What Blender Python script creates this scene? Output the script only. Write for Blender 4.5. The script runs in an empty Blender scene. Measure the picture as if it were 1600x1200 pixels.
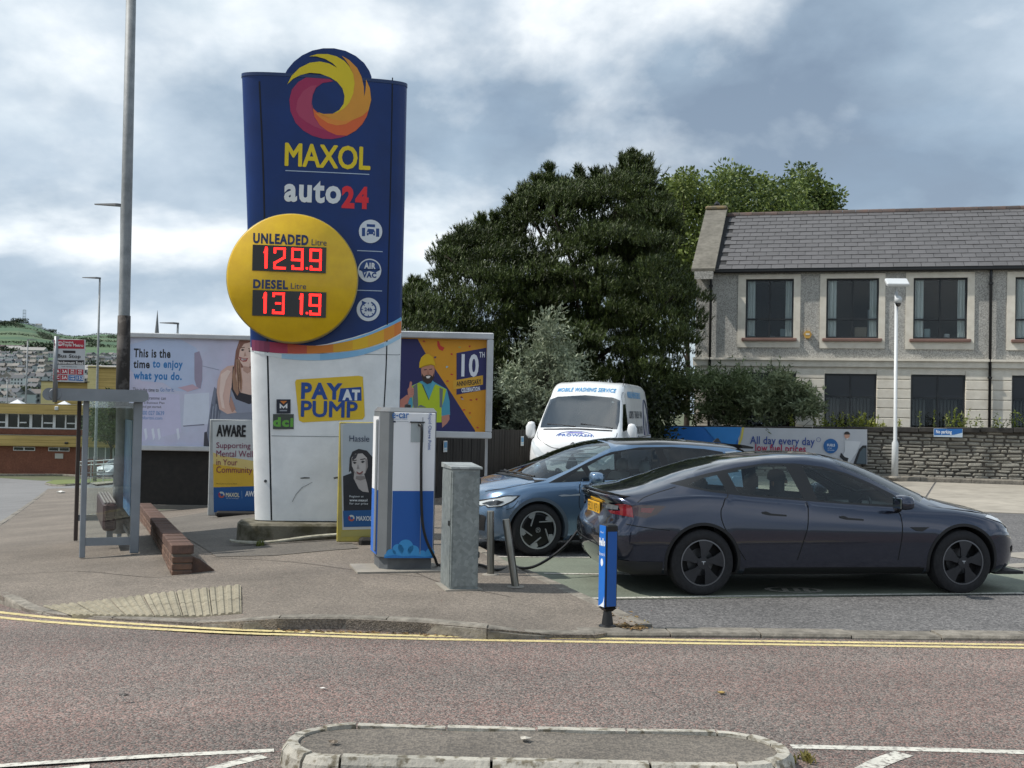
import bpy, bmesh, math, random
import numpy as np
from mathutils import Vector, Matrix
from mathutils.geometry import delaunay_2d_cdt
from math import sin, cos, pi, radians, atan2, hypot, sqrt
random.seed(7)
SC = bpy.context.scene
COL = SC.collection
# ------------------------------------------------------------------ camera
F, CX, CY, CAMH = 1800.0, 800.0, 600.0, 1.83
PITCH, ROLL = math.atan(40 / F), 0.020
_R0 = Vector((1, 0, 0)); _FW = Vector((0, cos(PITCH), sin(PITCH))); _U0 = Vector((0, -sin(PITCH), cos(PITCH)))
_R = cos(ROLL) * _R0 + sin(ROLL) * _U0
_U = -sin(ROLL) * _R0 + cos(ROLL) * _U0
CAM = Vector((0, 0, CAMH))
cd = bpy.data.cameras.new('camera'); cam = bpy.data.objects.new('camera', cd); COL.objects.link(cam)
cd.sensor_width = 36; cd.lens = F / 1600 * 36; cd.clip_start = 0.1; cd.clip_end = 8000
cam.matrix_world = Matrix(((_R.x, _U.x, -_FW.x, 0), (_R.y, _U.y, -_FW.y, 0), (_R.z, _U.z, -_FW.z, CAMH), (0, 0, 0, 1)))
SC.camera = cam
# ------------------------------------------------------------------ world, sun, exposure
SUN_DIR = Vector((-0.97, -0.03, 0.0)).normalized() * cos(radians(50)); SUN_DIR.z = sin(radians(50))
EXPO = 0.58
wd = bpy.data.worlds.new('World'); SC.world = wd; wd.use_nodes = True
def build_world():
    nt = wd.node_tree; N = nt.nodes; L = nt.links; N.clear()
    out = N.new('ShaderNodeOutputWorld')
    sky = N.new('ShaderNodeTexSky'); sky.sky_type = 'NISHITA'; sky.sun_disc = False
    sky.sun_elevation = math.asin(SUN_DIR.z); sky.sun_rotation = atan2(SUN_DIR.x, SUN_DIR.y)
    sky.air_density = 1.2; sky.dust_density = 1.0; sky.ozone_density = 1.5
    bg1 = N.new('ShaderNodeBackground'); bg1.inputs[1].default_value = 0.10
    L.new(sky.outputs[0], bg1.inputs[0])
    tc = N.new('ShaderNodeTexCoord'); sp = N.new('ShaderNodeSeparateXYZ'); L.new(tc.outputs['Generated'], sp.inputs[0])
    def M(op, a, b=None):
        n = N.new('ShaderNodeMath'); n.operation = op
        for i, q in enumerate((a, b)):
            if q is None: continue
            if isinstance(q, (int, float)): n.inputs[i].default_value = q
            else: L.new(q, n.inputs[i])
        return n.outputs[0]
    zz = M('ADD', M('MAXIMUM', sp.outputs[2], 0.0), 0.42)
    cb = N.new('ShaderNodeCombineXYZ'); L.new(M('DIVIDE', sp.outputs[0], zz), cb.inputs[0]); L.new(M('DIVIDE', sp.outputs[1], zz), cb.inputs[1])
    def noise(off, scale, detail, rough, dist):
        mp = N.new('ShaderNodeMapping'); mp.inputs['Location'].default_value = off; L.new(cb.outputs[0], mp.inputs[0])
        n = N.new('ShaderNodeTexNoise'); n.inputs['Scale'].default_value = scale; n.inputs['Detail'].default_value = detail
        n.inputs['Roughness'].default_value = rough; n.inputs['Distortion'].default_value = dist; L.new(mp.outputs[0], n.inputs['Vector']); return n.outputs['Fac']
    def ramp(fac, stops):
        r = N.new('ShaderNodeValToRGB'); e = r.color_ramp.elements
        while len(e) < len(stops): e.new(0.5)
        for q, (p, c) in zip(e, stops): q.position = p; q.color = (*c, 1)
        L.new(fac, r.inputs[0]); return r.outputs[0]
    big = noise((1.0, 6.0, 4.0), 1.25, 4, 0.5, 0.1); puff = noise((7.7, 2.2, 1.0), 3.4, 10, 0.55, 0.1); edge = noise((4.4, 3.2, 9.0), 2.3, 12, 0.52, 0.15)
    mixf = M('ADD', M('MULTIPLY', big, 0.6), M('MULTIPLY', puff, 0.4))
    soft = ramp(mixf, [(0.38, (0.145, 0.195, 0.265)), (0.46, (0.215, 0.28, 0.355)), (0.54, (0.33, 0.395, 0.465)), (0.62, (0.46, 0.52, 0.57))])
    mask = ramp(M('ADD', M('MULTIPLY', edge, 0.75), M('MULTIPLY', big, 0.25)), [(0.48, (0, 0, 0)), (0.515, (0.25, 0.25, 0.25)), (0.54, (0.5, 0.5, 0.5)), (0.57, (0.82, 0.82, 0.82)), (0.62, (1, 1, 1))])
    mw_ = N.new('ShaderNodeMix'); mw_.data_type = 'RGBA'; L.new(mask, mw_.inputs['Factor']); L.new(soft, mw_.inputs['A']); L.new(ramp(puff, [(0.38, (0.44, 0.50, 0.55)), (0.60, (0.70, 0.72, 0.73))]), mw_.inputs['B']); colr = mw_.outputs['Result']
    # paler towards the horizon where more cloud is looked through
    hz = ramp(sp.outputs[2], [(0.0, (1, 1, 1)), (0.16, (0.30, 0.30, 0.30)), (0.3, (0, 0, 0))])
    mx = N.new('ShaderNodeMix'); mx.data_type = 'RGBA'
    L.new(M('MULTIPLY', hz, 0.32), mx.inputs['Factor']); L.new(colr, mx.inputs['A']); mx.inputs['B'].default_value = (0.50, 0.58, 0.64, 1)
    bg2 = N.new('ShaderNodeBackground'); bg2.inputs[1].default_value = 1.12; L.new(mx.outputs['Result'], bg2.inputs[0])
    hole = ramp(noise((1.4, 8.0, 2.0), 1.5, 6, 0.55, 0.2), [(0.33, (0.7, 0.7, 0.7)), (0.47, (1, 1, 1))])
    ms = N.new('ShaderNodeMixShader'); L.new(hole, ms.inputs[0]); L.new(bg1.outputs[0], ms.inputs[1]); L.new(bg2.outputs[0], ms.inputs[2])
    L.new(ms.outputs[0], out.inputs[0])
build_world()
sl = bpy.data.lights.new('sun', 'SUN'); sl.energy = 3.1; sl.angle = radians(1.0); sl.color = (1.0, 0.95, 0.87)
so = bpy.data.objects.new('sun', sl); COL.objects.link(so); so.rotation_euler = SUN_DIR.to_track_quat('Z', 'Y').to_euler(); so.location = (-20, 5, 30)
vs = SC.view_settings; vs.view_transform = 'Standard'; vs.look = 'None'; vs.gamma = 1; vs.exposure = EXPO; vs.use_curve_mapping = False
SC.render.engine = 'CYCLES'
cy = SC.cycles; cy.use_denoising = True; cy.max_bounces = 7; cy.diffuse_bounces = 3; cy.glossy_bounces = 3; cy.transmission_bounces = 4; cy.transparent_max_bounces = 12
cy.sample_clamp_indirect = 4; cy.caustics_reflective = False; cy.caustics_refractive = False
# ------------------------------------------------------------------ pixels -> directions -> points
def ray(px, py): return _FW + ((px - CX) * _R - (py - CY) * _U) / F
def sst(t): t = min(1, max(0, t)); return t * t * (3 - 2 * t)
def G(x, y):
    a = max(0.0, -x - 1.6); a = min(a, 40.0)
    z = -0.075 * (a * a / (a + 0.8))
    if y > 15: z -= 0.028 * (min(y, 140) - 15) * sst((-x - 2) / 6)
    return max(z, -7.5)
def on_z(px, py, z):
    d = ray(px, py); t = (z - CAMH) / d.z; return CAM + d * t
def at_y(px, py, y):
    d = ray(px, py); return CAM + d * (y / d.y)
def ground(px, py, dz=0.0):
    d = ray(px, py); t0 = 3.0; t = 3.0
    while t < 400:
        p = CAM + d * t
        if p.z < G(p.x, p.y) + dz: break
        t0 = t; t *= 1.03
    for _ in range(30):
        tm = 0.5 * (t0 + t); p = CAM + d * tm
        if p.z < G(p.x, p.y) + dz: t = tm
        else: t0 = tm
    return CAM + d * t
class Plane:
    """vertical plane through a base point, turned by yaw; local x runs along it, local z up, it faces local -y"""
    def __init__(s, o, yaw):
        s.o = Vector(o); s.yaw = yaw; s.ex = Vector((cos(yaw), sin(yaw), 0)); s.ey = Vector((-sin(yaw), cos(yaw), 0))
    def uv(s, px, py, off=0.0):
        d = ray(px, py); t = ((s.o - CAM).dot(s.ey) + off) / d.dot(s.ey); p = CAM + d * t - s.o
        return (p.dot(s.ex), p.z)
    def poly(s, pts, off=0.0): return [s.uv(x, y, off) for x, y in pts]
# ------------------------------------------------------------------ materials
def lin(c):
    if isinstance(c, str):
        c = c.lstrip('#'); c = [int(c[i:i + 2], 16) / 255 for i in (0, 2, 4)]
        return tuple(((q + 0.055) / 1.055) ** 2.4 if q > 0.04045 else q / 12.92 for q in c)
    return tuple(c)
MATS = {}
def pm(name, base, rough=0.6, metal=0.0, c2=None, scale=6.0, lo=0.35, hi=0.65, bump=0.0, bscale=None, coat=0.0, dirt=0.12, dscale=0.9, spec=0.5, tex='noise', detail=5, emit=None, estr=0.0, island=0.0, stretch=None, rvar=0.0, trans=0.0):
    if name in MATS: return MATS[name]
    m = bpy.data.materials.new(name); m.use_nodes = True; nt = m.node_tree; N = nt.nodes; L = nt.links; b = N['Principled BSDF']
    base = lin(base); c2 = lin(c2) if c2 is not None else None
    tc = N.new('ShaderNodeTexCoord'); co = tc.outputs['Object']
    if stretch:
        mp = N.new('ShaderNodeMapping'); mp.inputs['Scale'].default_value = stretch; L.new(co, mp.inputs[0]); co = mp.outputs[0]
    def mixc(fac, A, B, mode='MIX'):
        n = N.new('ShaderNodeMix'); n.data_type = 'RGBA'; n.blend_type = mode
        for k, q in (('Factor', fac), ('A', A), ('B', B)):
            if isinstance(q, (int, float)): n.inputs[k].default_value = q
            elif isinstance(q, tuple): n.inputs[k].default_value = (*q, 1)
            else: L.new(q, n.inputs[k])
        return n.outputs['Result']
    def mr(v, a, b_, c, d):
        n = N.new('ShaderNodeMapRange'); n.inputs[1].default_value = a; n.inputs[2].default_value = b_; n.inputs[3].default_value = c; n.inputs[4].default_value = d; L.new(v, n.inputs[0]); return n.outputs[0]
    col = base; fine = None
    if c2 is not None or bump:
        if tex == 'voronoi':
            t = N.new('ShaderNodeTexVoronoi'); t.inputs['Scale'].default_value = scale; L.new(co, t.inputs['Vector'])
            s3 = N.new('ShaderNodeSeparateColor'); L.new(t.outputs['Color'], s3.inputs[0]); fine = s3.outputs[0]; hgt = t.outputs['Distance']
        else:
            t = N.new('ShaderNodeTexNoise'); t.inputs['Scale'].default_value = scale; t.inputs['Detail'].default_value = detail; t.inputs['Roughness'].default_value = 0.6
            L.new(co, t.inputs['Vector']); fine = t.outputs['Fac']; hgt = fine
    if c2 is not None: col = mixc(mr(fine, lo, hi, 0, 1), base, c2)
    if dirt:
        d = N.new('ShaderNodeTexNoise'); d.inputs['Scale'].default_value = dscale; d.inputs['Detail'].default_value = 6; d.inputs['Roughness'].default_value = 0.65; L.new(tc.outputs['Object'], d.inputs['Vector'])
        v = mr(d.outputs['Fac'], 0.3, 0.7, 1 - dirt, 1 + dirt * 0.6)
        cc = N.new('ShaderNodeCombineColor')
        for i in range(3): L.new(v, cc.inputs[i])
        col = mixc(1.0, col, cc.outputs[0], 'MULTIPLY')
        if rvar: L.new(mr(d.outputs['Fac'], 0.3, 0.7, rough - rvar, rough + rvar), b.inputs['Roughness'])
    if island:
        g = N.new('ShaderNodeNewGeometry'); oi = N.new('ShaderNodeObjectInfo')
        ad = N.new('ShaderNodeMath'); ad.operation = 'ADD'; L.new(g.outputs['Random Per Island'], ad.inputs[0]); L.new(oi.outputs['Random'], ad.inputs[1])
        fr = N.new('ShaderNodeMath'); fr.operation = 'FRACT'; L.new(ad.outputs[0], fr.inputs[0])
        v = mr(fr.outputs[0], 0, 1, 1 - island, 1 + island)
        cc = N.new('ShaderNodeCombineColor')
        for i in range(3): L.new(v, cc.inputs[i])
        col = mixc(1.0, col, cc.outputs[0], 'MULTIPLY')
    if isinstance(col, tuple): b.inputs['Base Color'].default_value = (*col, 1)
    else: L.new(col, b.inputs['Base Color'])
    if not (rvar and dirt): b.inputs['Roughness'].default_value = rough
    b.inputs['Metallic'].default_value = metal; b.inputs['Specular IOR Level'].default_value = spec; b.inputs['Coat Weight'].default_value = coat; b.inputs['Coat Roughness'].default_value = 0.04
    if trans: b.inputs['Transmission Weight'].default_value = trans
    if bump:
        bn = N.new('ShaderNodeBump'); bn.inputs['Strength'].default_value = bump; bn.inputs['Distance'].default_value = 0.01
        if bscale:
            t2 = N.new('ShaderNodeTexNoise'); t2.inputs['Scale'].default_value = bscale; t2.inputs['Detail'].default_value = 4; L.new(co, t2.inputs['Vector']); hgt = t2.outputs['Fac']
        L.new(hgt, bn.inputs['Height']); L.new(bn.outputs[0], b.inputs['Normal'])
    if emit is not None: b.inputs['Emission Color'].default_value = (*lin(emit), 1); b.inputs['Emission Strength'].default_value = estr
    MATS[name] = m; return m
def glass(name, tint=(0.8, 0.85, 0.85), refl=1.0, rough=0.0):
    if name in MATS: return MATS[name]
    m = bpy.data.materials.new(name); m.use_nodes = True; nt = m.node_tree; N = nt.nodes; L = nt.links; N.clear()
    o = N.new('ShaderNodeOutputMaterial'); t = N.new('ShaderNodeBsdfTransparent'); t.inputs[0].default_value = (*tint, 1)
    g = N.new('ShaderNodeBsdfGlossy'); g.inputs['Roughness'].default_value = rough; g.inputs[0].default_value = (0.95, 0.98, 1, 1)
    fr = N.new('ShaderNodeFresnel'); fr.inputs[0].default_value = 1.5
    ml = N.new('ShaderNodeMath'); ml.operation = 'MULTIPLY'; ml.inputs[1].default_value = refl; ml.use_clamp = True; L.new(fr.outputs[0], ml.inputs[0])
    ms = N.new('ShaderNodeMixShader'); L.new(ml.outputs[0], ms.inputs[0]); L.new(t.outputs[0], ms.inputs[1]); L.new(g.outputs[0], ms.inputs[2]); L.new(ms.outputs[0], o.inputs[0])
    MATS[name] = m; return m
def leafmat(name, c_dark, c_light, trans=0.25, rough=0.55):
    if name in MATS: return MATS[name]
    m = bpy.data.materials.new(name); m.use_nodes = True; nt = m.node_tree; N = nt.nodes; L = nt.links; b = N['Principled BSDF']
    g = N.new('ShaderNodeNewGeometry'); r = N.new('ShaderNodeMix'); r.data_type = 'RGBA'
    L.new(g.outputs['Random Per Island'], r.inputs['Factor']); r.inputs['A'].default_value = (*lin(c_dark), 1); r.inputs['B'].default_value = (*lin(c_light), 1)
    tc = N.new('ShaderNodeTexCoord'); nz = N.new('ShaderNodeTexNoise'); nz.inputs['Scale'].default_value = 0.7; L.new(tc.outputs['Object'], nz.inputs['Vector'])
    mp = N.new('ShaderNodeMapRange'); mp.inputs[1].default_value = 0.3; mp.inputs[2].default_value = 0.7; mp.inputs[3].default_value = 0.7; mp.inputs[4].default_value = 1.25; L.new(nz.outputs['Fac'], mp.inputs[0])
    hs = N.new('ShaderNodeHueSaturation'); L.new(r.outputs['Result'], hs.inputs['Color']); L.new(mp.outputs[0], hs.inputs['Value'])
    L.new(hs.outputs[0], b.inputs['Base Color']); b.inputs['Roughness'].default_value = rough; b.inputs['Specular IOR Level'].default_value = 0.35
    if trans:
        o = [n for n in N if n.type == 'OUTPUT_MATERIAL'][0]; tr = N.new('ShaderNodeBsdfTranslucent'); L.new(hs.outputs[0], tr.inputs[0])
        ms = N.new('ShaderNodeMixShader'); ms.inputs[0].default_value = trans; L.new(b.outputs[0], ms.inputs[1]); L.new(tr.outputs[0], ms.inputs[2]); L.new(ms.outputs[0], o.inputs[0])
    MATS[name] = m; return m
def flat(c, rough=0.5, dirt=0.06):
    """print colour for flat lettering and posters"""
    key = 'print_%s_%s' % (c if isinstance(c, str) else '_'.join('%.3f' % q for q in c), rough)
    return pm(key, c, rough, dirt=dirt, dscale=2.5)
# ------------------------------------------------------------------ mesh building
def link(name, me, parent=None):
    o = bpy.data.objects.new(name, me); COL.objects.link(o)
    if parent is not None: o.parent = parent
    return o
class MB:
    def __init__(s): s.v = []; s.f = []; s.m = []
    def add(s, vs_, fs, mi=0):
        n = len(s.v); s.v += [tuple(p) for p in vs_]; s.f += [tuple(i + n for i in q) for q in fs]; s.m += [mi] * len(fs); return s
    def box(s, c, d, rz=0.0, mi=0, rx=0.0, ry=0.0):
        hx, hy, hz = d[0] / 2, d[1] / 2, d[2] / 2
        P = [Vector((x, y, z)) for z in (-hz, hz) for x, y in ((-hx, -hy), (hx, -hy), (hx, hy), (-hx, hy))]
        if rx or ry or rz:
            R = Matrix.Rotation(rz, 3, 'Z') @ Matrix.Rotation(ry, 3, 'Y') @ Matrix.Rotation(rx, 3, 'X'); P = [R @ p for p in P]
        return s.add([p + Vector(c) for p in P], [(3, 2, 1, 0), (4, 5, 6, 7), (0, 1, 5, 4), (1, 2, 6, 5), (2, 3, 7, 6), (3, 0, 4, 7)], mi)
    def bbox(s, c, d, bev, rz=0.0, mi=0):
        """box with chamfered edges"""
        hx, hy, hz = d[0] / 2, d[1] / 2, d[2] / 2; bev = min(bev, hx * .9, hy * .9, hz * .9)
        rings = []
        for z, k in ((-hz, bev), (-hz + bev, 0), (hz - bev, 0), (hz, bev)):
            X, Y = hx - k, hy - k; q = bev
            rings.append([(X - q, -Y), (X, -Y + q), (X, Y - q), (X - q, Y), (-X + q, Y), (-X, Y - q), (-X, -Y + q), (-X + q, -Y)])
        vs_ = []; c_, s_ = cos(rz), sin(rz)
        for r, z in zip(rings, (-hz, -hz + bev, hz - bev, hz)): vs_ += [(c[0] + x * c_ - y * s_, c[1] + x * s_ + y * c_, c[2] + z) for x, y in r]
        fs = [tuple(range(7, -1, -1)), tuple(range(24, 32))]
        for k in range(3):
            for i in range(8): j = (i + 1) % 8; fs.append((k * 8 + i, k * 8 + j, k * 8 + 8 + j, k * 8 + 8 + i))
        return s.add(vs_, fs, mi)
    def prism(s, poly, y0, y1, mi=0):
        """polygon in local x,z pushed from y0 (front) to y1"""
        n = len(poly)
        if sum(poly[i][0] * poly[(i + 1) % n][1] - poly[(i + 1) % n][0] * poly[i][1] for i in range(n)) < 0: poly = poly[::-1]
        vs_ = [(x, y0, z) for x, z in poly] + [(x, y1, z) for x, z in poly]
        fs = [tuple(range(n)), tuple(range(2 * n - 1, n - 1, -1))] + [(i, n + i, n + (i + 1) % n, (i + 1) % n) for i in range(n)]
        return s.add(vs_, fs, mi)
    def slab(s, poly, z0, z1, mi=0):
        n = len(poly)
        if sum(poly[i][0] * poly[(i + 1) % n][1] - poly[(i + 1) % n][0] * poly[i][1] for i in range(n)) < 0: poly = poly[::-1]
        vs_ = [(x, y, z0) for x, y in poly] + [(x, y, z1) for x, y in poly]
        fs = [tuple(range(n - 1, -1, -1)), tuple(range(n, 2 * n))] + [(i, (i + 1) % n, n + (i + 1) % n, n + i) for i in range(n)]
        return s.add(vs_, fs, mi)
    def tube(s, path, rad, seg=10, mi=0, caps=True):
        path = [Vector(p) for p in path]; n = len(path); rads = rad if isinstance(rad, (list, tuple)) else [rad] * n
        T = [(path[min(i + 1, n - 1)] - path[max(i - 1, 0)]).normalized() for i in range(n)]
        ref = Vector((0, 0, 1)) if abs(T[0].z) < 0.9 else Vector((1, 0, 0)); A = T[0].cross(ref).normalized(); vs_ = []
        for i in range(n):
            A = (A - T[i] * A.dot(T[i])).normalized(); B = T[i].cross(A)
            vs_ += [path[i] + (A * cos(2 * pi * k / seg) + B * sin(2 * pi * k / seg)) * rads[i] for k in range(seg)]
        fs = [(i * seg + k, i * seg + (k + 1) % seg, (i + 1) * seg + (k + 1) % seg, (i + 1) * seg + k) for i in range(n - 1) for k in range(seg)]
        if caps: fs += [tuple(range(seg - 1, -1, -1)), tuple(range((n - 1) * seg, n * seg))]
        return s.add(vs_, fs, mi)
    def lathe(s, prof, seg=24, axis='z', c=(0, 0, 0), mi=0, closed=False, caps=True):
        """prof: (r, h) pairs"""
        vs_ = []
        for r, h in prof:
            for k in range(seg):
                a = 2 * pi * k / seg; x, y = r * cos(a), r * sin(a)
                vs_.append({'z': (c[0] + x, c[1] + y, c[2] + h), 'y': (c[0] + x, c[1] + h, c[2] - y), 'x': (c[0] + h, c[1] + x, c[2] + y)}[axis])
        n = len(prof); R = range(n if closed else n - 1)
        fs = [(i * seg + k, i * seg + (k + 1) % seg, ((i + 1) % n) * seg + (k + 1) % seg, ((i + 1) % n) * seg + k) for i in R for k in range(seg)]
        if not closed and caps:
            if prof[0][0] > 1e-6: fs.append(tuple(range(seg - 1, -1, -1)))
            if prof[-1][0] > 1e-6: fs.append(tuple(range((n - 1) * seg, n * seg)))
        return s.add(vs_, fs, mi)
    def sheet(s, poly, y, mi=0):
        """flat polygon (x,z) facing -y"""
        n = len(poly)
        if sum(poly[i][0] * poly[(i + 1) % n][1] - poly[(i + 1) % n][0] * poly[i][1] for i in range(n)) < 0: poly = poly[::-1]
        return s.add([(x, y, z) for x, z in poly], [tuple(range(n))], mi)
    def build(s, name, mats, parent=None, smooth=False, angle=None):
        me = bpy.data.meshes.new(name); me.from_pydata(s.v, [], s.f)
        for m in (mats if isinstance(mats, (list, tuple)) else [mats]): me.materials.append(m)
        if any(s.m): me.polygons.foreach_set('material_index', s.m)
        if smooth or angle:
            me.shade_smooth()
            if angle: me.set_sharp_from_angle(angle=radians(angle))
        me.update(); return link(name, me, parent)
def thing(name, label, cat, loc=(0, 0, 0), rz=0.0, group=None, kind=None):
    o = bpy.data.objects.new(name, None); COL.objects.link(o); o.location = loc; o.rotation_euler = (0, 0, rz); o.empty_display_size = 0.2
    return tag(o, label, cat, group, kind)
def tag(o, label=None, cat=None, group=None, kind=None):
    if label: o['label'] = label
    if cat: o['category'] = cat
    if group: o['group'] = group
    if kind: o['kind'] = kind
    return o
def structure(o): o['kind'] = 'structure'; return o
def circle(cx, cz, r, n=28, a0=0.0, a1=2 * pi, ry=None):
    full = abs(a1 - a0 - 2 * pi) < 1e-6
    return [(cx + r * cos(a0 + (a1 - a0) * i / (n if full else n - 1)), cz + (ry or r) * sin(a0 + (a1 - a0) * i / (n if full else n - 1))) for i in range(n)]
def rrect(x0, z0, x1, z1, r, n=5):
    P = []
    for cx, cz, a in ((x1 - r, z0 + r, -pi / 2), (x1 - r, z1 - r, 0), (x0 + r, z1 - r, pi / 2), (x0 + r, z0 + r, pi)):
        P += [(cx + r * cos(a + pi / 2 * i / n), cz + r * sin(a + pi / 2 * i / n)) for i in range(n + 1)]
    return P
def smooth_path(pts, n=6):
    P = [Vector(p) for p in pts]; out = []
    for i in range(len(P) - 1):
        a, b, c, d = P[max(i - 1, 0)], P[i], P[i + 1], P[min(i + 2, len(P) - 1)]
        for k in range(n):
            t = k / n; out.append(0.5 * ((2 * b) + (c - a) * t + (2 * a - 5 * b + 4 * c - d) * t * t + (3 * b - a - 3 * c + d) * t ** 3))
    out.append(P[-1]); return out
_TXT = {}
def text_geo(s, bold, shear=0.0, mono=None, lead=1.0, align='LEFT'):
    k = (s, bold, shear, lead, align)
    if k not in _TXT:
        cu = bpy.data.curves.new('t', 'FONT'); cu.body = s; cu.size = 1; cu.offset = bold; cu.shear = shear; cu.resolution_u = 3; cu.fill_mode = 'FRONT'; cu.space_line = lead; cu.align_x = align
        cu.space_character = 1.0 + bold * 3.4
        ob = bpy.data.objects.new('t', cu); COL.objects.link(ob); dg = bpy.context.evaluated_depsgraph_get(); me = bpy.data.meshes.new_from_object(ob.evaluated_get(dg))
        V = [tuple(v.co) for v in me.vertices]; Fc = [tuple(p.vertices) for p in me.polygons]
        bpy.data.objects.remove(ob); bpy.data.curves.remove(cu); bpy.data.meshes.remove(me)
        xs = [v[0] for v in V]; ys = [v[1] for v in V]; _TXT[k] = (V, Fc, min(xs), max(xs), min(ys), max(ys))
    return _TXT[k]
def text(parent, s, x0, z0, x1, z1, mat, y=-0.004, bold=0.0, name='lettering', shear=0.0, rot=0.0, lead=1.0, fn=None, align='LEFT'):
    """lettering fitted into the local rectangle x0..x1, z0..z1; rot turns it about its centre"""
    fake = bold if (bold and fn is None and any(q in 'MW' for q in s)) else 0.0
    V, Fc, a, b, c, d = text_geo(s, 0.0 if fake else bold, shear, None, lead, align); mb = MB(); cxx, czz = (x0 + x1) / 2, (z0 + z1) / 2; P = []
    for v in V:
        u = ((v[0] - a) / (b - a) - .5) * (x1 - x0); w = ((v[1] - c) / (d - c) - .5) * (z1 - z0)
        X, Z = cxx + u * cos(rot) - w * sin(rot), czz + u * sin(rot) + w * cos(rot)
        P.append(fn(X, Z) if fn else (X, y, Z))
    mb.add(P, Fc)
    if fake:
        e = fake * (z1 - z0) * .8
        for q, (dx, dz) in enumerate(((-e, 0), (e, 0), (0, -e), (0, e), (-e * .7, -e * .7), (e * .7, e * .7), (-e * .7, e * .7), (e * .7, -e * .7))): mb.add([(p[0] + dx, p[1] - .0003 * (q + 1), p[2] + dz) for p in P], Fc)
    return mb.build(name, mat, parent)
def ptext(parent, pl, s, px0, py0, px1, py1, mat, y=-0.004, bold=0.0, name='lettering', **k):
    mx, my = (px0 + px1) / 2, (py0 + py1) / 2
    x0, x1 = pl.uv(px0, my, y)[0], pl.uv(px1, my, y)[0]; z1, z0 = pl.uv(mx, py0, y)[1], pl.uv(mx, py1, y)[1]
    return text(parent, s, x0, z0, x1, z1, mat, y, bold, name, **k)
class Print:
    """flat coloured shapes laid over one another on a panel, one mesh"""
    def __init__(s, pl, y0=-0.003, dy=0.0012): s.pl = pl; s.mb = MB(); s.mats = []; s.y = y0; s.dy = dy
    def px(s, pts, c, layer=0, ox=0, oy=0, k=1.0):
        y = s.y - s.dy * layer; return s.loc([s.pl.uv(ox + x * k, oy + yy * k, y) for x, yy in pts], c, layer)
    def loc(s, pts, c, layer=0):
        m = c if not isinstance(c, (str, tuple)) else flat(c)
        if m not in s.mats: s.mats.append(m)
        s.mb.sheet(pts, s.y - s.dy * layer, s.mats.index(m)); return s
    def build(s, parent, name='print'): return s.mb.build(name, s.mats, parent)
# ------------------------------------------------------------------ draped sheets
def inside(p, poly):
    x, y = p; r = False; n = len(poly); j = n - 1
    for i in range(n):
        xi, yi = poly[i]; xj, yj = poly[j]
        if (yi > y) != (yj > y) and x < (xj - xi) * (y - yi) / (yj - yi) + xi: r = not r
        j = i
    return r
def drape(name, poly, off, mat, step=1.2, thick=0.0, parent=None):
    pts = [Vector((x, y)) for x, y in poly]; n = len(pts)
    den = []
    for i in range(n):
        a, b = pts[i], pts[(i + 1) % n]; k = max(1, int((b - a).length / step)); den += [a.lerp(b, q / k) for q in range(k)]
    xs = [p.x for p in pts]; ys = [p.y for p in pts]; dp = [(p.x, p.y) for p in den]
    inn = []
    nx = max(1, int((max(xs) - min(xs)) / step)); ny = max(1, int((max(ys) - min(ys)) / step))
    for i in range(nx):
        for j in range(ny):
            q = (min(xs) + (i + .5 + .01 * (j % 3)) * (max(xs) - min(xs)) / nx, min(ys) + (j + .5 + .01 * (i % 3)) * (max(ys) - min(ys)) / ny)
            if inside(q, dp): inn.append(Vector(q))
    N_ = len(den); V, E, Fc, *_ = delaunay_2d_cdt(den + inn, [(i, (i + 1) % N_) for i in range(N_)], [], 1, 1e-5)
    mb = MB(); o_ = off if callable(off) else (lambda x, y: off)
    mb.add([(v.x, v.y, G(v.x, v.y) + o_(v.x, v.y)) for v in V], [tuple(f) for f in Fc])
    if thick:
        m = len(den); mb.add([(p.x, p.y, G(p.x, p.y) + o_(p.x, p.y)) for p in den] + [(p.x, p.y, G(p.x, p.y) + o_(p.x, p.y) - thick) for p in den], [(m + i, m + (i + 1) % m, (i + 1) % m, i) for i in range(m)])
    return mb.build(name, mat, parent)
def gpx(pts): return [tuple(ground(x, y)[:2]) for x, y in pts]
# ================================================================== ground, roads, pavements
X_A, X_B = ground(70, 955).x, ground(300, 966).x
X_C, X_D = ground(820, 985).x, ground(905, 990).x
KERBY = [tuple(ground(x, y)[:2]) for x, y in ((-70, 900), (0, 938), (90, 957), (302, 969), (433, 972), (660, 980), (860, 991), (1000, 991), (1700, 999))]
def kerb_y(x):
    for (x0, y0), (x1, y1) in zip(KERBY, KERBY[1:]):
        if x <= x1: return y0 + (y1 - y0) * (x - x0) / (x1 - x0)
    return KERBY[-1][1]
def PAV(x, y):
    near = 1 - sst((y - kerb_y(x)) / 1.5)
    drop = sst((x - X_A + .8) / .8) * (1 - sst((x - X_B) / .9))
    drop2 = sst((x - X_C + .3) / max(.3, X_D - X_C))
    return 0.088 - 0.073 * near * max(drop, 0) - 0.053 * drop2 * (1 - sst((y - kerb_y(x)) / 2.2))
def pav(px, py): return ground(px, py, 0.088)
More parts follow.
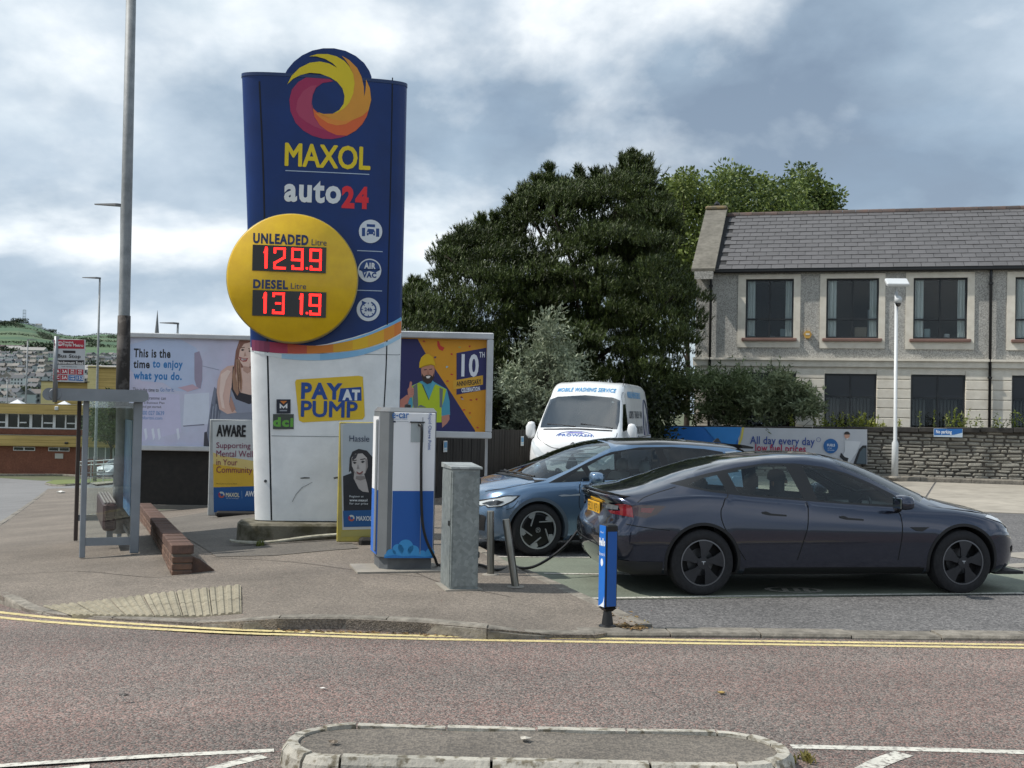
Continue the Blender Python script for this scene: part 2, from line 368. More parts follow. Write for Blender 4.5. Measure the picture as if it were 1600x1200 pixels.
def chip_road():
    m = bpy.data.materials.new('red_chip_asphalt'); m.use_nodes = True; N = m.node_tree.nodes; L = m.node_tree.links; b = N['Principled BSDF']; tc = N.new('ShaderNodeTexCoord'); co = tc.outputs['Object']
    def noise(scale, detail, stretch=None, rough=.6):
        q = co
        if stretch: mp = N.new('ShaderNodeMapping'); mp.inputs['Scale'].default_value = stretch; L.new(co, mp.inputs[0]); q = mp.outputs[0]
        n = N.new('ShaderNodeTexNoise'); n.inputs['Scale'].default_value = scale; n.inputs['Detail'].default_value = detail; n.inputs['Roughness'].default_value = rough; L.new(q, n.inputs['Vector']); return n.outputs['Fac']
    def mr(v, a, b_, c, d): n = N.new('ShaderNodeMapRange'); [setattr(n.inputs[i], 'default_value', q) for i, q in ((1, a), (2, b_), (3, c), (4, d))]; L.new(v, n.inputs[0]); return n.outputs[0]
    def mix(f, A, B, mode='MIX'):
        n = N.new('ShaderNodeMix'); n.data_type = 'RGBA'; n.blend_type = mode
        for k, q in (('Factor', f), ('A', A), ('B', B)):
            if isinstance(q, (int, float)): n.inputs[k].default_value = q
            elif isinstance(q, tuple): n.inputs[k].default_value = (*q, 1)
            else: L.new(q, n.inputs[k])
        return n.outputs['Result']
    v = N.new('ShaderNodeTexVoronoi'); v.inputs['Scale'].default_value = 88; L.new(co, v.inputs['Vector']); s = N.new('ShaderNodeSeparateColor'); L.new(v.outputs['Color'], s.inputs[0])
    grey = mix(mr(s.outputs[0], .1, .95, 0, 1), lin('#474340'), lin('#8c827b')); red = mix(mr(s.outputs[0], .1, .95, 0, 1), lin('#50413d'), lin('#997d74'))
    sel = N.new('ShaderNodeMath'); sel.operation = 'GREATER_THAN'; L.new(s.outputs[1], sel.inputs[0]); L.new(mr(noise(.55, 5), .35, .68, .86, .36), sel.inputs[1])
    c = mix(sel.outputs[0], grey, red)
    for val in (mr(noise(1.0, 5, (.07, .9, 1)), .32, .68, .80, 1.14), mr(noise(.35, 6), .3, .7, .86, 1.10), mr(noise(7, 3), .3, .7, .92, 1.06)):
        cc = N.new('ShaderNodeCombineColor'); [L.new(val, cc.inputs[i]) for i in range(3)]; c = mix(1.0, c, cc.outputs[0], 'MULTIPLY')
    L.new(c, b.inputs['Base Color']); b.inputs['Roughness'].default_value = .8; bn = N.new('ShaderNodeBump'); bn.inputs['Strength'].default_value = .9; bn.inputs['Distance'].default_value = .008; L.new(v.outputs['Distance'], bn.inputs['Height']); bn.invert = True; L.new(bn.outputs[0], b.inputs['Normal']); return m
m_road = chip_road()
m_side = pm('grey_asphalt', '#6a6a6b', 0.85, c2='#7d7c7b', scale=60, bump=0.3, tex='voronoi', dirt=0.2, dscale=0.4)
m_fore = pm('coarse_grey_asphalt', '#4e4d4d', 0.85, c2='#7b7978', scale=55, lo=0.3, hi=1.0, bump=0.6, tex='voronoi', dirt=0.2, dscale=0.7)
m_green = pm('green_bay_paint', '#626a5d', 0.8, c2='#777d6f', scale=40, bump=0.4, dirt=0.3, dscale=1.1)
m_pave = pm('pavement_asphalt', '#625b53', 0.88, c2='#897f74', scale=80, lo=.2, hi=1.0, bump=0.5, tex='voronoi', dirt=0.32, dscale=0.6)
m_conc = pm('pale_concrete', '#9b958a', 0.85, c2='#87827a', scale=3, bump=0.15, bscale=60, dirt=0.18, dscale=0.6)
m_kerb = pm('kerb_concrete', '#8a847a', 0.85, c2='#6b665d', scale=14, bump=0.5, bscale=50, dirt=0.35, dscale=4, island=0.12)
m_wpaint = pm('worn_white_paint', '#c4c2b8', 0.75, c2='#736d68', scale=30, lo=.50, hi=.66, dirt=0.2, dscale=5, bump=.2)
m_ypaint = pm('yellow_line_paint', '#cbbb86', 0.78, c2='#837862', scale=26, lo=.52, hi=.68, dirt=0.2, dscale=4)
m_earth = pm('earth', '#5b5747', 0.9, c2='#4c5a33', scale=0.6, dirt=0.3)
m_grass = pm('grass_ground', '#71773f', 0.9, c2='#55652f', scale=7, bump=.5, dirt=0.3)
def big_ground():
    xs = [-3500, -1500, -700, -300, -150, -90, -60] + list(np.arange(-45, 46, 3.0)) + [60, 90, 150, 300, 700, 1500, 3500]
    ys = [-300, -80, -30] + list(np.arange(-12, 60, 3.0)) + [70, 85, 100, 120, 140, 180, 260, 400, 700, 1500, 3500]
    mb = MB(); nx = len(xs); mb.add([(x, y, G(x, y) - 0.07) for y in ys for x in xs], [(j * nx + i, j * nx + i + 1, (j + 1) * nx + i + 1, (j + 1) * nx + i) for j in range(len(ys) - 1) for i in range(nx - 1)])
    structure(mb.build('ground', m_earth))
big_ground()
structure(drape('road', [(-60, -8), (40, -8), (40, 10.6), (-4.6, 12.6), (-9, 14), (-60, 14)], 0.0, m_road, 1.5))
SIDE = gpx([(-420, 742), (-100, 741), (205, 746)]) + [tuple(ground(205, 790)[:2])] + gpx([(60, 800), (0, 850), (-90, 900), (-420, 905)])
structure(drape('side_road', SIDE, 0.006, m_side, 2.0))
BAYEDGE = [(1000, 986), (950, 964), (880, 936), (820, 909), (780, 891), (745, 871), (700, 848)]
BE = gpx(BAYEDGE)
front = [tuple(ground(x, y, .088 if 420 < x < 800 else (.07 if 370 < x < 800 else .035))[:2]) for x, y in ((-70, 900), (-40, 925), (0, 938), (40, 950), (90, 957), (200, 964), (302, 970), (376, 970), (433, 967), (540, 967), (660, 973), (760, 982), (860, 991), (930, 992))]
back = [(-1.1, 20.5), (-1.5, 27), (-9.2, 27.0)] + gpx([(205, 764), (75, 766), (60, 779), (0, 826), (-50, 856), (-80, 880)])
PAVE_POLY = front + BE + back
pavement = structure(drape('pavement', PAVE_POLY, PAV, m_pave, 0.5, 0.14))
# dark tarmac patch beside the totem and behind the brick wall
structure(drape('tarmac_patch', gpx([(232, 822), (330, 806), (400, 815), (520, 838), (560, 868), (430, 880), (338, 882), (300, 856)]), lambda x, y: PAV(x, y) + .006, pm('dark_tarmac', '#5b5752', .9, c2='#6d675f', scale=60, bump=.3, tex='voronoi', dirt=.25), 0.5))
FORE = BE[:] + [(-1.1, 20.5), (-1.5, 48), (45, 48), (45, 10.2)] + gpx([(1900, 993), (1600, 990), (1300, 989), (1000, 988)])
structure(drape('forecourt', FORE, 0.02, m_fore, 1.6))
structure(drape('charging_bay', gpx([(924, 941), (1300, 936), (1590, 932), (1640, 905), (1500, 870), (1000, 872), (800, 873.5), (758, 874), (800, 898), (850, 921), (900, 938)]), 0.025, m_green, 1.0))
def ribbon(name, pts, w, off, mat, parent=None, n=5):
    P = smooth_path([(x, y, 0) for x, y in pts], n); L_, R_ = [], []
    for i, p in enumerate(P):
        t = (P[min(i + 1, len(P) - 1)] - P[max(i - 1, 0)]).normalized(); q = Vector((-t.y, t.x, 0)) * w / 2; L_.append(p + q); R_.append(p - q)
    o_ = off if callable(off) else (lambda x, y: off)
    mb = MB(); m = len(P); mb.add([(p.x, p.y, G(p.x, p.y) + o_(p.x, p.y)) for p in R_ + L_], [(i, i + 1, m + i + 1, m + i) for i in range(m - 1)])
    return structure(mb.build(name, mat, parent))
ribbon('bay_line', gpx([(922, 939.5), (1260, 934.5), (1600, 931)]), .075, .03, m_wpaint)
ribbon('bay_line', gpx([(850, 900), (940, 901), (1060, 902)]), .07, .03, m_wpaint)
ribbon('bay_line', gpx([(752, 873.5), (860, 874), (1000, 875)]), .07, .03, m_wpaint)
Y1 = [(-160, 938), (0, 957), (100, 967), (240, 977), (400, 985.5), (560, 991), (700, 994.5), (900, 997.5), (1150, 1001.5), (1400, 1005), (1750, 1010)]
Y2 = [(-160, 947), (0, 965), (100, 974), (240, 983), (400, 990.5), (560, 996), (700, 999.5), (900, 1003), (1150, 1006.5), (1400, 1010), (1750, 1015)]
ribbon('yellow_line', gpx(Y1), .072, .003, m_ypaint, n=10); ribbon('yellow_line', gpx(Y2), .072, .003, m_ypaint, n=10)
ribbon('road_line', gpx([(-200, 1211), (0, 1197), (240, 1182), (428, 1173)]), .06, .003, m_wpaint)
ribbon('road_line', gpx([(300, 1212), (350, 1197), (412, 1182)]), .075, .003, m_wpaint)
ribbon('road_line', gpx([(-40, 1222), (60, 1208), (140, 1198)]), .07, .003, m_wpaint)
ribbon('road_line', gpx([(1236, 1167), (1420, 1171), (1600, 1176), (1800, 1182)]), .075, .003, m_wpaint)
ribbon('road_line', gpx([(1340, 1212), (1372, 1193), (1412, 1178)]), .11, .0035, m_wpaint)
# painted symbol in the bay
def bay_symbol():
    mb = MB(); c = ground(1240, 926); n = 28
    ring = [(c.x + r * cos(2 * pi * i / n) * 1.0, c.y + r * sin(2 * pi * i / n) * .62) for r in (.30, .24) for i in range(n)]
    mb.add([(x, y, G(x, y) + .031) for x, y in ring], [(i, (i + 1) % n, n + (i + 1) % n, n + i) for i in range(n)])
    for dx in (-.1, .02, .12): mb.add([(c.x + dx + a, c.y + b, G(c.x, c.y) + .031) for a, b in ((-.03, -.1), (.03, -.1), (.05, .1), (-.01, .1))], [(0, 1, 2, 3)])
    structure(mb.build('bay_symbol', m_wpaint))
bay_symbol()
# --- kerbs, stone by stone
def kerb_run(root, pts, width, length, top, base=-0.05, bev=0.02, mat=None, gap=0.012, seed=1):
    rnd = random.Random(seed); P = smooth_path([(x, y, 0) for x, y in pts], 12); acc = [0.0]
    for a, b in zip(P, P[1:]): acc.append(acc[-1] + (b - a).length)
    def at(s):
        for i in range(len(acc) - 1):
            if s <= acc[i + 1]: return P[i].lerp(P[i + 1], (s - acc[i]) / max(1e-9, acc[i + 1] - acc[i]))
        return P[-1]
    n = max(1, round(acc[-1] / length))
    for k in range(n):
        s0, s1 = acc[-1] * k / n + gap / 2, acc[-1] * (k + 1) / n - gap / 2; mb = MB(); rings = []; jit = rnd.uniform(-.006, .006); ln = rnd.uniform(-.012, .012)
        for q in range(4):
            p = at(s0 + (s1 - s0) * q / 3); t = (at(s0 + (s1 - s0) * q / 3 + .03) - at(s0 + (s1 - s0) * q / 3 - .03)).normalized(); nr = Vector((-t.y, t.x, 0)); g = G(p.x, p.y)
            o = ln * (q / 3 - .5)
            h = (top(p.x, p.y) if callable(top) else top) + jit
            rings.append([(p + nr * (a + o)).to_tuple()[:2] + (g + z,) for a, z in ((0, base), (0.004, h - bev), (bev, h), (width - .004, h + .002), (width, base))])
        vs_ = [v for r in rings for v in r]; fs = [(i * 5 + j, i * 5 + j + 1, i * 5 + 5 + j + 1, i * 5 + 5 + j) for i in range(3) for j in range(4)] + [(4, 3, 2, 1, 0), (15, 16, 17, 18, 19)]
        fs = [tuple(reversed(f)) for f in fs]
        mb.add(vs_, fs).build('kerb_stone', mat or m_kerb, root)
kerb = structure(thing('kerb', None, None))
fk = front[6:]
kerb_run(kerb, fk, .135, .88, lambda x, y: PAV(x, y) + .012, seed=3, bev=.025)
kerb_run(kerb, front[:7], .13, .9, lambda x, y: PAV(x, y) + .006, seed=4)
kerb_run(kerb, gpx([(905, 996), (1150, 997), (1400, 1000), (1750, 1004)]), .24, .78, .035, seed=5)
kerb_run(kerb, [(x - .02, y) for x, y in BE[::-1]], .14, .9, lambda x, y: max(PAV(x, y) + .004, .045), seed=6)
kerb_run(kerb, gpx([(-100, 884), (-60, 862), (0, 829), (60, 783), (73, 771)]), .13, .95, lambda x, y: .095, seed=7)
# --- tactile ribbed slabs
def tactile():
    root = structure(thing('tactile_paving', None, None)); q = [Vector((*ground(x, y, .03)[:2], 0)) for x, y in ((112, 961), (378, 964), (377, 925), (66, 947))]
    m = pm('tactile_concrete', '#99927f', .9, c2='#827b6a', scale=20, bump=.3, bscale=80, dirt=.25, dscale=3, island=.06); nc, nr = 6, 2
    def B(u, v): p = q[0].lerp(q[1], u).lerp(q[3].lerp(q[2], u), v); return Vector((p.x, p.y, G(p.x, p.y) + PAV(p.x, p.y) + .012))
    for i in range(nc):
        for j in range(nr):
            mb = MB(); prof = [];
            for k in range(4):
                for f, z in ((.06, 0), (.22, .012), (.62, .012), (.80, 0)): prof.append(((k + f) / 4, z))
            prof = [(0.015, 0)] + prof + [(.985, 0)]; vs_ = []
            for v in (.012, .988):
                for f, z in prof: vs_.append(B((i + f) / nc, (j + v) / nr) + Vector((0, 0, z)))
            for v in (.012, .988):
                for f in (prof[0][0], prof[-1][0]): vs_.append(B((i + f) / nc, (j + v) / nr) - Vector((0, 0, .05)))
            n = len(prof); mb.add(vs_, [(k, k + 1, n + k + 1, n + k) for k in range(n - 1)] + [tuple([2 * n] + [2 * n + 1] + list(range(n - 1, -1, -1)))])
            mb.build('tactile_slab', m, root)
tactile()
m_seamt = pm('tarmac_seam', '#4a443e', .95, c2='#5d564e', scale=9, dirt=.2)
for pts, w in (([(0, 912), (120, 905), (240, 915), (330, 905)], .012), ([(330, 883), (450, 890), (560, 905), (660, 915)], .012), ([(600, 897), (640, 905), (690, 925), (760, 940), (840, 955)], .012)): ribbon('tarmac_seam', gpx(pts), w, lambda x, y: PAV(x, y) + .004, m_seamt)
# --- traffic island
def island():
    root = thing('traffic_island', 'long low traffic island with worn white painted kerb stones in the road', 'traffic island', (0, 0, 0))
    zt = .10; yb = on_z(800, 1133, zt).y; yf = on_z(820, 1194, zt).y; xl = on_z(432, 1168, zt).x; xr = on_z(1240, 1172, zt).x
    r = (yb - yf) / 2; yc = (yb + yf) / 2; kw = .085
    m_is = pm('island_kerb_paint', '#aaa69b', .8, c2='#6f6858', scale=16, lo=.50, hi=.62, bump=.6, bscale=45, dirt=.35, dscale=5, island=.07)
    m_it = pm('island_tarmac', '#5d5852', .92, c2='#746d64', scale=70, bump=.5, tex='voronoi', dirt=.3, dscale=1.5)
    def pt(s, off, Lx):   # s runs round the stadium: 0..Lx along the back, then the right cap, front, left cap
        R = r - off; cap = pi * r
        if s < Lx: return (xl + r + s, yc + R)
        s -= Lx
        if s < cap: a = pi / 2 - s / r; return (xr - r + R * cos(a), yc + R * sin(a))
        s -= cap
        if s < Lx: return (xr - r - s, yc - R)
        s -= Lx; a = -pi / 2 - s / r; return (xl + r + R * cos(a), yc + R * sin(a))
    Lx = (xr - xl) - 2 * r; tot = 2 * Lx + 2 * pi * r; cuts = [0]
    nb = 4; nc = 5
    for k in range(1, nb + 1): cuts.append(Lx * k / nb)
    for k in range(1, nc + 1): cuts.append(Lx + pi * r * k / nc)
    for k in (.22, .62, 1): cuts.append(Lx + pi * r + Lx * k)
    for k in range(1, nc + 1): cuts.append(2 * Lx + pi * r + pi * r * k / nc)
    rnd = random.Random(4)
    for a, b in zip(cuts, cuts[1:]):
        mb = MB(); n = 6; g = .007; vs_ = []; j = rnd.uniform(-.006, .008); lift = rnd.uniform(-.01, .01)
        for i in range(n):
            s = a + g + (b - a - 2 * g) * i / (n - 1)
            for off, z in ((-.012 + j, -.04), (.004 + j, zt - .03), (.028 + j, zt + .003), (kw, zt + .004), (kw, zt - .06)): x, y = pt(s, off, Lx); vs_.append((x, y, z + lift * i / n))
        fs = [(i * 5 + k, i * 5 + k + 1, i * 5 + 6 + k, i * 5 + 5 + k) for i in range(n - 1) for k in range(4)] + [(4, 3, 2, 1, 0), tuple((n - 1) * 5 + k for k in range(5))]
        mb.add(vs_, fs).build('kerb_stone', m_is, root)
    P = [pt(tot * i / 80, kw - .01, Lx) for i in range(80)]; mb = MB(); mb.add([(x, y, zt - .012 + .004 * sin(9 * x)) for x, y in P], [tuple(range(79, -1, -1))]); mb.build('tarmac_top', m_it, root)
    return zt
ISL_Z = island()
# --- litter and debris
def scatter_debris():
    rnd = random.Random(11); mb = MB()
    runs = [((430, 986), (640, 991), 90, 2.5), ((650, 992), (860, 997), 90, 2.5), ((960, 985), (1010, 990), 110, 7), ((930, 955), (990, 975), 80, 8), ((300, 975), (430, 980), 30, 3), ((880, 940), (930, 965), 40, 5)]
    for a, b, n, sp in runs:
        for _ in range(n):
            t = rnd.random(); p = ground(a[0] + (b[0] - a[0]) * t + rnd.gauss(0, 6), a[1] + (b[1] - a[1]) * t + rnd.gauss(0, sp * .35)); z = G(p.x, p.y) + (.005 if p.x < ground(870, 970).x else .045)
            an = rnd.uniform(0, 6.28); L_ = rnd.uniform(.01, .035); w = L_ * rnd.uniform(.25, .5)
            mb.add([(p.x + L_ * cos(an), p.y + L_ * sin(an), z), (p.x - w * sin(an), p.y + w * cos(an), z + rnd.uniform(.002, .012)), (p.x - L_ * cos(an), p.y - L_ * sin(an), z), (p.x + w * sin(an), p.y - w * cos(an), z + rnd.uniform(.0, .008))], [(0, 1, 2, 3)])
    o = mb.build('leaf_litter', pm('dry_leaf', '#8a6f45', .9, c2='#5d4a30', scale=5, island=.35)); tag(o, 'scattered dry leaves and grit along the kerb gutter', 'leaf litter', kind='stuff')
    spec = [(820, 1155, 'crumpled pale drink wrapper lying on the traffic island', '#b8b2a6', .035, ISL_Z, 'wrapper'), (522, 1160, 'small brown scrap lying at the left end of the traffic island', '#6a5d4e', .03, ISL_Z, 'scrap'), (194, 1087, 'dark flattened scrap on the red road', '#2c2826', .03, .008, 'scrap'), (1128, 1083, 'dry yellow leaf lying alone on the red road', '#a58a4c', .03, .008, 'leaf'), (505, 1076, 'white paper scrap on the red road', '#d8d4cc', .022, .008, 'scrap'), (217, 772, 'crumpled white paper on pavement at the side road corner', '#dedbd4', .22, .11, 'litter'), (285 - 190, 770, 'flat white sheet of litter at the side road corner', '#dedbd4', .2, .11, 'litter')]
    for k, (x, y, lab, c, s, dz, cat) in enumerate(spec):
        p = on_z(x, y, dz) if y > 1000 else ground(x, y, dz); rr = random.Random(k); mb = MB(); n = 9
        top = [(s * cos(6.28 * i / n) * rr.uniform(.6, 1.2), s * sin(6.28 * i / n) * rr.uniform(.4, .8), s * rr.uniform(.05, .4)) for i in range(n)]
        mb.add([(0, 0, s * .5)] + top + [(x_ * .8, y_ * .8, 0.001) for x_, y_, _ in top], [(0, 1 + i, 1 + (i + 1) % n) for i in range(n)] + [(1 + i, 1 + n + i, 1 + n + (i + 1) % n, 1 + (i + 1) % n) for i in range(n)])
        o = mb.build('litter', flat(c)); o.location = (p.x, p.y, p.z); tag(o, lab, cat)
scatter_debris()
def weeds(name, label, cat, pts, h, n, c1, c2, spread=.12, seed=1):
    rnd = random.Random(seed); mb = MB(); base = Vector(pts[0])
    for p in pts:
        for _ in range(n):
            a = rnd.uniform(0, 6.28); L_ = h * rnd.uniform(.4, 1.1); w = .006 + .008 * rnd.random(); o = Vector(p) - base + Vector((rnd.gauss(0, spread), rnd.gauss(0, spread * .6), 0)); le = rnd.uniform(.2, .8)
            d = Vector((cos(a), sin(a), 0)); s = Vector((-sin(a), cos(a), 0)) * w; m = o + d * L_ * le * .4 + Vector((0, 0, L_ * .6)); t = o + d * L_ * le + Vector((0, 0, L_))
            mb.add([o - s, o + s, m + s, t, m - s], [(0, 1, 2, 3, 4)])
    o = mb.build(name, leafmat(name + '_leaf_' + c1, c1, c2)); o.location = base; return tag(o, label, cat)
weeds('weed_tuft', 'small dry weed tuft growing against the right end of the traffic island', 'weed', [on_z(1250, 1192, 0), on_z(1258, 1186, 0)], .05, 16, '#6d6a35', '#9a8f52', .035, 2)
weeds('weed_tuft', 'low yellowed weeds at the foot of the slim blue post', 'weed', [ground(925, 957), ground(975, 968), ground(990, 975)], .05, 40, '#7f7440', '#b0a060', .06, 3)
weeds('weed_tuft', 'tiny green weed growing from the totem plinth crack', 'weed', [pav(402, 854)], .09, 18, '#55602f', '#7c8444', .03, 5)
# ================================================================== price totem
BLUE, NAVY, YEL = '#05306f', '#12305f', '#e2b90c'
def totem():
    base = pav(462, 846); dd = .42
    yaw = radians(8.6); front_pt = at_y(512, 820, base.y + .30); zt0 = base.z
    o = Vector((front_pt.x, front_pt.y, zt0)); pl = Plane(o, yaw)
    # plinth
    pr = thing('sign_plinth', 'weathered grey concrete plinth with rounded end under the tall fuel price sign', 'plinth', o, yaw)
    x0 = pl.uv(366, 840, -.30)[0]; x1 = pl.uv(640, 840, -.30)[0]; hz = .235
    m_pl = pm('plinth_concrete', '#6f6a5c', .92, c2='#45412f', scale=5, lo=.42, hi=.62, bump=.7, bscale=35, dirt=.35, dscale=3)
    def outline(g):
        rx = .34; ye0, ye1 = -.30 - g, .62 + g; P = [(x1, ye0), (x1, ye1)]; cyy = (ye0 + ye1) / 2; ry = (ye1 - ye0) / 2
        P += [(x0 - g + rx + rx * cos(a), cyy + ry * sin(a)) for a in [pi / 2 + pi * i / 18 for i in range(19)]]; return P
    mb = MB(); A, B, C_, D_ = outline(.0), outline(.012), outline(.0), outline(-.03); n = len(A)
    mb.add([(x, y, -.06) for x, y in B] + [(x, y, hz - .03) for x, y in A] + [(x, y, hz) for x, y in D_], [(k * n + i, k * n + (i + 1) % n, (k + 1) * n + (i + 1) % n, (k + 1) * n + i) for k in range(2) for i in range(n)] + [tuple(range(2 * n, 3 * n))])
    mb.build('concrete_block', m_pl, pr, angle=30)
    mb = MB(); P = smooth_path([(x0 - .06, -.27, .02), (x0 + .1, -.40, .015), (x0 + .45, -.45, .02), (x0 + 1.0, -.42, .09), (x0 + 1.45, -.37, .12)], 5)
    vs_ = []
    for p in P: vs_ += [(p.x, p.y - .03, p.z), (p.x, p.y + .03, p.z + .012), (p.x, p.y + .03, p.z - .008), (p.x, p.y - .03, p.z - .02)]
    mb.add(vs_, [(i * 4 + k, i * 4 + (k + 1) % 4, i * 4 + 4 + (k + 1) % 4, i * 4 + 4 + k) for i in range(len(P) - 1) for k in range(4)]); mb.build('peeling_edge_strip', pm('edge_strip', '#a5a294', .7, c2='#7d7a6a', scale=12, dirt=.3), pr)
    # body
    t = thing('price_totem', 'tall blue and white fuel price totem with round yellow price disc and swirl emblem', 'price sign', o, yaw)
    ztop = pl.uv(500, 119)[1]; zbot = pl.uv(480, 814)[1]
    Lz = [(pl.uv(377, 127)[1], pl.uv(376.5, 127)[0]), (pl.uv(385, 330)[1], pl.uv(384, 330)[0]), (pl.uv(390, 540)[1], pl.uv(389.5, 540)[0]), (pl.uv(397, 813)[1], pl.uv(396.5, 813)[0])]
    Rz = [(pl.uv(637, 120)[1], pl.uv(637.5, 120)[0]), (pl.uv(634, 300)[1], pl.uv(634, 300)[0]), (pl.uv(628, 535)[1], pl.uv(628, 535)[0]), (pl.uv(621, 813)[1], pl.uv(621, 813)[0])]
    def edge(T, z):
        T = sorted(T); return float(np.interp(z, [a for a, _ in T], [b for _, b in T])) if T[0][0] <= z <= T[-1][0] else (T[0][1] + (z - T[0][0]) * (T[1][1] - T[0][1]) / (T[1][0] - T[0][0]) if z < T[0][0] else T[-1][1] + (z - T[-1][0]) * (T[-1][1] - T[-2][1]) / (T[-1][0] - T[-2][0]))
    def sec(z):   # closed ring, superellipse with a flat front
        a, b = edge(Lz, z), edge(Rz, z); c, h = (a + b) / 2, (b - a) / 2; ring = []
        for i in range(56):
            th = 2 * pi * i / 56 - pi / 2; cx_, sy_ = cos(th), sin(th); e = 2 / 4.2
            ring.append((c + h * abs(cx_) ** e * (1 if cx_ >= 0 else -1), dd / 2 + dd / 2 * abs(sy_) ** (2 / 2.6) * (1 if sy_ >= 0 else -1)))
        return ring
    def surf(x, z):   # y of the front skin
        a, b = edge(Lz, z), edge(Rz, z); c, h = (a + b) / 2, (b - a) / 2; u = min(1, abs(x - c) / h); s_ = (1 - u ** 4.2) ** (1 / 4.2); return dd / 2 - dd / 2 * s_ ** (4.2 / 2.6 * 1.0) if u < 1 else dd / 2
    bl = [(380, 541), (425, 545), (480, 543), (530, 534), (580, 518), (628, 496), (660, 480)]
    bxz = [pl.uv(*q) for q in bl]
    def zb(x): return float(np.interp(x, [q[0] for q in bxz], [q[1] for q in bxz]))
    m_blue = pm('totem_blue', BLUE, .38, c2='#042a62', scale=1.2, dirt=.12, coat=0, rvar=.06, spec=.35)
    m_white = pm('totem_white', '#e9ebec', .42, c2='#dee1e3', scale=2.5, dirt=.14, dscale=1.6, rvar=.08)
    def loft(fz0, fz1, name, m, nz=16, cap=None):
        mb = MB(); R = []
        ref = sec((zbot + ztop) / 2)
        for k in range(nz + 1):
            r_ = []
            for i in range(56):
                z = fz0(ref[i][0]) + (fz1(ref[i][0]) - fz0(ref[i][0])) * k / nz; x, y = sec(z)[i]; z = fz0(x) + (fz1(x) - fz0(x)) * k / nz; r_.append((x, y, z))
            R.append(r_)
        vs_ = [v for r in R for v in r]; fs = [(k * 56 + i, k * 56 + (i + 1) % 56, (k + 1) * 56 + (i + 1) % 56, (k + 1) * 56 + i) for k in range(nz) for i in range(56)]
        fs += [tuple(range(55, -1, -1)), tuple(range(nz * 56, nz * 56 + 56))]
        return mb.add(vs_, fs).build(name, m, t, angle=40)
    loft(lambda x: zbot, lambda x: zb(x), 'lower_body', m_white, 12); loft(lambda x: zb(x), lambda x: ztop, 'upper_body', m_blue, 14)
    # rim cap and arch head
    mb = MB(); a, b = sec(ztop), sec(ztop); cx_ = (edge(Lz, ztop) + edge(Rz, ztop)) / 2
    A = [(cx_ + (x - cx_) * 1.006, .5 * dd + (y - .5 * dd) * 1.03) for x, y in a]; mb.add([(x, y, ztop - .03) for x, y in A] + [(x, y, ztop + .015) for x, y in A], [(i, (i + 1) % 56, 56 + (i + 1) % 56, 56 + i) for i in range(56)] + [tuple(range(56, 112)), tuple(range(55, -1, -1))]); mb.build('rim_cap', pm('totem_rim', '#12305f', .4), t, angle=40)
    arch = [(442, 125)] + [(442 + 0, 121), (449, 108), (459, 96), (472, 86), (488, 78.5), (505, 75), (522, 75), (540, 79), (556, 87), (569, 98), (577, 110), (580.5, 119), (581, 126)]
    mb = MB(); mb.prism([pl.uv(*q) for q in arch + [(581, 140), (442, 140)]], .01, dd - .05); mb.build('arch_head', m_blue, t)
    foot = MB(); foot.box((.0, dd * .5, (zbot + hz) / 2), (pl.uv(600, 815)[0] - pl.uv(415, 815)[0] - .05, dd * .6, zbot - hz + .02)); foot.build('base_gap', pm('dark_gap', '#15130f', .95), t)
    # seams
    m_seam = pm('seam', '#0c1420', .8, dirt=0)
    def line(name, pts, w, m, dy=.004, n=14):
        P = smooth_path([(x, 0, z) for x, z in pts], n); mb = MB(); vs_ = []
        for i, p in enumerate(P):
            tt = (P[min(i + 1, len(P) - 1)] - P[max(i - 1, 0)]).normalized(); q = Vector((-tt.z, 0, tt.x)) * w / 2
            for s_ in (-1, 1): x, z = p.x + s_ * q.x, p.z + s_ * q.z; vs_.append((x, surf(x, z) - dy, z))
        mb.add(vs_, [(2 * i, 2 * i + 1, 2 * i + 3, 2 * i + 2) for i in range(len(P) - 1)]); return mb.build(name, m, t)
    line('panel_seam', [pl.uv(*q) for q in ((405, 126), (411, 262), (415, 430), (418, 560), (424, 813))], .022, m_seam)
    line('panel_seam', [pl.uv(*q) for q in ((613.5, 120), (611, 262), (607, 430), (604, 560), (600, 640))], .016, m_seam)
    for q in ([(391, 548), (450, 551), (604, 554), (626, 553)], [(424, 681), (500, 682), (600, 683)]): line('panel_seam', [pl.uv(*k) for k in q], .008, pm('seam_pale', '#80868a', .8, dirt=0))
    def band(name, top, bot, cols, dy):
        mb = MB(); n = len(top); N_ = 30; mats = []
        def cr(P, u):
            xs = np.linspace(0, 1, len(P)); return (float(np.interp(u, xs, [p[0] for p in P])), float(np.interp(u, xs, [p[1] for p in P])))
        T_ = [(v.x, v.z) for v in smooth_path([(p[0], 0, p[1]) for p in [pl.uv(*q) for q in top]], 8)]; B_ = [(v.x, v.z) for v in smooth_path([(p[0], 0, p[1]) for p in [pl.uv(*q) for q in bot]], 8)]
        vs_ = [];
        for i in range(N_ + 1):
            for P in (T_, B_): x, z = cr(P, i / N_); vs_.append((x, surf(x, z) - dy, z))
        fs = [(2 * i + 1, 2 * i + 3, 2 * i + 2, 2 * i) for i in range(N_)]; mb.add(vs_, fs)
        for i in range(N_): mb.m[i] = min(len(cols) - 1, int(i / N_ * len(cols)))
        return mb.build(name, [flat(c) for c in cols], t)
    band('swoosh_band', [(392, 541), (440, 544), (500, 541), (560, 526), (600, 510), (628, 494)], [(392, 543), (440, 549), (500, 548), (560, 535), (600, 521), (628, 507)], ['#cfd8de', '#a9cbe0', '#8fc0e2', '#7db6df', '#6fb0dd'], .005)
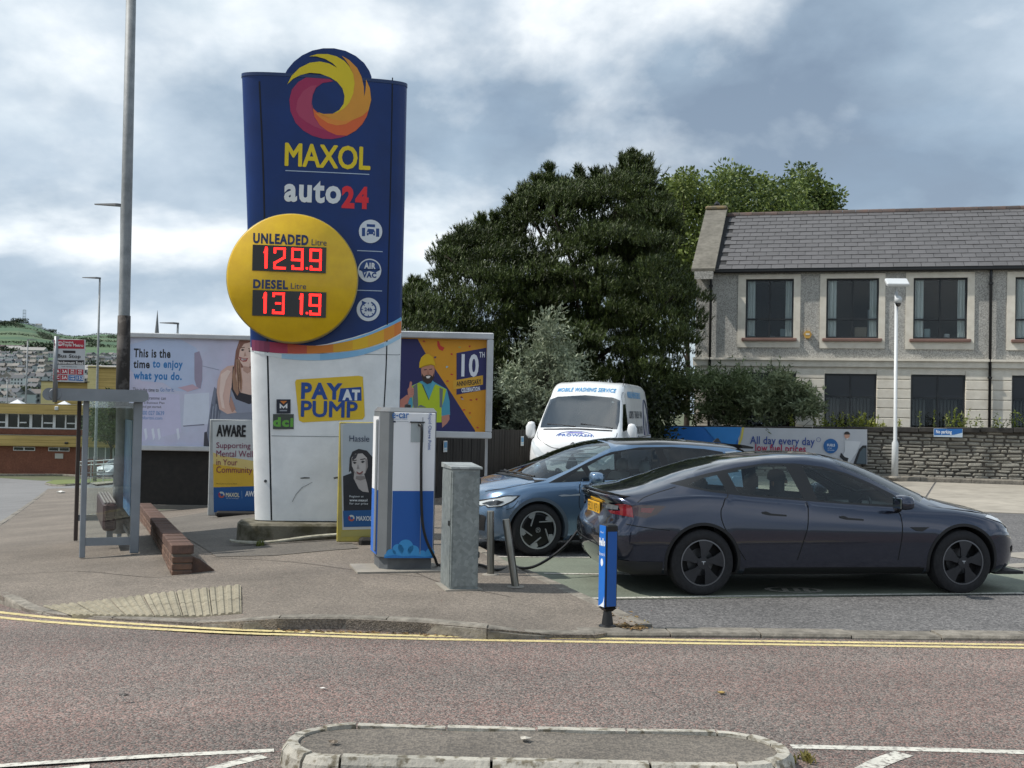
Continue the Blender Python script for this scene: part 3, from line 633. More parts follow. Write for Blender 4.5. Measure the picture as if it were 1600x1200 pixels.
    band('swoosh_band', [(392, 530), (440, 536), (500, 540), (560, 529), (600, 514), (628, 500)], [(392, 547), (440, 552), (500, 552), (560, 546), (600, 534), (628, 519)], ['#7a2f52', '#a83055', '#c0533c', '#d27d28', '#d8a11f', '#ddb11c', '#dca62a', '#d98d2c', '#d57a2d'], .007)
    band('swoosh_band', [(392, 547), (440, 553), (500, 553), (560, 547), (600, 536), (628, 521)], [(392, 549), (440, 560), (500, 563), (560, 556), (600, 542), (628, 527)], ['#d5dde0', '#9cc3de', '#7fb4da', '#86b9dd', '#a5cbe4'], .006)
    # swirl emblem
    pr_ = Print(pl, -.004)
    k = dict(ox=340, oy=60, k=.2)
    yel = [(545, 358), (580, 290), (640, 230), (720, 190), (800, 180), (870, 195), (935, 230), (900, 195), (840, 160), (770, 140), (715, 140), (780, 122), (860, 122), (930, 140), (990, 175), (1030, 220), (1060, 280), (1070, 350), (1060, 430), (1030, 500), (990, 545), (940, 576), (900, 588), (950, 560), (985, 510), (992, 450), (975, 390), (935, 340), (880, 305), (800, 275), (720, 268), (650, 285), (590, 315)]
    amb = [(970, 135), (1030, 170), (1090, 230), (1125, 300), (1143, 380), (1145, 455), (1156, 400), (1160, 320), (1190, 390), (1200, 480), (1180, 560), (1130, 605), (1060, 635), (980, 645), (900, 630), (820, 605), (780, 575), (830, 590), (900, 588), (940, 576), (990, 545), (1030, 500), (1060, 430), (1070, 350), (1060, 280), (1030, 215), (1000, 170)]
    ora = [(733, 490), (745, 545), (780, 578), (820, 605), (900, 630), (980, 645), (1060, 635), (1130, 605), (1180, 560), (1165, 610), (1130, 670), (1080, 720), (1010, 760), (930, 755), (860, 725), (800, 680), (755, 610)]
    cri = [(905, 335), (850, 300), (780, 288), (700, 300), (630, 340), (580, 400), (560, 480), (570, 570), (610, 660), (670, 720), (740, 760), (820, 783), (890, 787), (960, 775), (1010, 760), (930, 755), (860, 725), (800, 680), (755, 610), (733, 520), (740, 450), (770, 385), (820, 348)]
    cr2 = [(612, 560), (625, 480), (670, 410), (730, 370), (775, 365), (745, 430), (733, 510), (755, 620), (800, 685), (850, 720), (760, 690), (690, 650), (640, 610)]
    orb = [(830, 600), (900, 630), (980, 645), (1060, 635), (1000, 670), (930, 680), (860, 660), (800, 620), (760, 580)]
    for pts, c, ly in ((cri, '#9d1c50', 0), (cr2, '#a83a5c', 1), (ora, '#d8602a', 1), (orb, '#e08a30', 2), (amb, '#d9942c', 2), (yel, '#dcc313', 3)): pr_.px(pts, c, ly, **k)
    pr_.build(t, 'swirl_emblem')
    Y_, W_, Rd = flat('#e0c514'), flat('#d9dee2'), flat('#d9202f')
    ptext(t, pl, 'MAXOL', 446, 227, 578, 262, Y_, bold=.04)
    ptext(t, pl, 'auto', 444, 282, 533, 317, W_, bold=.035); ptext(t, pl, '24', 534, 291, 576, 326, Rd, bold=.05)
    for x0_, y0_, x1_, y1_ in ((446, 266.5, 577, 272.5), (558, 391.5, 598, 393), (558, 453.5, 597, 454.5)): line('divider_line', [pl.uv(x0_, y0_), pl.uv((x0_ + x1_) / 2, (y0_ + y1_) / 2), pl.uv(x1_, y1_)], .011, flat('#aebfd3'), .005)
    # service icons
    ic = Print(pl, -.004); ic.px(circle(579, 361.5, 18.3, 36), '#d3dae1')
    N_ = '#16407f'
    ic.px([(573, 350), (586, 350.7), (586, 355), (573, 354.3)], N_, 1); ic.px([(565.5, 356), (570.5, 356), (570.5, 369), (565.5, 369)], N_, 1); ic.px([(587.5, 357), (592.5, 357), (592.5, 370), (587.5, 370)], N_, 1)
    ic.px([(573, 362), (575, 357.5), (584, 358), (586, 362.5), (586, 368), (583.5, 368), (583, 366), (576, 366), (575.5, 368), (573, 367.5)], N_, 1); ic.px(circle(575, 363.5, 1, 8), '#d3dae1', 2); ic.px(circle(584, 364, 1, 8), '#d3dae1', 2)
    ic.build(t, 'service_icon'); ic = Print(pl, -.004); ic.px(circle(577.5, 422.5, 18.3, 36), '#d3dae1')
    ic.px(circle(577.5, 422.5, 16.4, 30, pi, 2 * pi), N_, 1)
    ic.px([(561.5, 421), (568, 426), (577, 423.5), (587, 426), (593.5, 422), (593.5, 420), (561.5, 420)], N_, 1)
    ring = [(575.5 + 13 * cos(a), 483.5 + 13 * sin(a)) for a in np.linspace(-1.2, 3.8, 34)] + [(575.5 + 10.6 * cos(a), 483.5 + 10.6 * sin(a)) for a in np.linspace(3.8, -1.2, 34)]
    ic.build(t, 'service_icon'); ic = Print(pl, -.004); ic.px(circle(575.5, 483.5, 18.3, 36), '#d3dae1')
    ic.px(ring, N_, 1); ic.px([(566, 478), (565, 469.5), (573, 473)], N_, 1)
    for a in range(8): ic.px([(575.5 + r_ * cos(a * pi / 4 + w_), 483.5 + r_ * sin(a * pi / 4 + w_)) for r_, w_ in ((10.8, -.07), (10.8, .07), (8.2, .07), (8.2, -.07))], N_, 2)
    ic.build(t, 'service_icon')
    ptext(t, pl, 'AIR', 569, 410.5, 587, 420, W_, y=-.008, bold=.05); ptext(t, pl, 'VAC', 566, 425.5, 588, 434, flat(N_), y=-.008, bold=.05); ptext(t, pl, '24h', 569.5, 480.5, 581.5, 486.5, flat(N_), y=-.008, bold=.05)
    # lower stickers
    lo = Print(pl, -.004)
    def rr_px(x0_, y0_, x1_, y1_, r_, tilt=0.0):
        return [(x, y + tilt * (x - x0_)) for x, y in rrect(x0_, y0_, x1_, y1_, r_)]
    lo.px([(461, 597), (463, 593), (560, 587), (567, 588.5), (570, 650), (567, 655), (473, 660), (467, 657)], '#dcb92a', 0)
    lo.px([(532, 607), (564.5, 604.5), (565, 626), (528, 628)], '#17458f', 1)
    lo.px([(432, 624), (454, 624), (454, 646), (432, 646)], '#161c2c'); lo.px([(426.5, 647), (459, 647), (459, 670.5), (426.5, 670.5)], '#3c443d')
    lo.px([(437.5, 626.5), (448.5, 626.5), (443, 631.5)], '#c8742c', 1); lo.px([(437, 630), (443, 635.5), (449, 630), (449, 638), (446.5, 638), (446.5, 635), (443, 638.5), (439.5, 635), (439.5, 638), (437, 638)], '#d6d9dc', 1)
    lo.px([(437, 640.5), (448.5, 640.5), (448.5, 642.5), (437, 642.5)], '#8a8f97', 1)
    lo.build(t, 'sticker_panels')
    Bl = flat('#17458f')
    ptext(t, pl, 'PAY', 470.5, 598, 535, 624, Bl, y=-.0085, bold=.045); ptext(t, pl, 'PUMP', 471, 627.5, 558, 651.5, Bl, y=-.0085, bold=.045); ptext(t, pl, 'AT', 535, 608.5, 562.5, 625.5, W_, y=-.009, bold=.06)
    ptext(t, pl, 'dci', 426.5, 652, 458.5, 667, flat('#61a03c'), y=-.007, bold=.05)
    sc_ = Print(pl, -.004)
    for pts in ([(469, 746.5), (476, 745.5), (484, 746), (484, 747.5), (470, 748)], [(521, 746), (529, 744.5), (529, 747), (522, 748.5)]): sc_.px(pts, '#4a4d4e')
    sc_.px([(456, 784), (462, 772), (472, 761), (488, 753), (488, 753.8), (473, 762), (463, 773), (457, 784.5)], '#9b9ea0'); sc_.build(t, 'scuff_marks')
    mb = MB(); P_ = [pl.uv(414.5, 752)]; mb.prism(circle(P_[0][0] - .0, P_[0][1], .02, 10), surf(*P_[0]) - .012, surf(*P_[0]) + .02); mb.build('bolt', pm('bolt_steel', '#55585a', .4, metal=.7), t)
    # yellow price disc
    dyo = -.20; c = pl.uv(453, 434.5, dyo); rr = (pl.uv(557.5, 434, dyo)[0] - pl.uv(350.5, 434, dyo)[0]) / 2; c = ((pl.uv(557.5, 434, dyo)[0] + pl.uv(350.5, 434, dyo)[0]) / 2, c[1])
    hh = (pl.uv(453, 334.5, dyo)[1] - pl.uv(453, 537, dyo)[1]) / 2; rr = max(rr, hh)
    mb = MB(); mb.lathe([(rr - .03, .22), (rr, .20), (rr, .02), (rr - .012, 0)], 96, 'y', (c[0] + .02, dyo, c[1])); mb.build('disc_rim', pm('disc_rim_cream', '#b8a45c', .4, c2='#8f8450', scale=3), t, angle=30)
    mb = MB(); mb.lathe([(rr - .012, .0), (rr - .022, -.012), (1e-7, -.016)], 96, 'y', (c[0] + .02, dyo, c[1])); mb.build('disc_face', pm('disc_yellow', '#dfb604', .4, c2='#d6ab04', scale=7, bump=.10, bscale=9, coat=.15, dirt=.1), t, smooth=True)
    yd = dyo - .02
    for s_, x0_, y0_, x1_, y1_, b in (('UNLEADED', 395.5, 365.5, 482, 382, .045), ('DIESEL', 395.5, 437, 450, 451.5, .045), ('Litre', 487, 374, 510.5, 383.5, .0), ('Litre', 454.5, 442.5, 478.5, 451.5, .0)): ptext(t, pl, s_, x0_, y0_, x1_, y1_, flat('#1e3462'), y=yd, bold=b)
    led = pm('led_red', '#ff2a20', .4, emit='#ff1a16', estr=3.2, dirt=0); scr = pm('led_screen', '#171312', .16, dirt=.2, dscale=4)
    dg_ = {'1': [(.25, .78), (.5, 1), (.5, 0)], '2': [(0, .8), (.0, 1), (.85, 1), (.85, .55), (0, .25), (0, 0), (.9, 0)], '9': [(.85, .45), (0, .45), (0, 1), (.85, 1), (.85, 0), (0.05, 0), (.05, .12)], '3': [(0, .88), (0, 1), (.85, 1), (.85, 0), (0, 0), (0, .12)]}
    for row, (ya, yb_, txt) in enumerate(((382.5, 426, [('1', 412, 421), ('2', 430, 447.5), ('9', 457.5, 475.5), ('9', 486, 504)]), (453, 496, [('1', 411, 419), ('3', 428, 446), ('1', 467.5, 476), ('9', 485, 503)]))):
        A = [pl.uv(x, y, yd) for x, y in ((395, ya), (510, ya + 4), (509.5, yb_ + .6), (394.5, yb_ - 3))]; x0_, x1_ = A[0][0], A[1][0]; z1_, z0_ = (A[0][1] + A[1][1]) / 2, (A[2][1] + A[3][1]) / 2
        mb = MB(); mb.prism([(x0_, z0_), (x1_, z0_), (x1_, z1_), (x0_, z1_)], yd - .012, yd + .02); sc = mb.build('price_screen', scr, t)
        dzz = (z1_ - z0_); w = .016
        for ch, xa, xb in txt:
            xa_, xb_ = pl.uv(xa, ya, yd)[0], pl.uv(xb, ya, yd)[0]; zl, zh = z0_ + dzz * .13, z1_ - dzz * .12; mb = MB(); P = dg_[ch]
            pts = [(xa_ + u * (xb_ - xa_), zl + v * (zh - zl)) for u, v in P]
            if ch == '3': mb.box(((xa_ + .4 * (xb_ - xa_)), yd - .016, (zl + zh) / 2), ((xb_ - xa_) * .5, .004, w * 1.5))
            for (ax, az), (bx_, bz) in zip(pts, pts[1:]):
                L_ = hypot(bx_ - ax, bz - az); mb.box(((ax + bx_) / 2, yd - .016, (az + bz) / 2), (L_ + w * 1.6, .004, w * 1.7), ry=-atan2(bz - az, bx_ - ax))
            if ch == '1': mb.box((pts[1][0], yd - .0161, (zl + zh) / 2), (w * 2.2, .004, zh - zl))
            mb.build('lit_digit', led, sc)
        dx = pl.uv(480.5, ya, yd)[0]; mb = MB(); mb.box((dx, yd - .016, z0_ + dzz * .16), (.024, .004, .024)); mb.build('lit_point', led, sc)
    return pl
totem()
# ================================================================== billboards
m_frame = pm('billboard_frame', '#c9cbcd', .55, c2='#b0b2b4', scale=4, dirt=.2, dscale=2)
m_black = pm('black_board', '#141312', .75, c2='#221f1c', scale=9, bump=.2, dirt=.35, dscale=2.5)
def billboard_left():
    p = ground(290, 797, .08); yaw = radians(5); pl = Plane((p.x, p.y + .1, p.z), yaw)
    t = thing('billboard', 'wide billboard with white poster of a smiling woman in sportswear behind the bus shelter', 'billboard', pl.o, yaw)
    x0, z1 = pl.uv(201, 527); x1 = pl.uv(430, 527)[0]; z0 = pl.uv(290, 697)[1]
    mb = MB(); mb.box(((x0 + x1) / 2, .09, (z0 + z1) / 2), (x1 - x0, .14, z1 - z0)); mb.build('poster_board', pm('poster_paper', '#c3cbe0', .6, c2='#c9c3da', scale=.7, dirt=.12, dscale=1.2, bump=.06, bscale=3), t)
    th = .11
    for nm, c, d in (('frame_rail', ((x0 + x1) / 2, .05, z1 + th / 2), (x1 - x0 + 2 * th, .26, th)), ('frame_rail', ((x0 + x1) / 2, .05, z0 - th / 2), (x1 - x0 + 2 * th, .26, th)), ('frame_side', (x0 - th / 2, .051, (z0 + z1) / 2), (th, .25, z1 - z0)), ('frame_side', (x1 + th / 2, .051, (z0 + z1) / 2), (th, .25, z1 - z0))):
        MB().bbox(c, d, .015).build(nm, m_frame, t)
    MB().box(((x0 + x1) / 2, .13, (z0 - th + .08) / 2), (x1 - x0 - .1, .05, z0 - th - .08)).build('black_base_board', m_black, t)
    MB().box(((x0 + x1) / 2, .11, .05), (x1 - x0, .2, .1)).build('bottom_rail', pm('rail_grey', '#6d6a64', .8, dirt=.3), t)
    for x in (x0 + .15, x1 - .2): MB().box((x, .3, z0 / 2), (.12, .12, z0)).build('support_post', m_frame, t)
    MB().box((x0 + .12, .02, z0 * .42), (.09, .05, z0 * .86), ry=radians(-5)).build('leaning_batten', m_frame, t)
    P = Print(pl, .018)
    # soft blue and lilac patches of the photograph on the poster
    k = dict(ox=190, oy=510, k=230 / 890)
    P.px([(50, 110), (200, 70), (360, 80), (450, 130), (485, 200), (490, 330), (480, 375), (420, 395), (330, 390), (250, 340), (120, 330), (50, 260)], '#b9c6e2', 0, **k)
    P.px([(440, 160), (470, 150), (488, 210), (488, 320), (478, 376), (455, 370), (440, 320)], '#9d93a8', 1, **k); P.px([(340, 370), (430, 350), (470, 375), (400, 395)], '#c6a9b8', 2, **k)
    P.px([(380, 410), (530, 400), (530, 590), (370, 605)], '#d3daea', 0, **k); P.px([(370, 600), (500, 590), (500, 597), (375, 606)], '#7d7f93', 1, **k)
    P.px([(490, 238), (590, 262), (590, 265), (490, 241)], '#8c91a8', 1, **k)
    for xx in (135, 180, 215, 330): P.px([(xx, 620), (xx + 14, 615), (xx + 22, 670), (xx + 10, 690)], '#dfe4f2', 1, **k)
    P.px([(106, 400), (350, 410), (360, 640), (110, 700)], '#c9c7e2', 0, **k)
    # woman: leggings, top, arm, hair, face
    S, HR, G1 = '#d9b5a8', '#8a6052', '#7a8092'
    P.px([(500, 640), (540, 630), (620, 640), (780, 620), (850, 660), (850, 735), (495, 735)], '#43414b', 2, **k)
    P.px([(560, 365), (575, 380), (600, 520), (560, 610), (530, 720), (515, 640), (540, 470)], G1, 3, **k)
    P.px([(575, 370), (640, 360), (820, 300), (860, 480), (780, 600), (600, 600), (560, 500)], '#868c9c', 3, **k)
    P.px([(720, 60), (770, 62), (830, 90), (850, 240), (840, 400), (800, 420), (700, 300), (680, 240), (690, 150)], HR, 4, **k)
    P.px([(680, 235), (640, 240), (600, 270), (580, 330), (575, 400), (590, 500), (640, 530), (700, 520), (650, 460), (660, 380), (690, 300)], S, 5, **k)
    P.px([(690, 250), (760, 250), (830, 290), (830, 400), (760, 420), (700, 400), (670, 330)], '#dcbcae', 5, **k)
    P.px([(672, 245), (684, 240), (690, 330), (720, 400), (800, 420), (840, 400), (850, 450), (770, 470), (690, 440), (664, 380)], '#2c2a33', 6, **k)
    P.px([(664, 380), (690, 440), (770, 470), (850, 450), (850, 510), (790, 520), (700, 525), (655, 470)], '#9298aa', 6, **k)
    P.px([(712, 110), (745, 85), (790, 100), (815, 150), (805, 215), (770, 245), (735, 240), (708, 200), (700, 150)], '#e0bfb0', 6, **k)
    P.px([(700, 150), (720, 90), (750, 68), (800, 80), (780, 95), (740, 105), (715, 140), (704, 210), (690, 300), (672, 300), (690, 200)], '#8a5c4e', 7, **k)
    for pts, c in (([(720, 143), (731, 136), (744, 142), (731, 149)], '#2e2220'), ([(766, 149), (778, 143), (792, 151), (778, 156)], '#2e2220'), ([(716, 128), (744, 124), (744, 129), (716, 133)], '#6d4c40'), ([(766, 132), (793, 138), (793, 143), (766, 137)], '#6d4c40'), ([(708, 182), (735, 192), (765, 192), (755, 212), (735, 214), (718, 204)], '#a8504e'), ([(714, 188), (735, 196), (758, 196), (748, 206), (728, 205)], '#f4eeea'), ([(746, 150), (754, 178), (738, 182)], '#bd9483'), ([(790, 165), (806, 190), (790, 225), (770, 240), (785, 205)], '#c29a88'), ([(735, 240), (770, 245), (790, 268), (760, 285), (735, 268)], '#bf9888')): P.px(pts, c, 8, **k)
    P.px([(680, 240), (690, 300), (710, 400), (700, 420), (675, 380), (668, 300)], '#a07a62', 8, **k)
    for q in range(5): P.px([(690 + 5 * q, 200), (696 + 5 * q, 200), (706 + 6 * q, 330), (702 + 6 * q, 405), (698 + 5 * q, 330)], ('#b08a70', '#7b5646', '#c29c80', '#8a6350', '#a98068')[q], 9, **k)
    P.px([(600, 290), (640, 262), (660, 270), (630, 330), (612, 420), (625, 500), (605, 490), (590, 400)], '#ead0c4', 9, **k); P.px([(650, 470), (662, 420), (672, 450), (690, 500), (668, 520)], '#b58c7e', 9, **k)
    for q in range(9): P.px([(545 + 6 * q, 470 + 13 * (q % 4)), (551 + 6 * q, 470 + 13 * (q % 4)), (540 + 6 * q, 600), (533 + 6 * q, 600)], ('#5f6576', '#9aa0b0', '#6d7384')[q % 3], 4, **k)
    P.build(t, 'poster_print')
    K, B = flat('#1a1a20'), flat('#2a78b8')
    for s, a, b, c, d, m, bo in (('This is the', 209, 545, 266.5, 559, K, .03), ('time', 208.5, 563, 234, 575.5, K, .03), ('to enjoy', 238.5, 563, 285.5, 579, B, .03), ('what you do.', 208.5, 581, 284, 597, B, .04), ('This is the time to', 207.5, 606, 248, 612, K, .0), ('Go For It.', 250.5, 606, 272, 612, B, .0), ('programme can', 222, 621, 259, 626, K, 0), ('get a Business Plan', 217, 627.5, 257, 632, K, 0), ('er and get started.', 216, 633.5, 252.5, 638.5, K, 0), ('0800 027 0639', 217, 642, 256.5, 648.5, B, 0), ('goforitni.com', 218, 650.5, 253.5, 657, B, 0)):
        ptext(t, pl, s, a, b, c, d, m, y=.016, bold=bo)
billboard_left()
def billboard_right():
    Y = 21.2; p = at_y(690, 790, Y); z = .13; yaw = radians(3); pl = Plane((p.x, Y, z), yaw)
    t = thing('billboard', 'billboard with navy and orange poster of a man in yellow hard hat giving thumbs up', 'billboard', pl.o, yaw)
    x0 = pl.uv(575, 530)[0]; x1 = pl.uv(761, 530)[0]; z1 = pl.uv(690, 529)[1]; z0 = pl.uv(700, 674)[1]; th = .12
    MB().box(((x0 + x1) / 2, .12, (z0 + z1) / 2), (x1 - x0, .12, z1 - z0)).build('poster_board', flat('#dd9a1f'), t)
    for nm, c, d in (('frame_rail', ((x0 + x1) / 2, .06, z1 + th / 2), (x1 - x0 + 2 * th, .28, th)), ('frame_rail', ((x0 + x1) / 2, .06, z0 - th / 2), (x1 - x0 + 2 * th, .28, th)), ('frame_side', (x0 - th / 2, .061, (z0 + z1) / 2), (th, .27, z1 - z0)), ('frame_side', (x1 + th / 2, .061, (z0 + z1) / 2), (th, .27, z1 - z0))):
        MB().bbox(c, d, .015).build(nm, m_frame, t)
    for x in (x0 + .3, x1 + .04): MB().box((x, .33, z0 / 2), (.05, .05, z0)).build('support_post', m_frame, t)
    P = Print(pl, .055); k = dict(ox=600, oy=510, k=1 / 6)
    P.px([(60, 112), (315, 118), (385, 245), (480, 400), (640, 640), (760, 830), (855, 978), (850, 1000), (60, 1000)], '#2b2a5e', 0, **k)
    P.px([(500, 135), (515, 140), (530, 180), (568, 200), (550, 230), (515, 215), (500, 180)], '#cf3a2e', 1, **k)
    rnd = random.Random(3)
    for x, y, c in ((375, 140, '#b8432c'), (803, 187, '#c5402c'), (635, 260, '#c5402c'), (480, 290, '#4a4062'), (590, 380, '#a7c6c9'), (710, 195, '#b9b05a'), (635, 450, '#c5402c'), (595, 513, '#d04a38'), (735, 680, '#b7a6a0'), (728, 665, '#8a3a3a'), (815, 690, '#b8432c'), (868, 684, '#b8332c'), (750, 783, '#d0433a'), (805, 812, '#c2582c'), (808, 852, '#c7a93a'), (878, 948, '#d04438')):
        a = rnd.uniform(0, 3); P.px([(x + 14 * cos(a + q) * s, y + 10 * sin(a + q) * s) for q, s in ((0, 1.2), (1.2, .8), (2.6, 1), (3.9, 1.1), (5, .6))], c, 1, **k)
    P.px([(680, 250), (960, 200), (960, 590), (680, 640)], '#2a2a62', 1, **k)
    P.px([(650, 508), (928, 458), (928, 545), (650, 592)], '#dca733', 3, **k)
    # man
    P.px([(250, 560), (340, 520), (470, 520), (590, 590), (615, 700), (620, 830), (540, 850), (240, 850), (225, 680)], '#4f9fb8', 2, **k)
    P.px([(260, 560), (330, 525), (365, 545), (420, 680), (470, 560), (480, 540), (585, 590), (560, 700), (540, 760), (540, 900), (240, 900), (270, 740)], '#b9cc24', 3, **k)
    P.px([(275, 560), (312, 535), (320, 740), (285, 800), (270, 720)], '#6f7577', 4, **k); P.px([(520, 575), (552, 585), (545, 760), (522, 760)], '#6f7577', 4, **k)
    P.px([(330, 520), (365, 545), (420, 690), (470, 560), (485, 540), (455, 505), (420, 600), (360, 510)], '#58a8c0', 5, **k)
    P.px([(355, 545), (418, 690), (424, 690), (366, 545)], '#3a4044', 5, **k)
    P.px([(345, 735), (300, 760), (400, 760)], '#6f7577', 5, **k)
    P.px([(540, 840), (612, 825), (615, 870), (590, 910), (545, 950)], '#c08472', 3, **k)
    P.px([(150, 690), (215, 640), (250, 655), (230, 700), (215, 760), (150, 760)], '#c5806f', 4, **k)
    P.px([(225, 640), (220, 590), (235, 570), (243, 520), (255, 515), (263, 530), (258, 570), (280, 580), (280, 640), (265, 665), (240, 665)], '#cc8a78', 6, **k)
    for yy in (595, 615, 635): P.px([(250, yy), (280, yy - 3), (280, yy), (250, yy + 3)], '#a3604f', 7, **k)
    P.px([(348, 400), (360, 370), (460, 360), (475, 400), (470, 470), (440, 525), (405, 538), (370, 515), (352, 460)], '#c28a74', 6, **k)
    P.px([(355, 440), (375, 470), (395, 455), (430, 452), (455, 470), (470, 430), (468, 480), (440, 530), (405, 542), (372, 518), (354, 470)], '#3b2a22', 7, **k)
    P.px([(392, 468), (415, 462), (438, 466), (425, 486), (402, 487)], '#efe6e0', 8, **k)
    for pts in ([(375, 405), (400, 400), (400, 408), (375, 412)], [(425, 400), (450, 396), (450, 404), (425, 408)]): P.px(pts, '#2c211d', 8, **k)
    P.px([(410, 405), (425, 445), (405, 446)], '#b0755f', 8, **k)
    P.px([(330, 390), (332, 340), (350, 290), (385, 260), (420, 258), (455, 285), (478, 340), (484, 370), (440, 352), (380, 365)], '#e0b512', 8, **k)
    P.px([(332, 388), (382, 364), (440, 350), (484, 370), (440, 362), (380, 376), (345, 392)], '#b58c10', 9, **k)
    P.build(t, 'poster_print')
    ptext(t, pl, '10', 721, 553, 748, 589, flat('#e4e6ee'), y=.048, bold=.03); ptext(t, pl, 'TH', 749, 550, 757.5, 558.5, flat('#e4e6ee'), y=.048, bold=.03)
    ptext(t, pl, 'ANNIVERSARY', 713, 594, 752, 602, flat('#1f1c20'), y=.048, bold=.02, rot=radians(7)); ptext(t, pl, 'CELEBRATION', 721, 605, 750, 612, flat('#e4e6ee'), y=.048, bold=.05, rot=radians(7))
billboard_right()
# ================================================================== free-standing banner signs
def mini_swirl(P, x, y, r, ly=2):
    P.px(circle(x, y, r, 22), '#b9bdb8', ly); P.px(circle(x, y, r, 12, .2, 2.6) + [(x - r * .2, y + r * .2)], '#b0523a', ly + 1); P.px(circle(x, y, r, 10, 2.6, 4.0) + [(x, y)], '#8d2a50', ly + 1); P.px(circle(x + r * .1, y + r * .05, r * .45, 16), '#14508c', ly + 2)
def banner_aware():
    p = pav(365, 806); yaw = radians(9); pl = Plane(p, yaw)
    t = thing('banner_sign', 'white, yellow and blue mental wellbeing banner sign on black foot left of the totem', 'banner sign', p, yaw)
    A = [pl.uv(x, y) for x, y in ((328, 655), (420, 652), (420, 801), (330, 806))]; x0, x1 = A[0][0], A[1][0]; z0, z1 = A[3][1], A[0][1]
    MB().bbox(((x0 + x1) / 2, .03, (z0 + z1) / 2), (x1 - x0, .05, z1 - z0), .012).build('frame_panel', pm('banner_frame', '#b3b6b6', .6, c2='#9b9e9e', scale=3, dirt=.2), t)
    MB().bbox(((x0 + x1) / 2 + .1, .05, .04), (x1 - x0 - .1, .4, .1), .03).build('rubber_foot', pm('rubber_black', '#22201e', .9, dirt=.3), t)
    P = Print(pl, .003)
    P.px([(332, 659), (420, 655), (420, 800), (333.5, 800)], '#c4c8c8', 0); P.px([(333, 707), (345, 712), (420, 724), (420, 764), (334, 762)], '#d6c07a', 1); P.px([(333, 725), (420, 738), (420, 764), (333.5, 762)], '#d2ab35', 2)
    P.px([(333.5, 761.5), (420, 759), (420, 799), (334, 800.5)], '#15508c', 3); mini_swirl(P, 346, 773, 5, 4); P.px([(377.5, 767), (378, 767), (378.4, 779), (377.9, 779)], '#7ea0bf', 4); P.build(t, 'print')
    R = flat('#7b1f4a')
    for s, a, b, c, d, m, bo in (('AWARE', 339, 664.5, 383.5, 682, flat('#17171a'), .05), ('Supporting', 338, 691.5, 391.5, 703, R, .0), ('Mental Well', 338, 704, 395, 714, R, .0), ('in Your', 338, 717.5, 371, 727, R, .0), ('Community', 338, 729, 394, 742, R, .0), ('MAXOL', 353, 770, 374, 776.5, flat('#d8d3b6'), .03), ('AWA', 383.5, 767.5, 402, 775.5, flat('#d6dade'), .05), ('All the energy!!', 353, 777.5, 373, 780, flat('#b9c6cf'), 0), ('Please give us your feedback', 338, 755, 371, 757, flat('#40362a'), 0)): ptext(t, pl, s, a, b, c, d, m, y=-.006, bold=bo)
banner_aware()
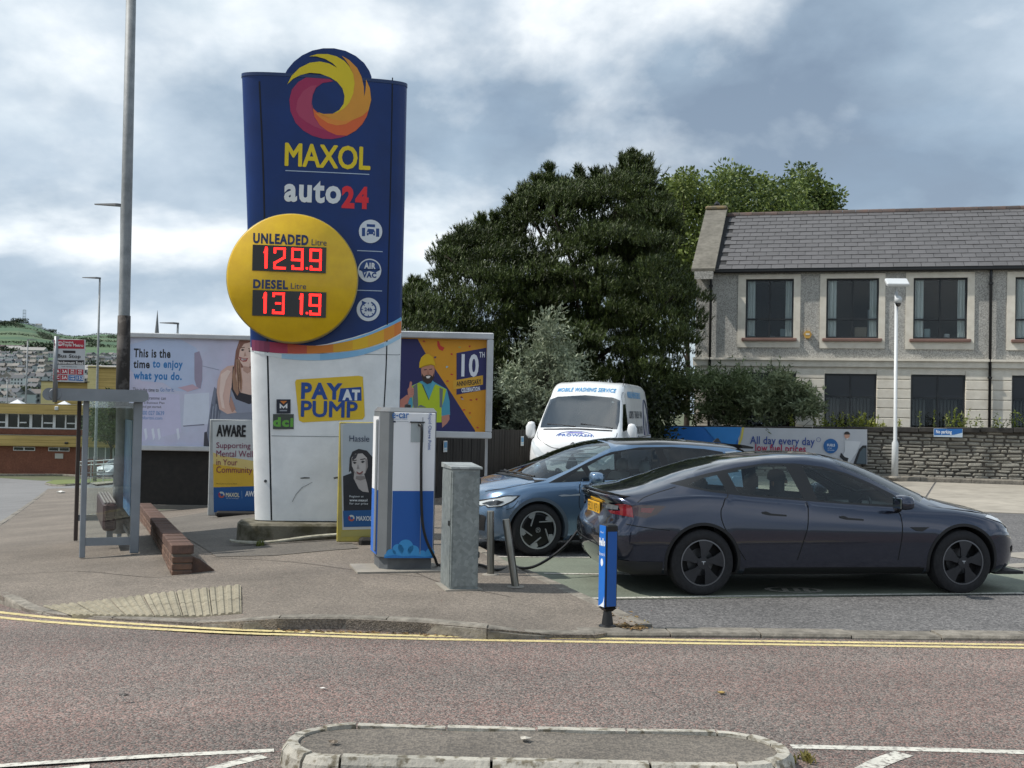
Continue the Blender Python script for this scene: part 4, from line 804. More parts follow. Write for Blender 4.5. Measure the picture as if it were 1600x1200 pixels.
def banner_hassle():
    p = pav(560, 850); yaw = radians(9); pl = Plane(p, yaw)
    t = thing('banner_sign', 'yellow edged banner sign with grey portrait of a woman between totem and charger', 'banner sign', p, yaw)
    A = [pl.uv(x, y) for x, y in ((530, 659), (612, 657), (612, 838), (532, 847))]; x0, x1 = A[0][0], A[1][0]; z0, z1 = A[3][1], A[0][1]
    MB().bbox(((x0 + x1) / 2, .03, (z0 + z1) / 2), (x1 - x0, .05, z1 - z0), .012).build('frame_panel', pm('banner_yellow', '#b8a94c', .6, c2='#9f935a', scale=4, dirt=.25), t)
    MB().bbox(((x0 + x1) / 2 + .18, .06, .03), (x1 - x0 - .2, .4, .12), .03).build('rubber_foot', MATS['rubber_black'], t)
    P = Print(pl, .003)
    P.px([(532, 662), (612, 660), (612, 826), (535, 828)], '#b9bcba', 0); P.px(rrect(536, 661, 640, 780, 7), '#a9b2b8', 1); P.px([(536, 744), (552, 738), (612, 740), (612, 800), (537, 800)], '#20242c', 2)
    P.px([(536, 798), (612, 796), (612, 822), (537, 823.5)], '#114f86', 4); P.px([(533, 830), (612, 827), (612, 836), (533, 839)], '#a39a58', 1)
    k = dict(ox=300, oy=520, k=400 / 1412); hair, sk = '#26262b', '#a9a4a2'
    P.px([(870, 690), (885, 655), (920, 640), (965, 650), (1000, 690), (1000, 800), (980, 860), (900, 830), (875, 760), (865, 770)], hair, 3, **k)
    P.px([(880, 690), (900, 668), (940, 665), (965, 690), (970, 740), (955, 775), (930, 788), (900, 770), (882, 735)], '#b5b0ad', 4, **k)
    P.px([(895, 770), (950, 780), (965, 830), (975, 880), (900, 870), (890, 820)], sk, 4, **k); P.px([(840, 850), (890, 800), (920, 860), (960, 890), (1000, 900), (1000, 950), (840, 950)], '#1c2028', 5, **k)
    for pts, c in (([(886, 716), (897, 711), (909, 716), (897, 724)], '#26242a'), ([(930, 712), (942, 705), (954, 710), (942, 719)], '#26242a'), ([(884, 704), (908, 700), (908, 705), (884, 709)], '#3a3638'), ([(928, 697), (954, 692), (955, 697), (928, 702)], '#3a3638'), ([(906, 765), (925, 768), (944, 762), (940, 774), (922, 782), (910, 776)], '#7d4f4e'), ([(912, 767), (938, 765), (925, 772)], '#e6e0dc'), ([(915, 722), (924, 750), (908, 752)], '#8f8a88'), ([(884, 735), (893, 770), (915, 785), (900, 772), (889, 750)], '#8c8684'), ([(955, 690), (968, 700), (970, 740), (957, 770), (960, 730)], '#8c8684'), ([(905, 790), (950, 790), (958, 805), (930, 815), (903, 806)], '#7f7977'), ([(893, 672), (915, 666), (905, 690), (886, 705), (882, 695)], '#35343a')): P.px(pts, c, 6, **k)
    mini_swirl(P, 549, 809.5, 5, 6); P.build(t, 'print'); W = flat('#c8cfd4')
    for s, a, b, c, d, m, bo in (('Hassle', 546, 680.5, 577, 690, flat('#22304e'), .0), ('MAXOL', 557, 806.5, 581, 813.5, W, .04), ('Register at', 546, 774, 568, 778, W, 0), ('www.maxol', 546, 779.5, 574, 783.5, W, .03), ('for our price', 546, 785, 575, 789.5, W, 0)): ptext(t, pl, s, a, b, c, d, m, y=-.009, bold=bo)
banner_hassle()
# ================================================================== rapid charger, cabinet, posts
CH_YAW = radians(15)
def charger():
    p = pav(603, 893); pl = Plane(p, CH_YAW); t = thing('rapid_charger', 'white, grey and blue rapid charge point on a grey plinth', 'charging point', p, CH_YAW)
    w = pl.uv(679, 800)[0]; zt = pl.uv(640, 637)[1]; zb_ = .15; d = .52; ch = .085
    mg, mwh = pm('charger_grey', '#74787b', .45, metal=.2, c2='#6b6f72', scale=3, dirt=.1), pm('charger_white', '#e8e9ec', .35, dirt=.06)
    mb = MB(); mb.slab([(0, 0), (w, 0), (w, d), (-ch, d), (-ch, ch)], zb_, zt - .045); mb.build('housing', mg, t)
    mb = MB(); P0 = [(-.004, -.004), (w + .004, -.004), (w + .004, d), (-ch - .004, d), (-ch - .004, ch)]; P1 = [(.03, .08), (w - .02, .08), (w - .02, d - .02), (-ch + .03, d - .02), (-ch + .03, ch + .06)]
    mb.add([(x, y, zt - .045) for x, y in P0] + [(x, y, zt) for x, y in P1], [(i, (i + 1) % 5, 5 + (i + 1) % 5, 5 + i) for i in range(5)] + [tuple(range(5, 10)), (4, 3, 2, 1, 0)]); mb.build('roof_cap', mg, t)
    MB().slab([(.02, .03), (w - .02, .03), (w - .02, d - .03), (-ch + .03, d - .03), (-ch + .03, ch + .03)], -.02, zb_).build('plinth', pm('charger_plinth', '#63676a', .6, c2='#53565a', scale=5, dirt=.25), t)
    MB().slab([(-.32, -.14), (w + .1, -.14), (w + .1, d), (-.32, d)], -.05, .018).build('base_slab', m_conc, t)
    MB().lathe([(.035, 0), (.035, .03), (.0001, .045)], 14, 'z', (w * .45, .2, zt)).build('antenna', pm('antenna_black', '#18181a', .4), t)
    x0 = .048; xs = w - .155
    fr = Print(pl, -.0, .001)
    def R(a, b, c_, e): return [(a, b), (c_, b), (c_, e), (a, e)]
    z_mid = pl.uv(640, 767)[1]
    MB().bbox(((x0 + w - .012) / 2, .0, (zb_ + .03 + zt - .052) / 2), (w - .06, .02, zt - zb_ - .082), .006).build('front_panel', mwh, t)
    P = Print(pl, -.0125, .001); zl = zb_ + .03
    P.loc(R(x0 + .002, zl, w - .016, z_mid), '#1f5aa8'); cl = []
    for (x, y, r_) in ((611, 866, 8), (622, 859, 9), (634, 855, 12), (646, 861, 9), (660, 866, 6), (672, 864, 7)): P.px([(x + r_ * cos(q), min(872, y + r_ * sin(q))) for q in np.linspace(0, 2 * pi, 25)[:-1]], '#3d97d6', 1)
    P.px([(601, 866), (676, 866), (678, 872), (600, 872)], '#3d97d6', 2); P.px([(600, 870), (615, 867), (630, 869), (648, 868), (664, 870), (678, 868), (678, 872), (600, 872)], '#2678c2', 3)
    P.loc(R(xs, zl, xs + .006, zt - .1), '#8b9096', 4); P.loc(R(pl.uv(614, 657)[0], pl.uv(614, 660)[1], pl.uv(618, 657)[0], pl.uv(614, 657.5)[1]), '#1b2340', 4); P.loc(R(pl.uv(619, 657)[0], pl.uv(619, 658.6)[1], pl.uv(638, 657)[0], pl.uv(619, 658.1)[1]), '#8a9099', 4)
    P.build(t, 'front_print')
    # cable recess
    a, b = pl.uv(642, 660), pl.uv(661, 691); mb = MB(); mb.box(((a[0] + b[0]) / 2, -.0135, (a[1] + b[1]) / 2), (b[0] - a[0], .004, a[1] - b[1])); mb.build('holster_recess', pm('recess_grey', '#aab2b4', .5, dirt=.1), t)
    MB().box(((a[0] + b[0]) / 2, -.02, a[1] + .004), (b[0] - a[0] + .02, .02, .012)).build('holster_lip', pm('holster_black', '#1b1c1e', .5), t)
    B = flat('#2b6cb0')
    ptext(t, pl, 'e-car', 613, 645.5, 639, 653.5, B, y=-.016, bold=.01); ptext(t, pl, 'Designed for Freedom', 613.5, 654, 637, 655.8, B, y=-.016)
    tx = (xs + w) / 2; a, b = pl.uv(681, 645)[1], pl.uv(681, 664)[1]
    for s, ya, yb_, bo in (('Rapid', 646, 662.5, 0), ('Charge Point', 665, 703, .02)):
        z1, z0 = pl.uv(681, ya)[1], pl.uv(681, yb_)[1]; text(t, s, tx - (z1 - z0) / 2, (z0 + z1) / 2 - .022, tx + (z1 - z0) / 2, (z0 + z1) / 2 + .022, flat('#5a6fa5'), y=-.0165, bold=bo, rot=-pi / 2)
    # left side panel, in its own facing
    lp = MB(); zs0, zs1 = zb_ + .02, zt - .1
    lp.box((-ch - .006, (d + ch) / 2, (z_mid + zs1) / 2), (.012, d - ch - .04, zs1 - z_mid)); lp.build('side_panel', mwh, t)
    MB().box((-ch - .006, (d + ch) / 2, (z_mid + zs0) / 2), (.0121, d - ch - .04, z_mid - zs0 - .001)).build('side_panel', flat('#2f68bf'), t)
    MB().bbox((-ch - .02, ch + .05, (zs0 + zs1) / 2), (.03, .05, zs1 - zs0 - .06), .012).build('side_grip', pm('side_grip_grey', '#8d9194', .35, metal=.3), t)
    return pl, p, w, zt
CPL, CP0, CW, CZT = charger()
def cabinet():
    p = pav(703, 923); yaw = radians(15); pl = Plane(p, yaw); zt = pl.uv(705, 733)[1]; w = pl.uv(748, 850)[0]; d = .46
    t = thing('galvanised_cabinet', 'mottled galvanised steel feeder cabinet standing beside the rapid charger', 'cabinet', p, yaw)
    mgv = pm('galvanised_spangle', '#7d8484', .5, metal=.45, c2='#929998', scale=30, lo=.1, hi=1.0, tex='voronoi', dirt=.22, dscale=4)
    MB().bbox((w / 2, d / 2, zt / 2 - .02), (w, d, zt + .04), .006).build('body', mgv, t)
    mb = MB(); mb.add([(-.012, -.012, zt), (w + .02, -.012, zt), (w + .02, d + .01, zt), (-.012, d + .01, zt), (-.012, -.012, zt + .02), (w + .02, -.012, zt + .02), (w + .02, d + .01, zt + .045), (-.012, d + .01, zt + .045)], [(3, 2, 1, 0), (4, 5, 6, 7), (0, 1, 5, 4), (1, 2, 6, 5), (2, 3, 7, 6), (3, 0, 4, 7)]); mb.build('sloping_lid', pm('galvanised_lid', '#a9aeac', .45, metal=.4, c2='#8f9594', scale=14, tex='voronoi'), t)
    for z in (zt * .9, zt * .6, zt * .29): MB().bbox((w + .006, .03, z), (.02, .03, .06), .005).build('hinge', pm('hinge_dark', '#3c3f40', .5, metal=.5), t)
    MB().box((-.003, d * .5, zt * .5), (.006, d - .05, zt - .06)).build('door', mgv, t); MB().bbox((-.012, d * .12, zt * .55), (.02, .03, .05), .004).build('door_lock', MATS['hinge_dark'], t); MB().box((w * .5, -.004, zt * .5), (w - .04, .008, zt - .08)).build('front_panel', mgv, t)
    MB().slab([(-.05, -.04), (w + .04, -.04), (w + .04, d), (-.05, d)], -.04, .012).build('base_edge', m_conc, t)
cabinet()
m_st = pm('brushed_steel', '#8f8f8a', .32, metal=.85, c2='#6f6d66', scale=30, stretch=(1, 1, .06), dirt=.2)
def post(px, py, pxt, pyt, lab, r=.038):
    p = pav(px, py); q = at_y(pxt, pyt, p.y); t = thing('steel_bollard', lab, 'bollard', p)
    ax = (q - p); n = ax.normalized(); top = n * ax.length
    MB().tube([n * -.08, top - n * .012, top], [r, r, r * .93], 20).build('tube', m_st, t, angle=40)
    MB().tube([top, top + n * .004], [r * .9, r * .9], 20).build('end_cap', pm('bollard_cap', '#a9a69c', .4, metal=.6), t)
    MB().lathe([(r + .05, 0), (r + .045, .008), (r, .012)], 20).build('ground_collar', m_conc, t)
post(766.5, 898, 766.5, 799, 'upright brushed steel bollard nearest the galvanised cabinet'); post(805.5, 917, 790.5, 812, 'leaning brushed steel bollard beside the charging bay')
def hello_sign():
    p = ground(949, 979, .035); yaw = radians(24); pl = Plane(p, yaw); t = thing('hello_post', 'slim blue four sided post with Hello lettering on a black foot at the forecourt entrance', 'sign post', p, yaw)
    z0, z1 = pl.uv(950, 949)[1], pl.uv(950, 819)[1]; w = .115; mk = pm('sign_black', '#121315', .45, dirt=.15)
    yaw2 = 0
    MB().lathe([(.075, 0), (.07, .012), (.05, .02), (.034, .13), (.03, .16)], 20).build('foot', mk, t, angle=40)
    n = 4; mb = MB(); S = lambda s, z: [(-s, -s, z), (s, -s, z), (s, s, z), (-s, s, z)]
    mb.add(S(.03, .13) + S(w / 2, z0), [(i, (i + 1) % 4, 4 + (i + 1) % 4, 4 + i) for i in range(4)] + [(3, 2, 1, 0)]); mb.build('taper', mk, t)
    MB().bbox((0, 0, (z0 + z1) / 2), (w, w, z1 - z0), .012).build('body', mk, t)
    mbl = pm('hello_blue', '#0f56a6', .4, dirt=.12)
    MB().box((0, -w / 2 - .002, (z0 + z1) / 2 - .02), (w - .03, .006, z1 - z0 - .075)).build('front_panel', mbl, t)
    sp = MB().box((-w / 2 - .002, 0, (z0 + z1) / 2), (.006, w - .012, z1 - z0 - .02)).build('side_panel', pm('hello_blue_bright', '#1668c0', .35, dirt=.06), t)
    fn = lambda X, Z: (-w / 2 - .0065, -X, Z)
    W = flat('#dfe6ee'); zz = lambda f: z1 - f * (z1 - z0)
    for s, f0, f1, a, b, bo in (('Hello', .26, .165, -.05, .05, .06), ('Entrance St', .375, .335, -.05, .05, .0), ('Maxol', .105, .085, -.03, .02, .0)):
        text(t, s, a, zz(f0), b, zz(f1), W, bold=bo, fn=fn)
    mb = MB(); mb.add([fn(.0 + .022 * cos(6.283 * i / 20), zz(.455) + .032 * sin(6.283 * i / 20)) for i in range(20)], [tuple(range(19, -1, -1))]); mb.build('round_mark', W, t)
    mb = MB(); mb.add([fn(*q) for q in ((w / 2 - .008, z0 + .012), (w / 2 - .008, z0 + .1), (.03, z0 + .05), (-.02, z0 + .02), (-.05, z0 + .012))], [(4, 3, 2, 1, 0)]); mb.build('corner_print', W, t)
hello_sign()
def cables():
    a = CPL.uv(658, 664, -.03); loc = lambda x, y, z: CP0 + CPL.ex * x + CPL.ey * y + Vector((0, 0, z))
    P = [loc(a[0] - .02, -.02, a[1]), loc(a[0], -.07, a[1] - .04), loc(*[CPL.uv(658, 720, -.06)[0], -.06, CPL.uv(658, 720, -.06)[1]]), loc(CPL.uv(659, 800, -.06)[0], -.06, CPL.uv(659, 800, -.06)[1]), loc(CPL.uv(665, 840, -.07)[0], -.07, CPL.uv(665, 840, -.07)[1]), loc(CPL.uv(680, 872, -.06)[0], -.03, CPL.uv(680, 872, -.06)[1]), loc(CW + .12, .28, .02), loc(CW + .35, .55, .03), pav(752, 886) + Vector((0, 0, .02)), pav(775, 893) + Vector((0, 0, .02)), ground(800, 892, .03) + Vector((0, 0, .04)), at_y(828, 887, 12.35), at_y(856, 874, 12.45), at_y(884, 852, 12.6), at_y(905, 826, 12.8), at_y(918, 805, 12.95), at_y(925, 797, 13.0)]
    o = MB().tube(smooth_path(P, 8), .015, 10).build('charging_cable', pm('cable_black', '#111112', .5, dirt=.1), smooth=True); tag(o, 'thick black charging cable running from the rapid charger to the dark grey car', 'cable')
cables()
# ================================================================== vehicles
def mono(T):
    """smooth monotone interpolation through (x, value) keys"""
    T = sorted(T); X = np.array([a for a, _ in T], float); Y = np.array([b for _, b in T], float); h = np.diff(X); d = np.diff(Y) / h; m = np.zeros(len(X)); m[0], m[-1] = d[0], d[-1]
    for i in range(1, len(X) - 1):
        if d[i - 1] * d[i] > 0: w1, w2 = 2 * h[i] + h[i - 1], h[i] + 2 * h[i - 1]; m[i] = (w1 + w2) / (w1 / d[i - 1] + w2 / d[i])
    def f(x):
        x = min(max(x, X[0]), X[-1]); i = min(max(int(np.searchsorted(X, x)) - 1, 0), len(h) - 1); t = (x - X[i]) / h[i]
        return (1 + 2 * t) * (1 - t) ** 2 * Y[i] + t * (1 - t) ** 2 * h[i] * m[i] + t * t * (3 - 2 * t) * Y[i + 1] + t * t * (t - 1) * h[i] * m[i + 1]
    return f
class Car:
    """half body swept along x; v runs from the sill (0) over belt (4) and roof rail (5) to the centre line (7)"""
    VS = 0.25
    def __init__(s, top, belt, rail, yrail, W, x0, x1, zb=0.20, nose=(.6, 2.6), tail=(.35, 3.6), zmax=.62, rear=None, frontx=None):
        s.top, s.belt, s.rail, s.yr = mono(top), mono(belt), mono(rail), mono(yrail); s.W, s.x0, s.x1, s.zb = W, x0, x1, zb; s.nose, s.tail, s.zmax, s.rear, s.frontx = nose, tail, zmax, rear, frontx
    def shrink(s, x):
        e = 1.0; L_, n = s.nose
        if x > s.x1 - L_: t = min(1, (x - (s.x1 - L_)) / L_); e *= max(0, 1 - t ** n) ** (1 / n)
        L_, n = s.tail
        if x < s.x0 + L_: t = min(1, ((s.x0 + L_) - x) / L_); e *= max(0, 1 - t ** n) ** (1 / n)
        return e
    def ctrl(s, x):
        zt, zb_, zr, yr = s.top(x), s.belt(x), s.rail(x), s.yr(x); W = s.W; zr = min(zr, zt - .006); zb_ = min(zb_, zr - .01); lo = s.zb
        zm = min(s.zmax, zb_ - .08)
        return [(W * .90, lo), (W * .962, lo + .07), (W, zm), (W * .972, zb_ - .05), (W * .935, zb_), (yr, zr), (yr * .58, zt - .22 * (zt - zr)), (0, zt)]
    def P(s, x, v, lift=0.0):
        C = s.ctrl(x); e = s.shrink(x); i = min(int(v), 6); t = v - i
        a = C[i - 1] if i > 0 else (2 * C[0][0] - C[1][0], 2 * C[0][1] - C[1][1]); b, c = C[i], C[i + 1]; d = C[i + 2] if i < 6 else (-C[6][0], C[6][1])
        q = []
        for k in (0, 1): q.append(0.5 * (2 * b[k] + (c[k] - a[k]) * .8 * t + (2 * (a[k] * .8 + b[k] * .2) - 5 * b[k] + 4 * c[k] - (d[k] * .8 + c[k] * .2) + 0 * b[k]) * t * t + (3 * b[k] - (a[k] * .8 + b[k] * .2) - 3 * c[k] + (d[k] * .8 + c[k] * .2)) * t ** 3) if False else s._h(a[k], b[k], c[k], d[k], t))
        y, z = q[0] * e, q[1]; X = x
        if s.rear: X += s.rear(z) * sst((s.x0 + .45 - x) / .40)
        if s.frontx: X += s.frontx(z) * sst((x - s.x1 + .5) / .45)
        p = Vector((X, y, z))
        if lift:
            n = s.N(x, v); p = p + n * lift
        return p
    @staticmethod
    def _h(a, b, c, d, t, k=.38):
        m0, m1 = (c - a) * k, (d - b) * k; return (1 + 2 * t) * (1 - t) ** 2 * b + t * (1 - t) ** 2 * m0 + t * t * (3 - 2 * t) * c + t * t * (t - 1) * m1
    def N(s, x, v):
        h = .01; xa, xb = max(x - h, s.x0), min(x + h, s.x1); va, vb = max(v - .03, 0), min(v + .03, 7); A = s.P(xb, v) - s.P(xa, v); B = s.P(x, vb) - s.P(x, va); n = A.cross(B) * -1
        if n.length < 1e-9: return Vector((1 if x > 0 else -1, 0, 0))
        n.normalize()
        return n if (n.y >= -1e-6 or n.z > 0) else -n
    def v_at(s, x, z, lo=0.6, hi=6.9):
        for _ in range(36):
            m = (lo + hi) / 2
            if s.P(x, m).z < z: lo = m
            else: hi = m
        return (lo + hi) / 2
    def sv(s, poly, n=4):
        """side-view (x,z) outline -> (x,v) outline, subdivided"""
        out = []; N_ = len(poly)
        for i in range(N_):
            a, b = poly[i], poly[(i + 1) % N_]
            for k in range(n): x, z = a[0] + (b[0] - a[0]) * k / n, a[1] + (b[1] - a[1]) * k / n; out.append((x, s.v_at(x, z)))
        return out
def car_mesh(c, regions, arches, mats, thing_, lining, zone=None):
    """cut the skin along region outlines and wheel arches; regions: (name, outline in (x,v), material, both sides?)"""
    K = Car.VS; xs = [c.x0, c.x0 + .002, c.x0 + .008, c.x0 + .02, c.x0 + .045, c.x0 + .08] + list(np.arange(c.x0 + .13, c.x1 - .12, .085)) + [c.x1 - .11, c.x1 - .07, c.x1 - .04, c.x1 - .02, c.x1 - .008, c.x1 - .002, c.x1]
    vv = [0, .5, 1, 1.25, 1.5, 1.75, 2, 2.25, 2.5, 2.75, 3, 3.25, 3.5, 3.75, 4, 4.25, 4.5, 4.75, 5, 5.2, 5.4, 5.7, 6, 6.3, 6.6, 7]
    pts = []; edges = []; seen = {}
    def add(x, v):
        k = (round(x, 5), round(v, 5))
        if k not in seen: seen[k] = len(pts); pts.append(Vector((k[0], k[1] * K)))
        return seen[k]
    polys = [r[1] for r in regions]; arc = []
    for (ax, az, ar) in arches:
        P = [(ax + ar * cos(a), max(az + ar * sin(a), c.zb + .002)) for a in np.linspace(-.25 if az > c.zb + .1 else 0, pi + .25, 30)]
        P = [(x, z) for x, z in P if z > c.zb + .004]
        A = [(P[0][0], 0.0)] + [(x, c.v_at(x, z, 0.0, 4.6)) for x, z in P] + [(P[-1][0], 0.0)]; arc.append(A)
    for x in xs:
        for v in vv: add(x, v)
    bd = [add(x, 0) for x in xs] + [add(c.x1, v) for v in vv[1:]] + [add(x, 7) for x in xs[::-1][1:]] + [add(c.x0, v) for v in vv[::-1][1:-1]]
    edges += list(zip(bd, bd[1:] + bd[:1]))
    for A in polys + arc:
        ids = [add(min(max(x, c.x0), c.x1), min(max(v, 0), 7)) for x, v in A]; edges += [(a, b) for a, b in zip(ids, ids[1:] + ids[:1]) if a != b]
    V, E, Fc, *_ = delaunay_2d_cdt(pts, edges, [], 0, 1e-6)
    XV = [(v.x, v.y / K) for v in V]; P3 = [c.P(x, v) for x, v in XV]; NN = [c.N(x, v) for x, v in XV]
    groups = {}
    for f in Fc:
        g = (sum(XV[i][0] for i in f) / len(f), sum(XV[i][1] for i in f) / len(f))
        if any(inside(g, A) for A in arc): continue
        k = -1
        for i, A in enumerate(polys):
            if inside(g, A): k = i; break
        groups.setdefault(k, []).append(f)
    def emit(name, faces, mat, sides, off=0.0):
        mb = MB()
        for sgn in sides:
            ids = sorted({i for f in faces for i in f}); mp = {i: n for n, i in enumerate(ids)}
            mb.add([((P3[i] + NN[i] * off).x, (P3[i] + NN[i] * off).y * sgn, (P3[i] + NN[i] * off).z) for i in ids], [tuple(mp[i] for i in (f if sgn < 0 else f[::-1])) for f in faces])
        me = bpy.data.meshes.new(name); me.from_pydata(mb.v, [], mb.f); bm = bmesh.new(); bm.from_mesh(me); bmesh.ops.remove_doubles(bm, verts=bm.verts, dist=2e-4)
        bmesh.ops.dissolve_degenerate(bm, dist=1e-5, edges=bm.edges); bmesh.ops.recalc_face_normals(bm, faces=bm.faces) if name == 'body_shell' else None
        bm.to_mesh(me); bm.free(); me.materials.append(mat); me.shade_smooth(); me.set_sharp_from_angle(angle=radians(38)); return link(name, me, thing_)
    for k, fs in groups.items():
        if k < 0: emit('body_shell', fs, mats['paint'], (1, -1)); emit('cabin_lining', fs, lining, (1, -1), -.022)
        else:
            nm, _, mat, both = regions[k]
            if both:
                for sg in (1, -1): emit(nm, fs, mat, (sg,))
            else: emit(nm, fs, mat, (1, -1))
            if nm in ('door', 'rear_door', 'bonnet', 'tailgate', 'sliding_door'): emit('cabin_lining', fs, lining, (1, -1), -.022)
def patch(c, name, outline, mat, parent, lift=.004, sides=(1, -1), n=3, dense=True):
    """a thin piece following the skin: outline in (x,v)"""
    K = Car.VS; out = []
    for i in range(len(outline)):
        a, b = outline[i], outline[(i + 1) % len(outline)]
        for k in range(n): out.append((a[0] + (b[0] - a[0]) * k / n, a[1] + (b[1] - a[1]) * k / n))
    pts = [Vector((x, v * K)) for x, v in out]; xs = [p[0] for p in out]; vs_ = [p[1] for p in out]
    if dense:
        for i in range(1, 8):
            for j in range(1, 8):
                q = (min(xs) + (max(xs) - min(xs)) * i / 8, min(vs_) + (max(vs_) - min(vs_)) * j / 8)
                if inside(q, out): pts.append(Vector((q[0], q[1] * K)))
    m = len(out); V, E, Fc, *_ = delaunay_2d_cdt(pts, [(i, (i + 1) % m) for i in range(m)], [], 1, 1e-6); res = []
    for sg in sides:
        mb = MB(); mb.add([(q.x, q.y * sg, q.z) for q in (c.P(v.x, v.y / K, lift) for v in V)], [tuple(f if sg < 0 else f[::-1]) for f in Fc]); res.append(mb.build(name, mat, parent, smooth=True))
    return res
def gapline(c, name, path, w, mat, parent, lift=.0015, sides=(1, -1), n=5):
    """thin dark line on the skin; path in (x,v)"""
    P = smooth_path([(x, v, 0) for x, v in path], n)
    for sg in sides:
        vs_ = []
        for i, p in enumerate(P):
            q = c.P(p.x, p.y, lift); nr = c.N(p.x, p.y); a, b = P[max(i - 1, 0)], P[min(i + 1, len(P) - 1)]; t = c.P(b.x, b.y) - c.P(a.x, a.y)
            s_ = t.cross(nr); s_ = s_.normalized() * w / 2 if s_.length > 1e-9 else Vector((0, 0, w / 2))
            for k in (-1, 1): r = q + s_ * k; vs_.append((r.x, r.y * sg, r.z))
        MB().add(vs_, [(2 * i, 2 * i + 1, 2 * i + 3, 2 * i + 2) for i in range(len(P) - 1)]).build(name, mat, parent)
m_tyre = pm('tyre_rubber', '#17171a', .85, c2='#222225', scale=30, dirt=.2); m_dark = pm('car_black_trim', '#101113', .4, dirt=.1); m_rough = pm('car_black_plastic', '#1a1b1d', .7, dirt=.12)
def wheel(parent, x, y, r, rim_r, w, style, sgn):
    """sgn +1: outer face towards +y"""
    t = bpy.data.objects.new('wheel', None); COL.objects.link(t); t.parent = parent; t.location = (x, y, r); t.scale = (1, sgn, 1)
    tw = w / 2; MB().lathe([(rim_r - .012, -tw), (r - .035, -tw), (r - .008, -tw + .02), (r, -tw + .05), (r, tw - .05), (r - .008, tw - .02), (r - .035, tw), (rim_r + .02, tw + .004), (rim_r - .004, tw - .008), (rim_r - .012, tw - .02)], 48, 'y', closed=True).build('tyre', m_tyre, t, angle=35)
    MB().lathe([(1e-6, tw - .11), (rim_r - .01, tw - .11), (rim_r - .008, -tw)], 36, 'y', caps=False).build('wheel_well', pm('brake_dark', '#0b0b0c', .7, dirt=0), t)
    MB().lathe([(.14, tw - .095), (.14, tw - .1), (.05, tw - .1)], 30, 'y', caps=False).build('brake_disc', pm('brake_steel', '#55575a', .4, metal=.8), t)
    if style == 'aero':
        md = pm('aero_cover', '#35363a', .42, metal=.35, c2='#2b2c30', scale=6, dirt=.1); me = pm('aero_edge', '#6d6f73', .35, metal=.6)
        MB().lathe([(rim_r - .004, tw - .008), (rim_r - .001, tw - .002), (rim_r - .013, tw - .001), (rim_r - .016, tw - .012)], 48, 'y', caps=False).build('rim', me, t, angle=35)
        for k in range(5):
            a = 2 * pi * k / 5 + .31; mb = MB()
            R_ = rim_r - .013
            prof = [(.03, -.6), (.10, -.38), (R_ * .62, -.46), (R_, -.50), (R_, -.3), (R_, -.1), (R_, .1), (R_, .22), (R_ * .6, .20), (.10, .30), (.03, .6)]
            ring = [(q * cos(a + th), q * sin(a + th), tw - .006 + .012 * (1 - q / R_)) for q, th in prof]; n = len(ring)
            mb.add([(p[0], p[2], p[1]) for p in ring] + [(p[0], p[2] - .02, p[1]) for p in ring], [tuple(range(n)), tuple(range(2 * n - 1, n - 1, -1))] + [(i, n + i, n + (i + 1) % n, (i + 1) % n) for i in range(n)]); mb.build('spoke', md, t)
        MB().lathe([(.062, tw - .02), (.06, tw + .008), (1e-6, tw + .012)], 24, 'y').build('hub_cap', md, t)
        mb = MB(); mb.add([(dx, tw + .0135, dz) for dx, dz in ((-.022, .018), (.022, .018), (.02, .012), (.005, .01), (0, -.022), (-.005, .01), (-.02, .012))], [tuple(range(7))]); mb.build('hub_emblem', flat('#b9bcc0'), t)
    elif style == 'blade':
        mk = pm('blade_black', '#0e0f11', .3, dirt=0); ml = pm('blade_silver', '#b5b8ba', .3, metal=.5, dirt=.05); R_ = rim_r - .012
        MB().lathe([(rim_r - .004, tw - .008), (rim_r + .004, tw + .004), (rim_r - .012, tw + .004), (rim_r - .016, tw - .012)], 48, 'y', caps=False).build('rim', ml, t, angle=35)
        MB().lathe([(R_, tw - .03), (.2, tw - .022), (1e-6, tw - .016)], 36, 'y', caps=False).build('rim_disc', mk, t)
        for k in range(5):
            a = 2 * pi * k / 5 + .25; ca, sa = cos(a), sin(a); f = lambda u, v: (u * ca - v * sa, u * sa + v * ca); mb = MB()
            for poly in ([(.055, -.085), (.06, -.098), (R_, -.035), (R_, -.018)], [(R_ - .002, -.02), (R_ * .62, -.08), (R_ * .75, -.12), (R_ * .93, -.105), (R_ * .99, -.06)]):
                q = [f(*p) for p in poly]; n = len(q); mb.add([(x_, tw - .004, z_) for x_, z_ in q] + [(x_, tw - .02, z_) for x_, z_ in q], [tuple(range(n)), tuple(range(2 * n - 1, n - 1, -1))] + [(i, n + i, n + (i + 1) % n, (i + 1) % n) for i in range(n)])
            mb.build('spoke', ml, t)
        MB().lathe([(.038, tw - .02), (.037, tw + .002), (1e-6, tw + .003)], 24, 'y').build('hub_cap', mk, t)
        mb = MB(); n = 24; mb.add([(q * cos(6.2832 * i / n), tw + .004, q * sin(6.2832 * i / n)) for q in (.034, .029) for i in range(n)], [(i, (i + 1) % n, n + (i + 1) % n, n + i) for i in range(n)])
        for sx in (-1, 1):
            mb.add([(sx * .012, tw + .004, .026), (sx * .018, tw + .004, .024), (sx * .006, tw + .004, .0), (0, tw + .004, .004)], [(0, 1, 2, 3)]); mb.add([(sx * .026, tw + .004, .012), (sx * .029, tw + .004, .004), (sx * .012, tw + .004, -.026), (sx * .004, tw + .004, -.008), (sx * .002, tw + .004, -.002), (sx * .012, tw + .004, -.014)], [(0, 1, 2, 3, 4, 5)])
        mb.build('hub_emblem', ml, t)
    else:
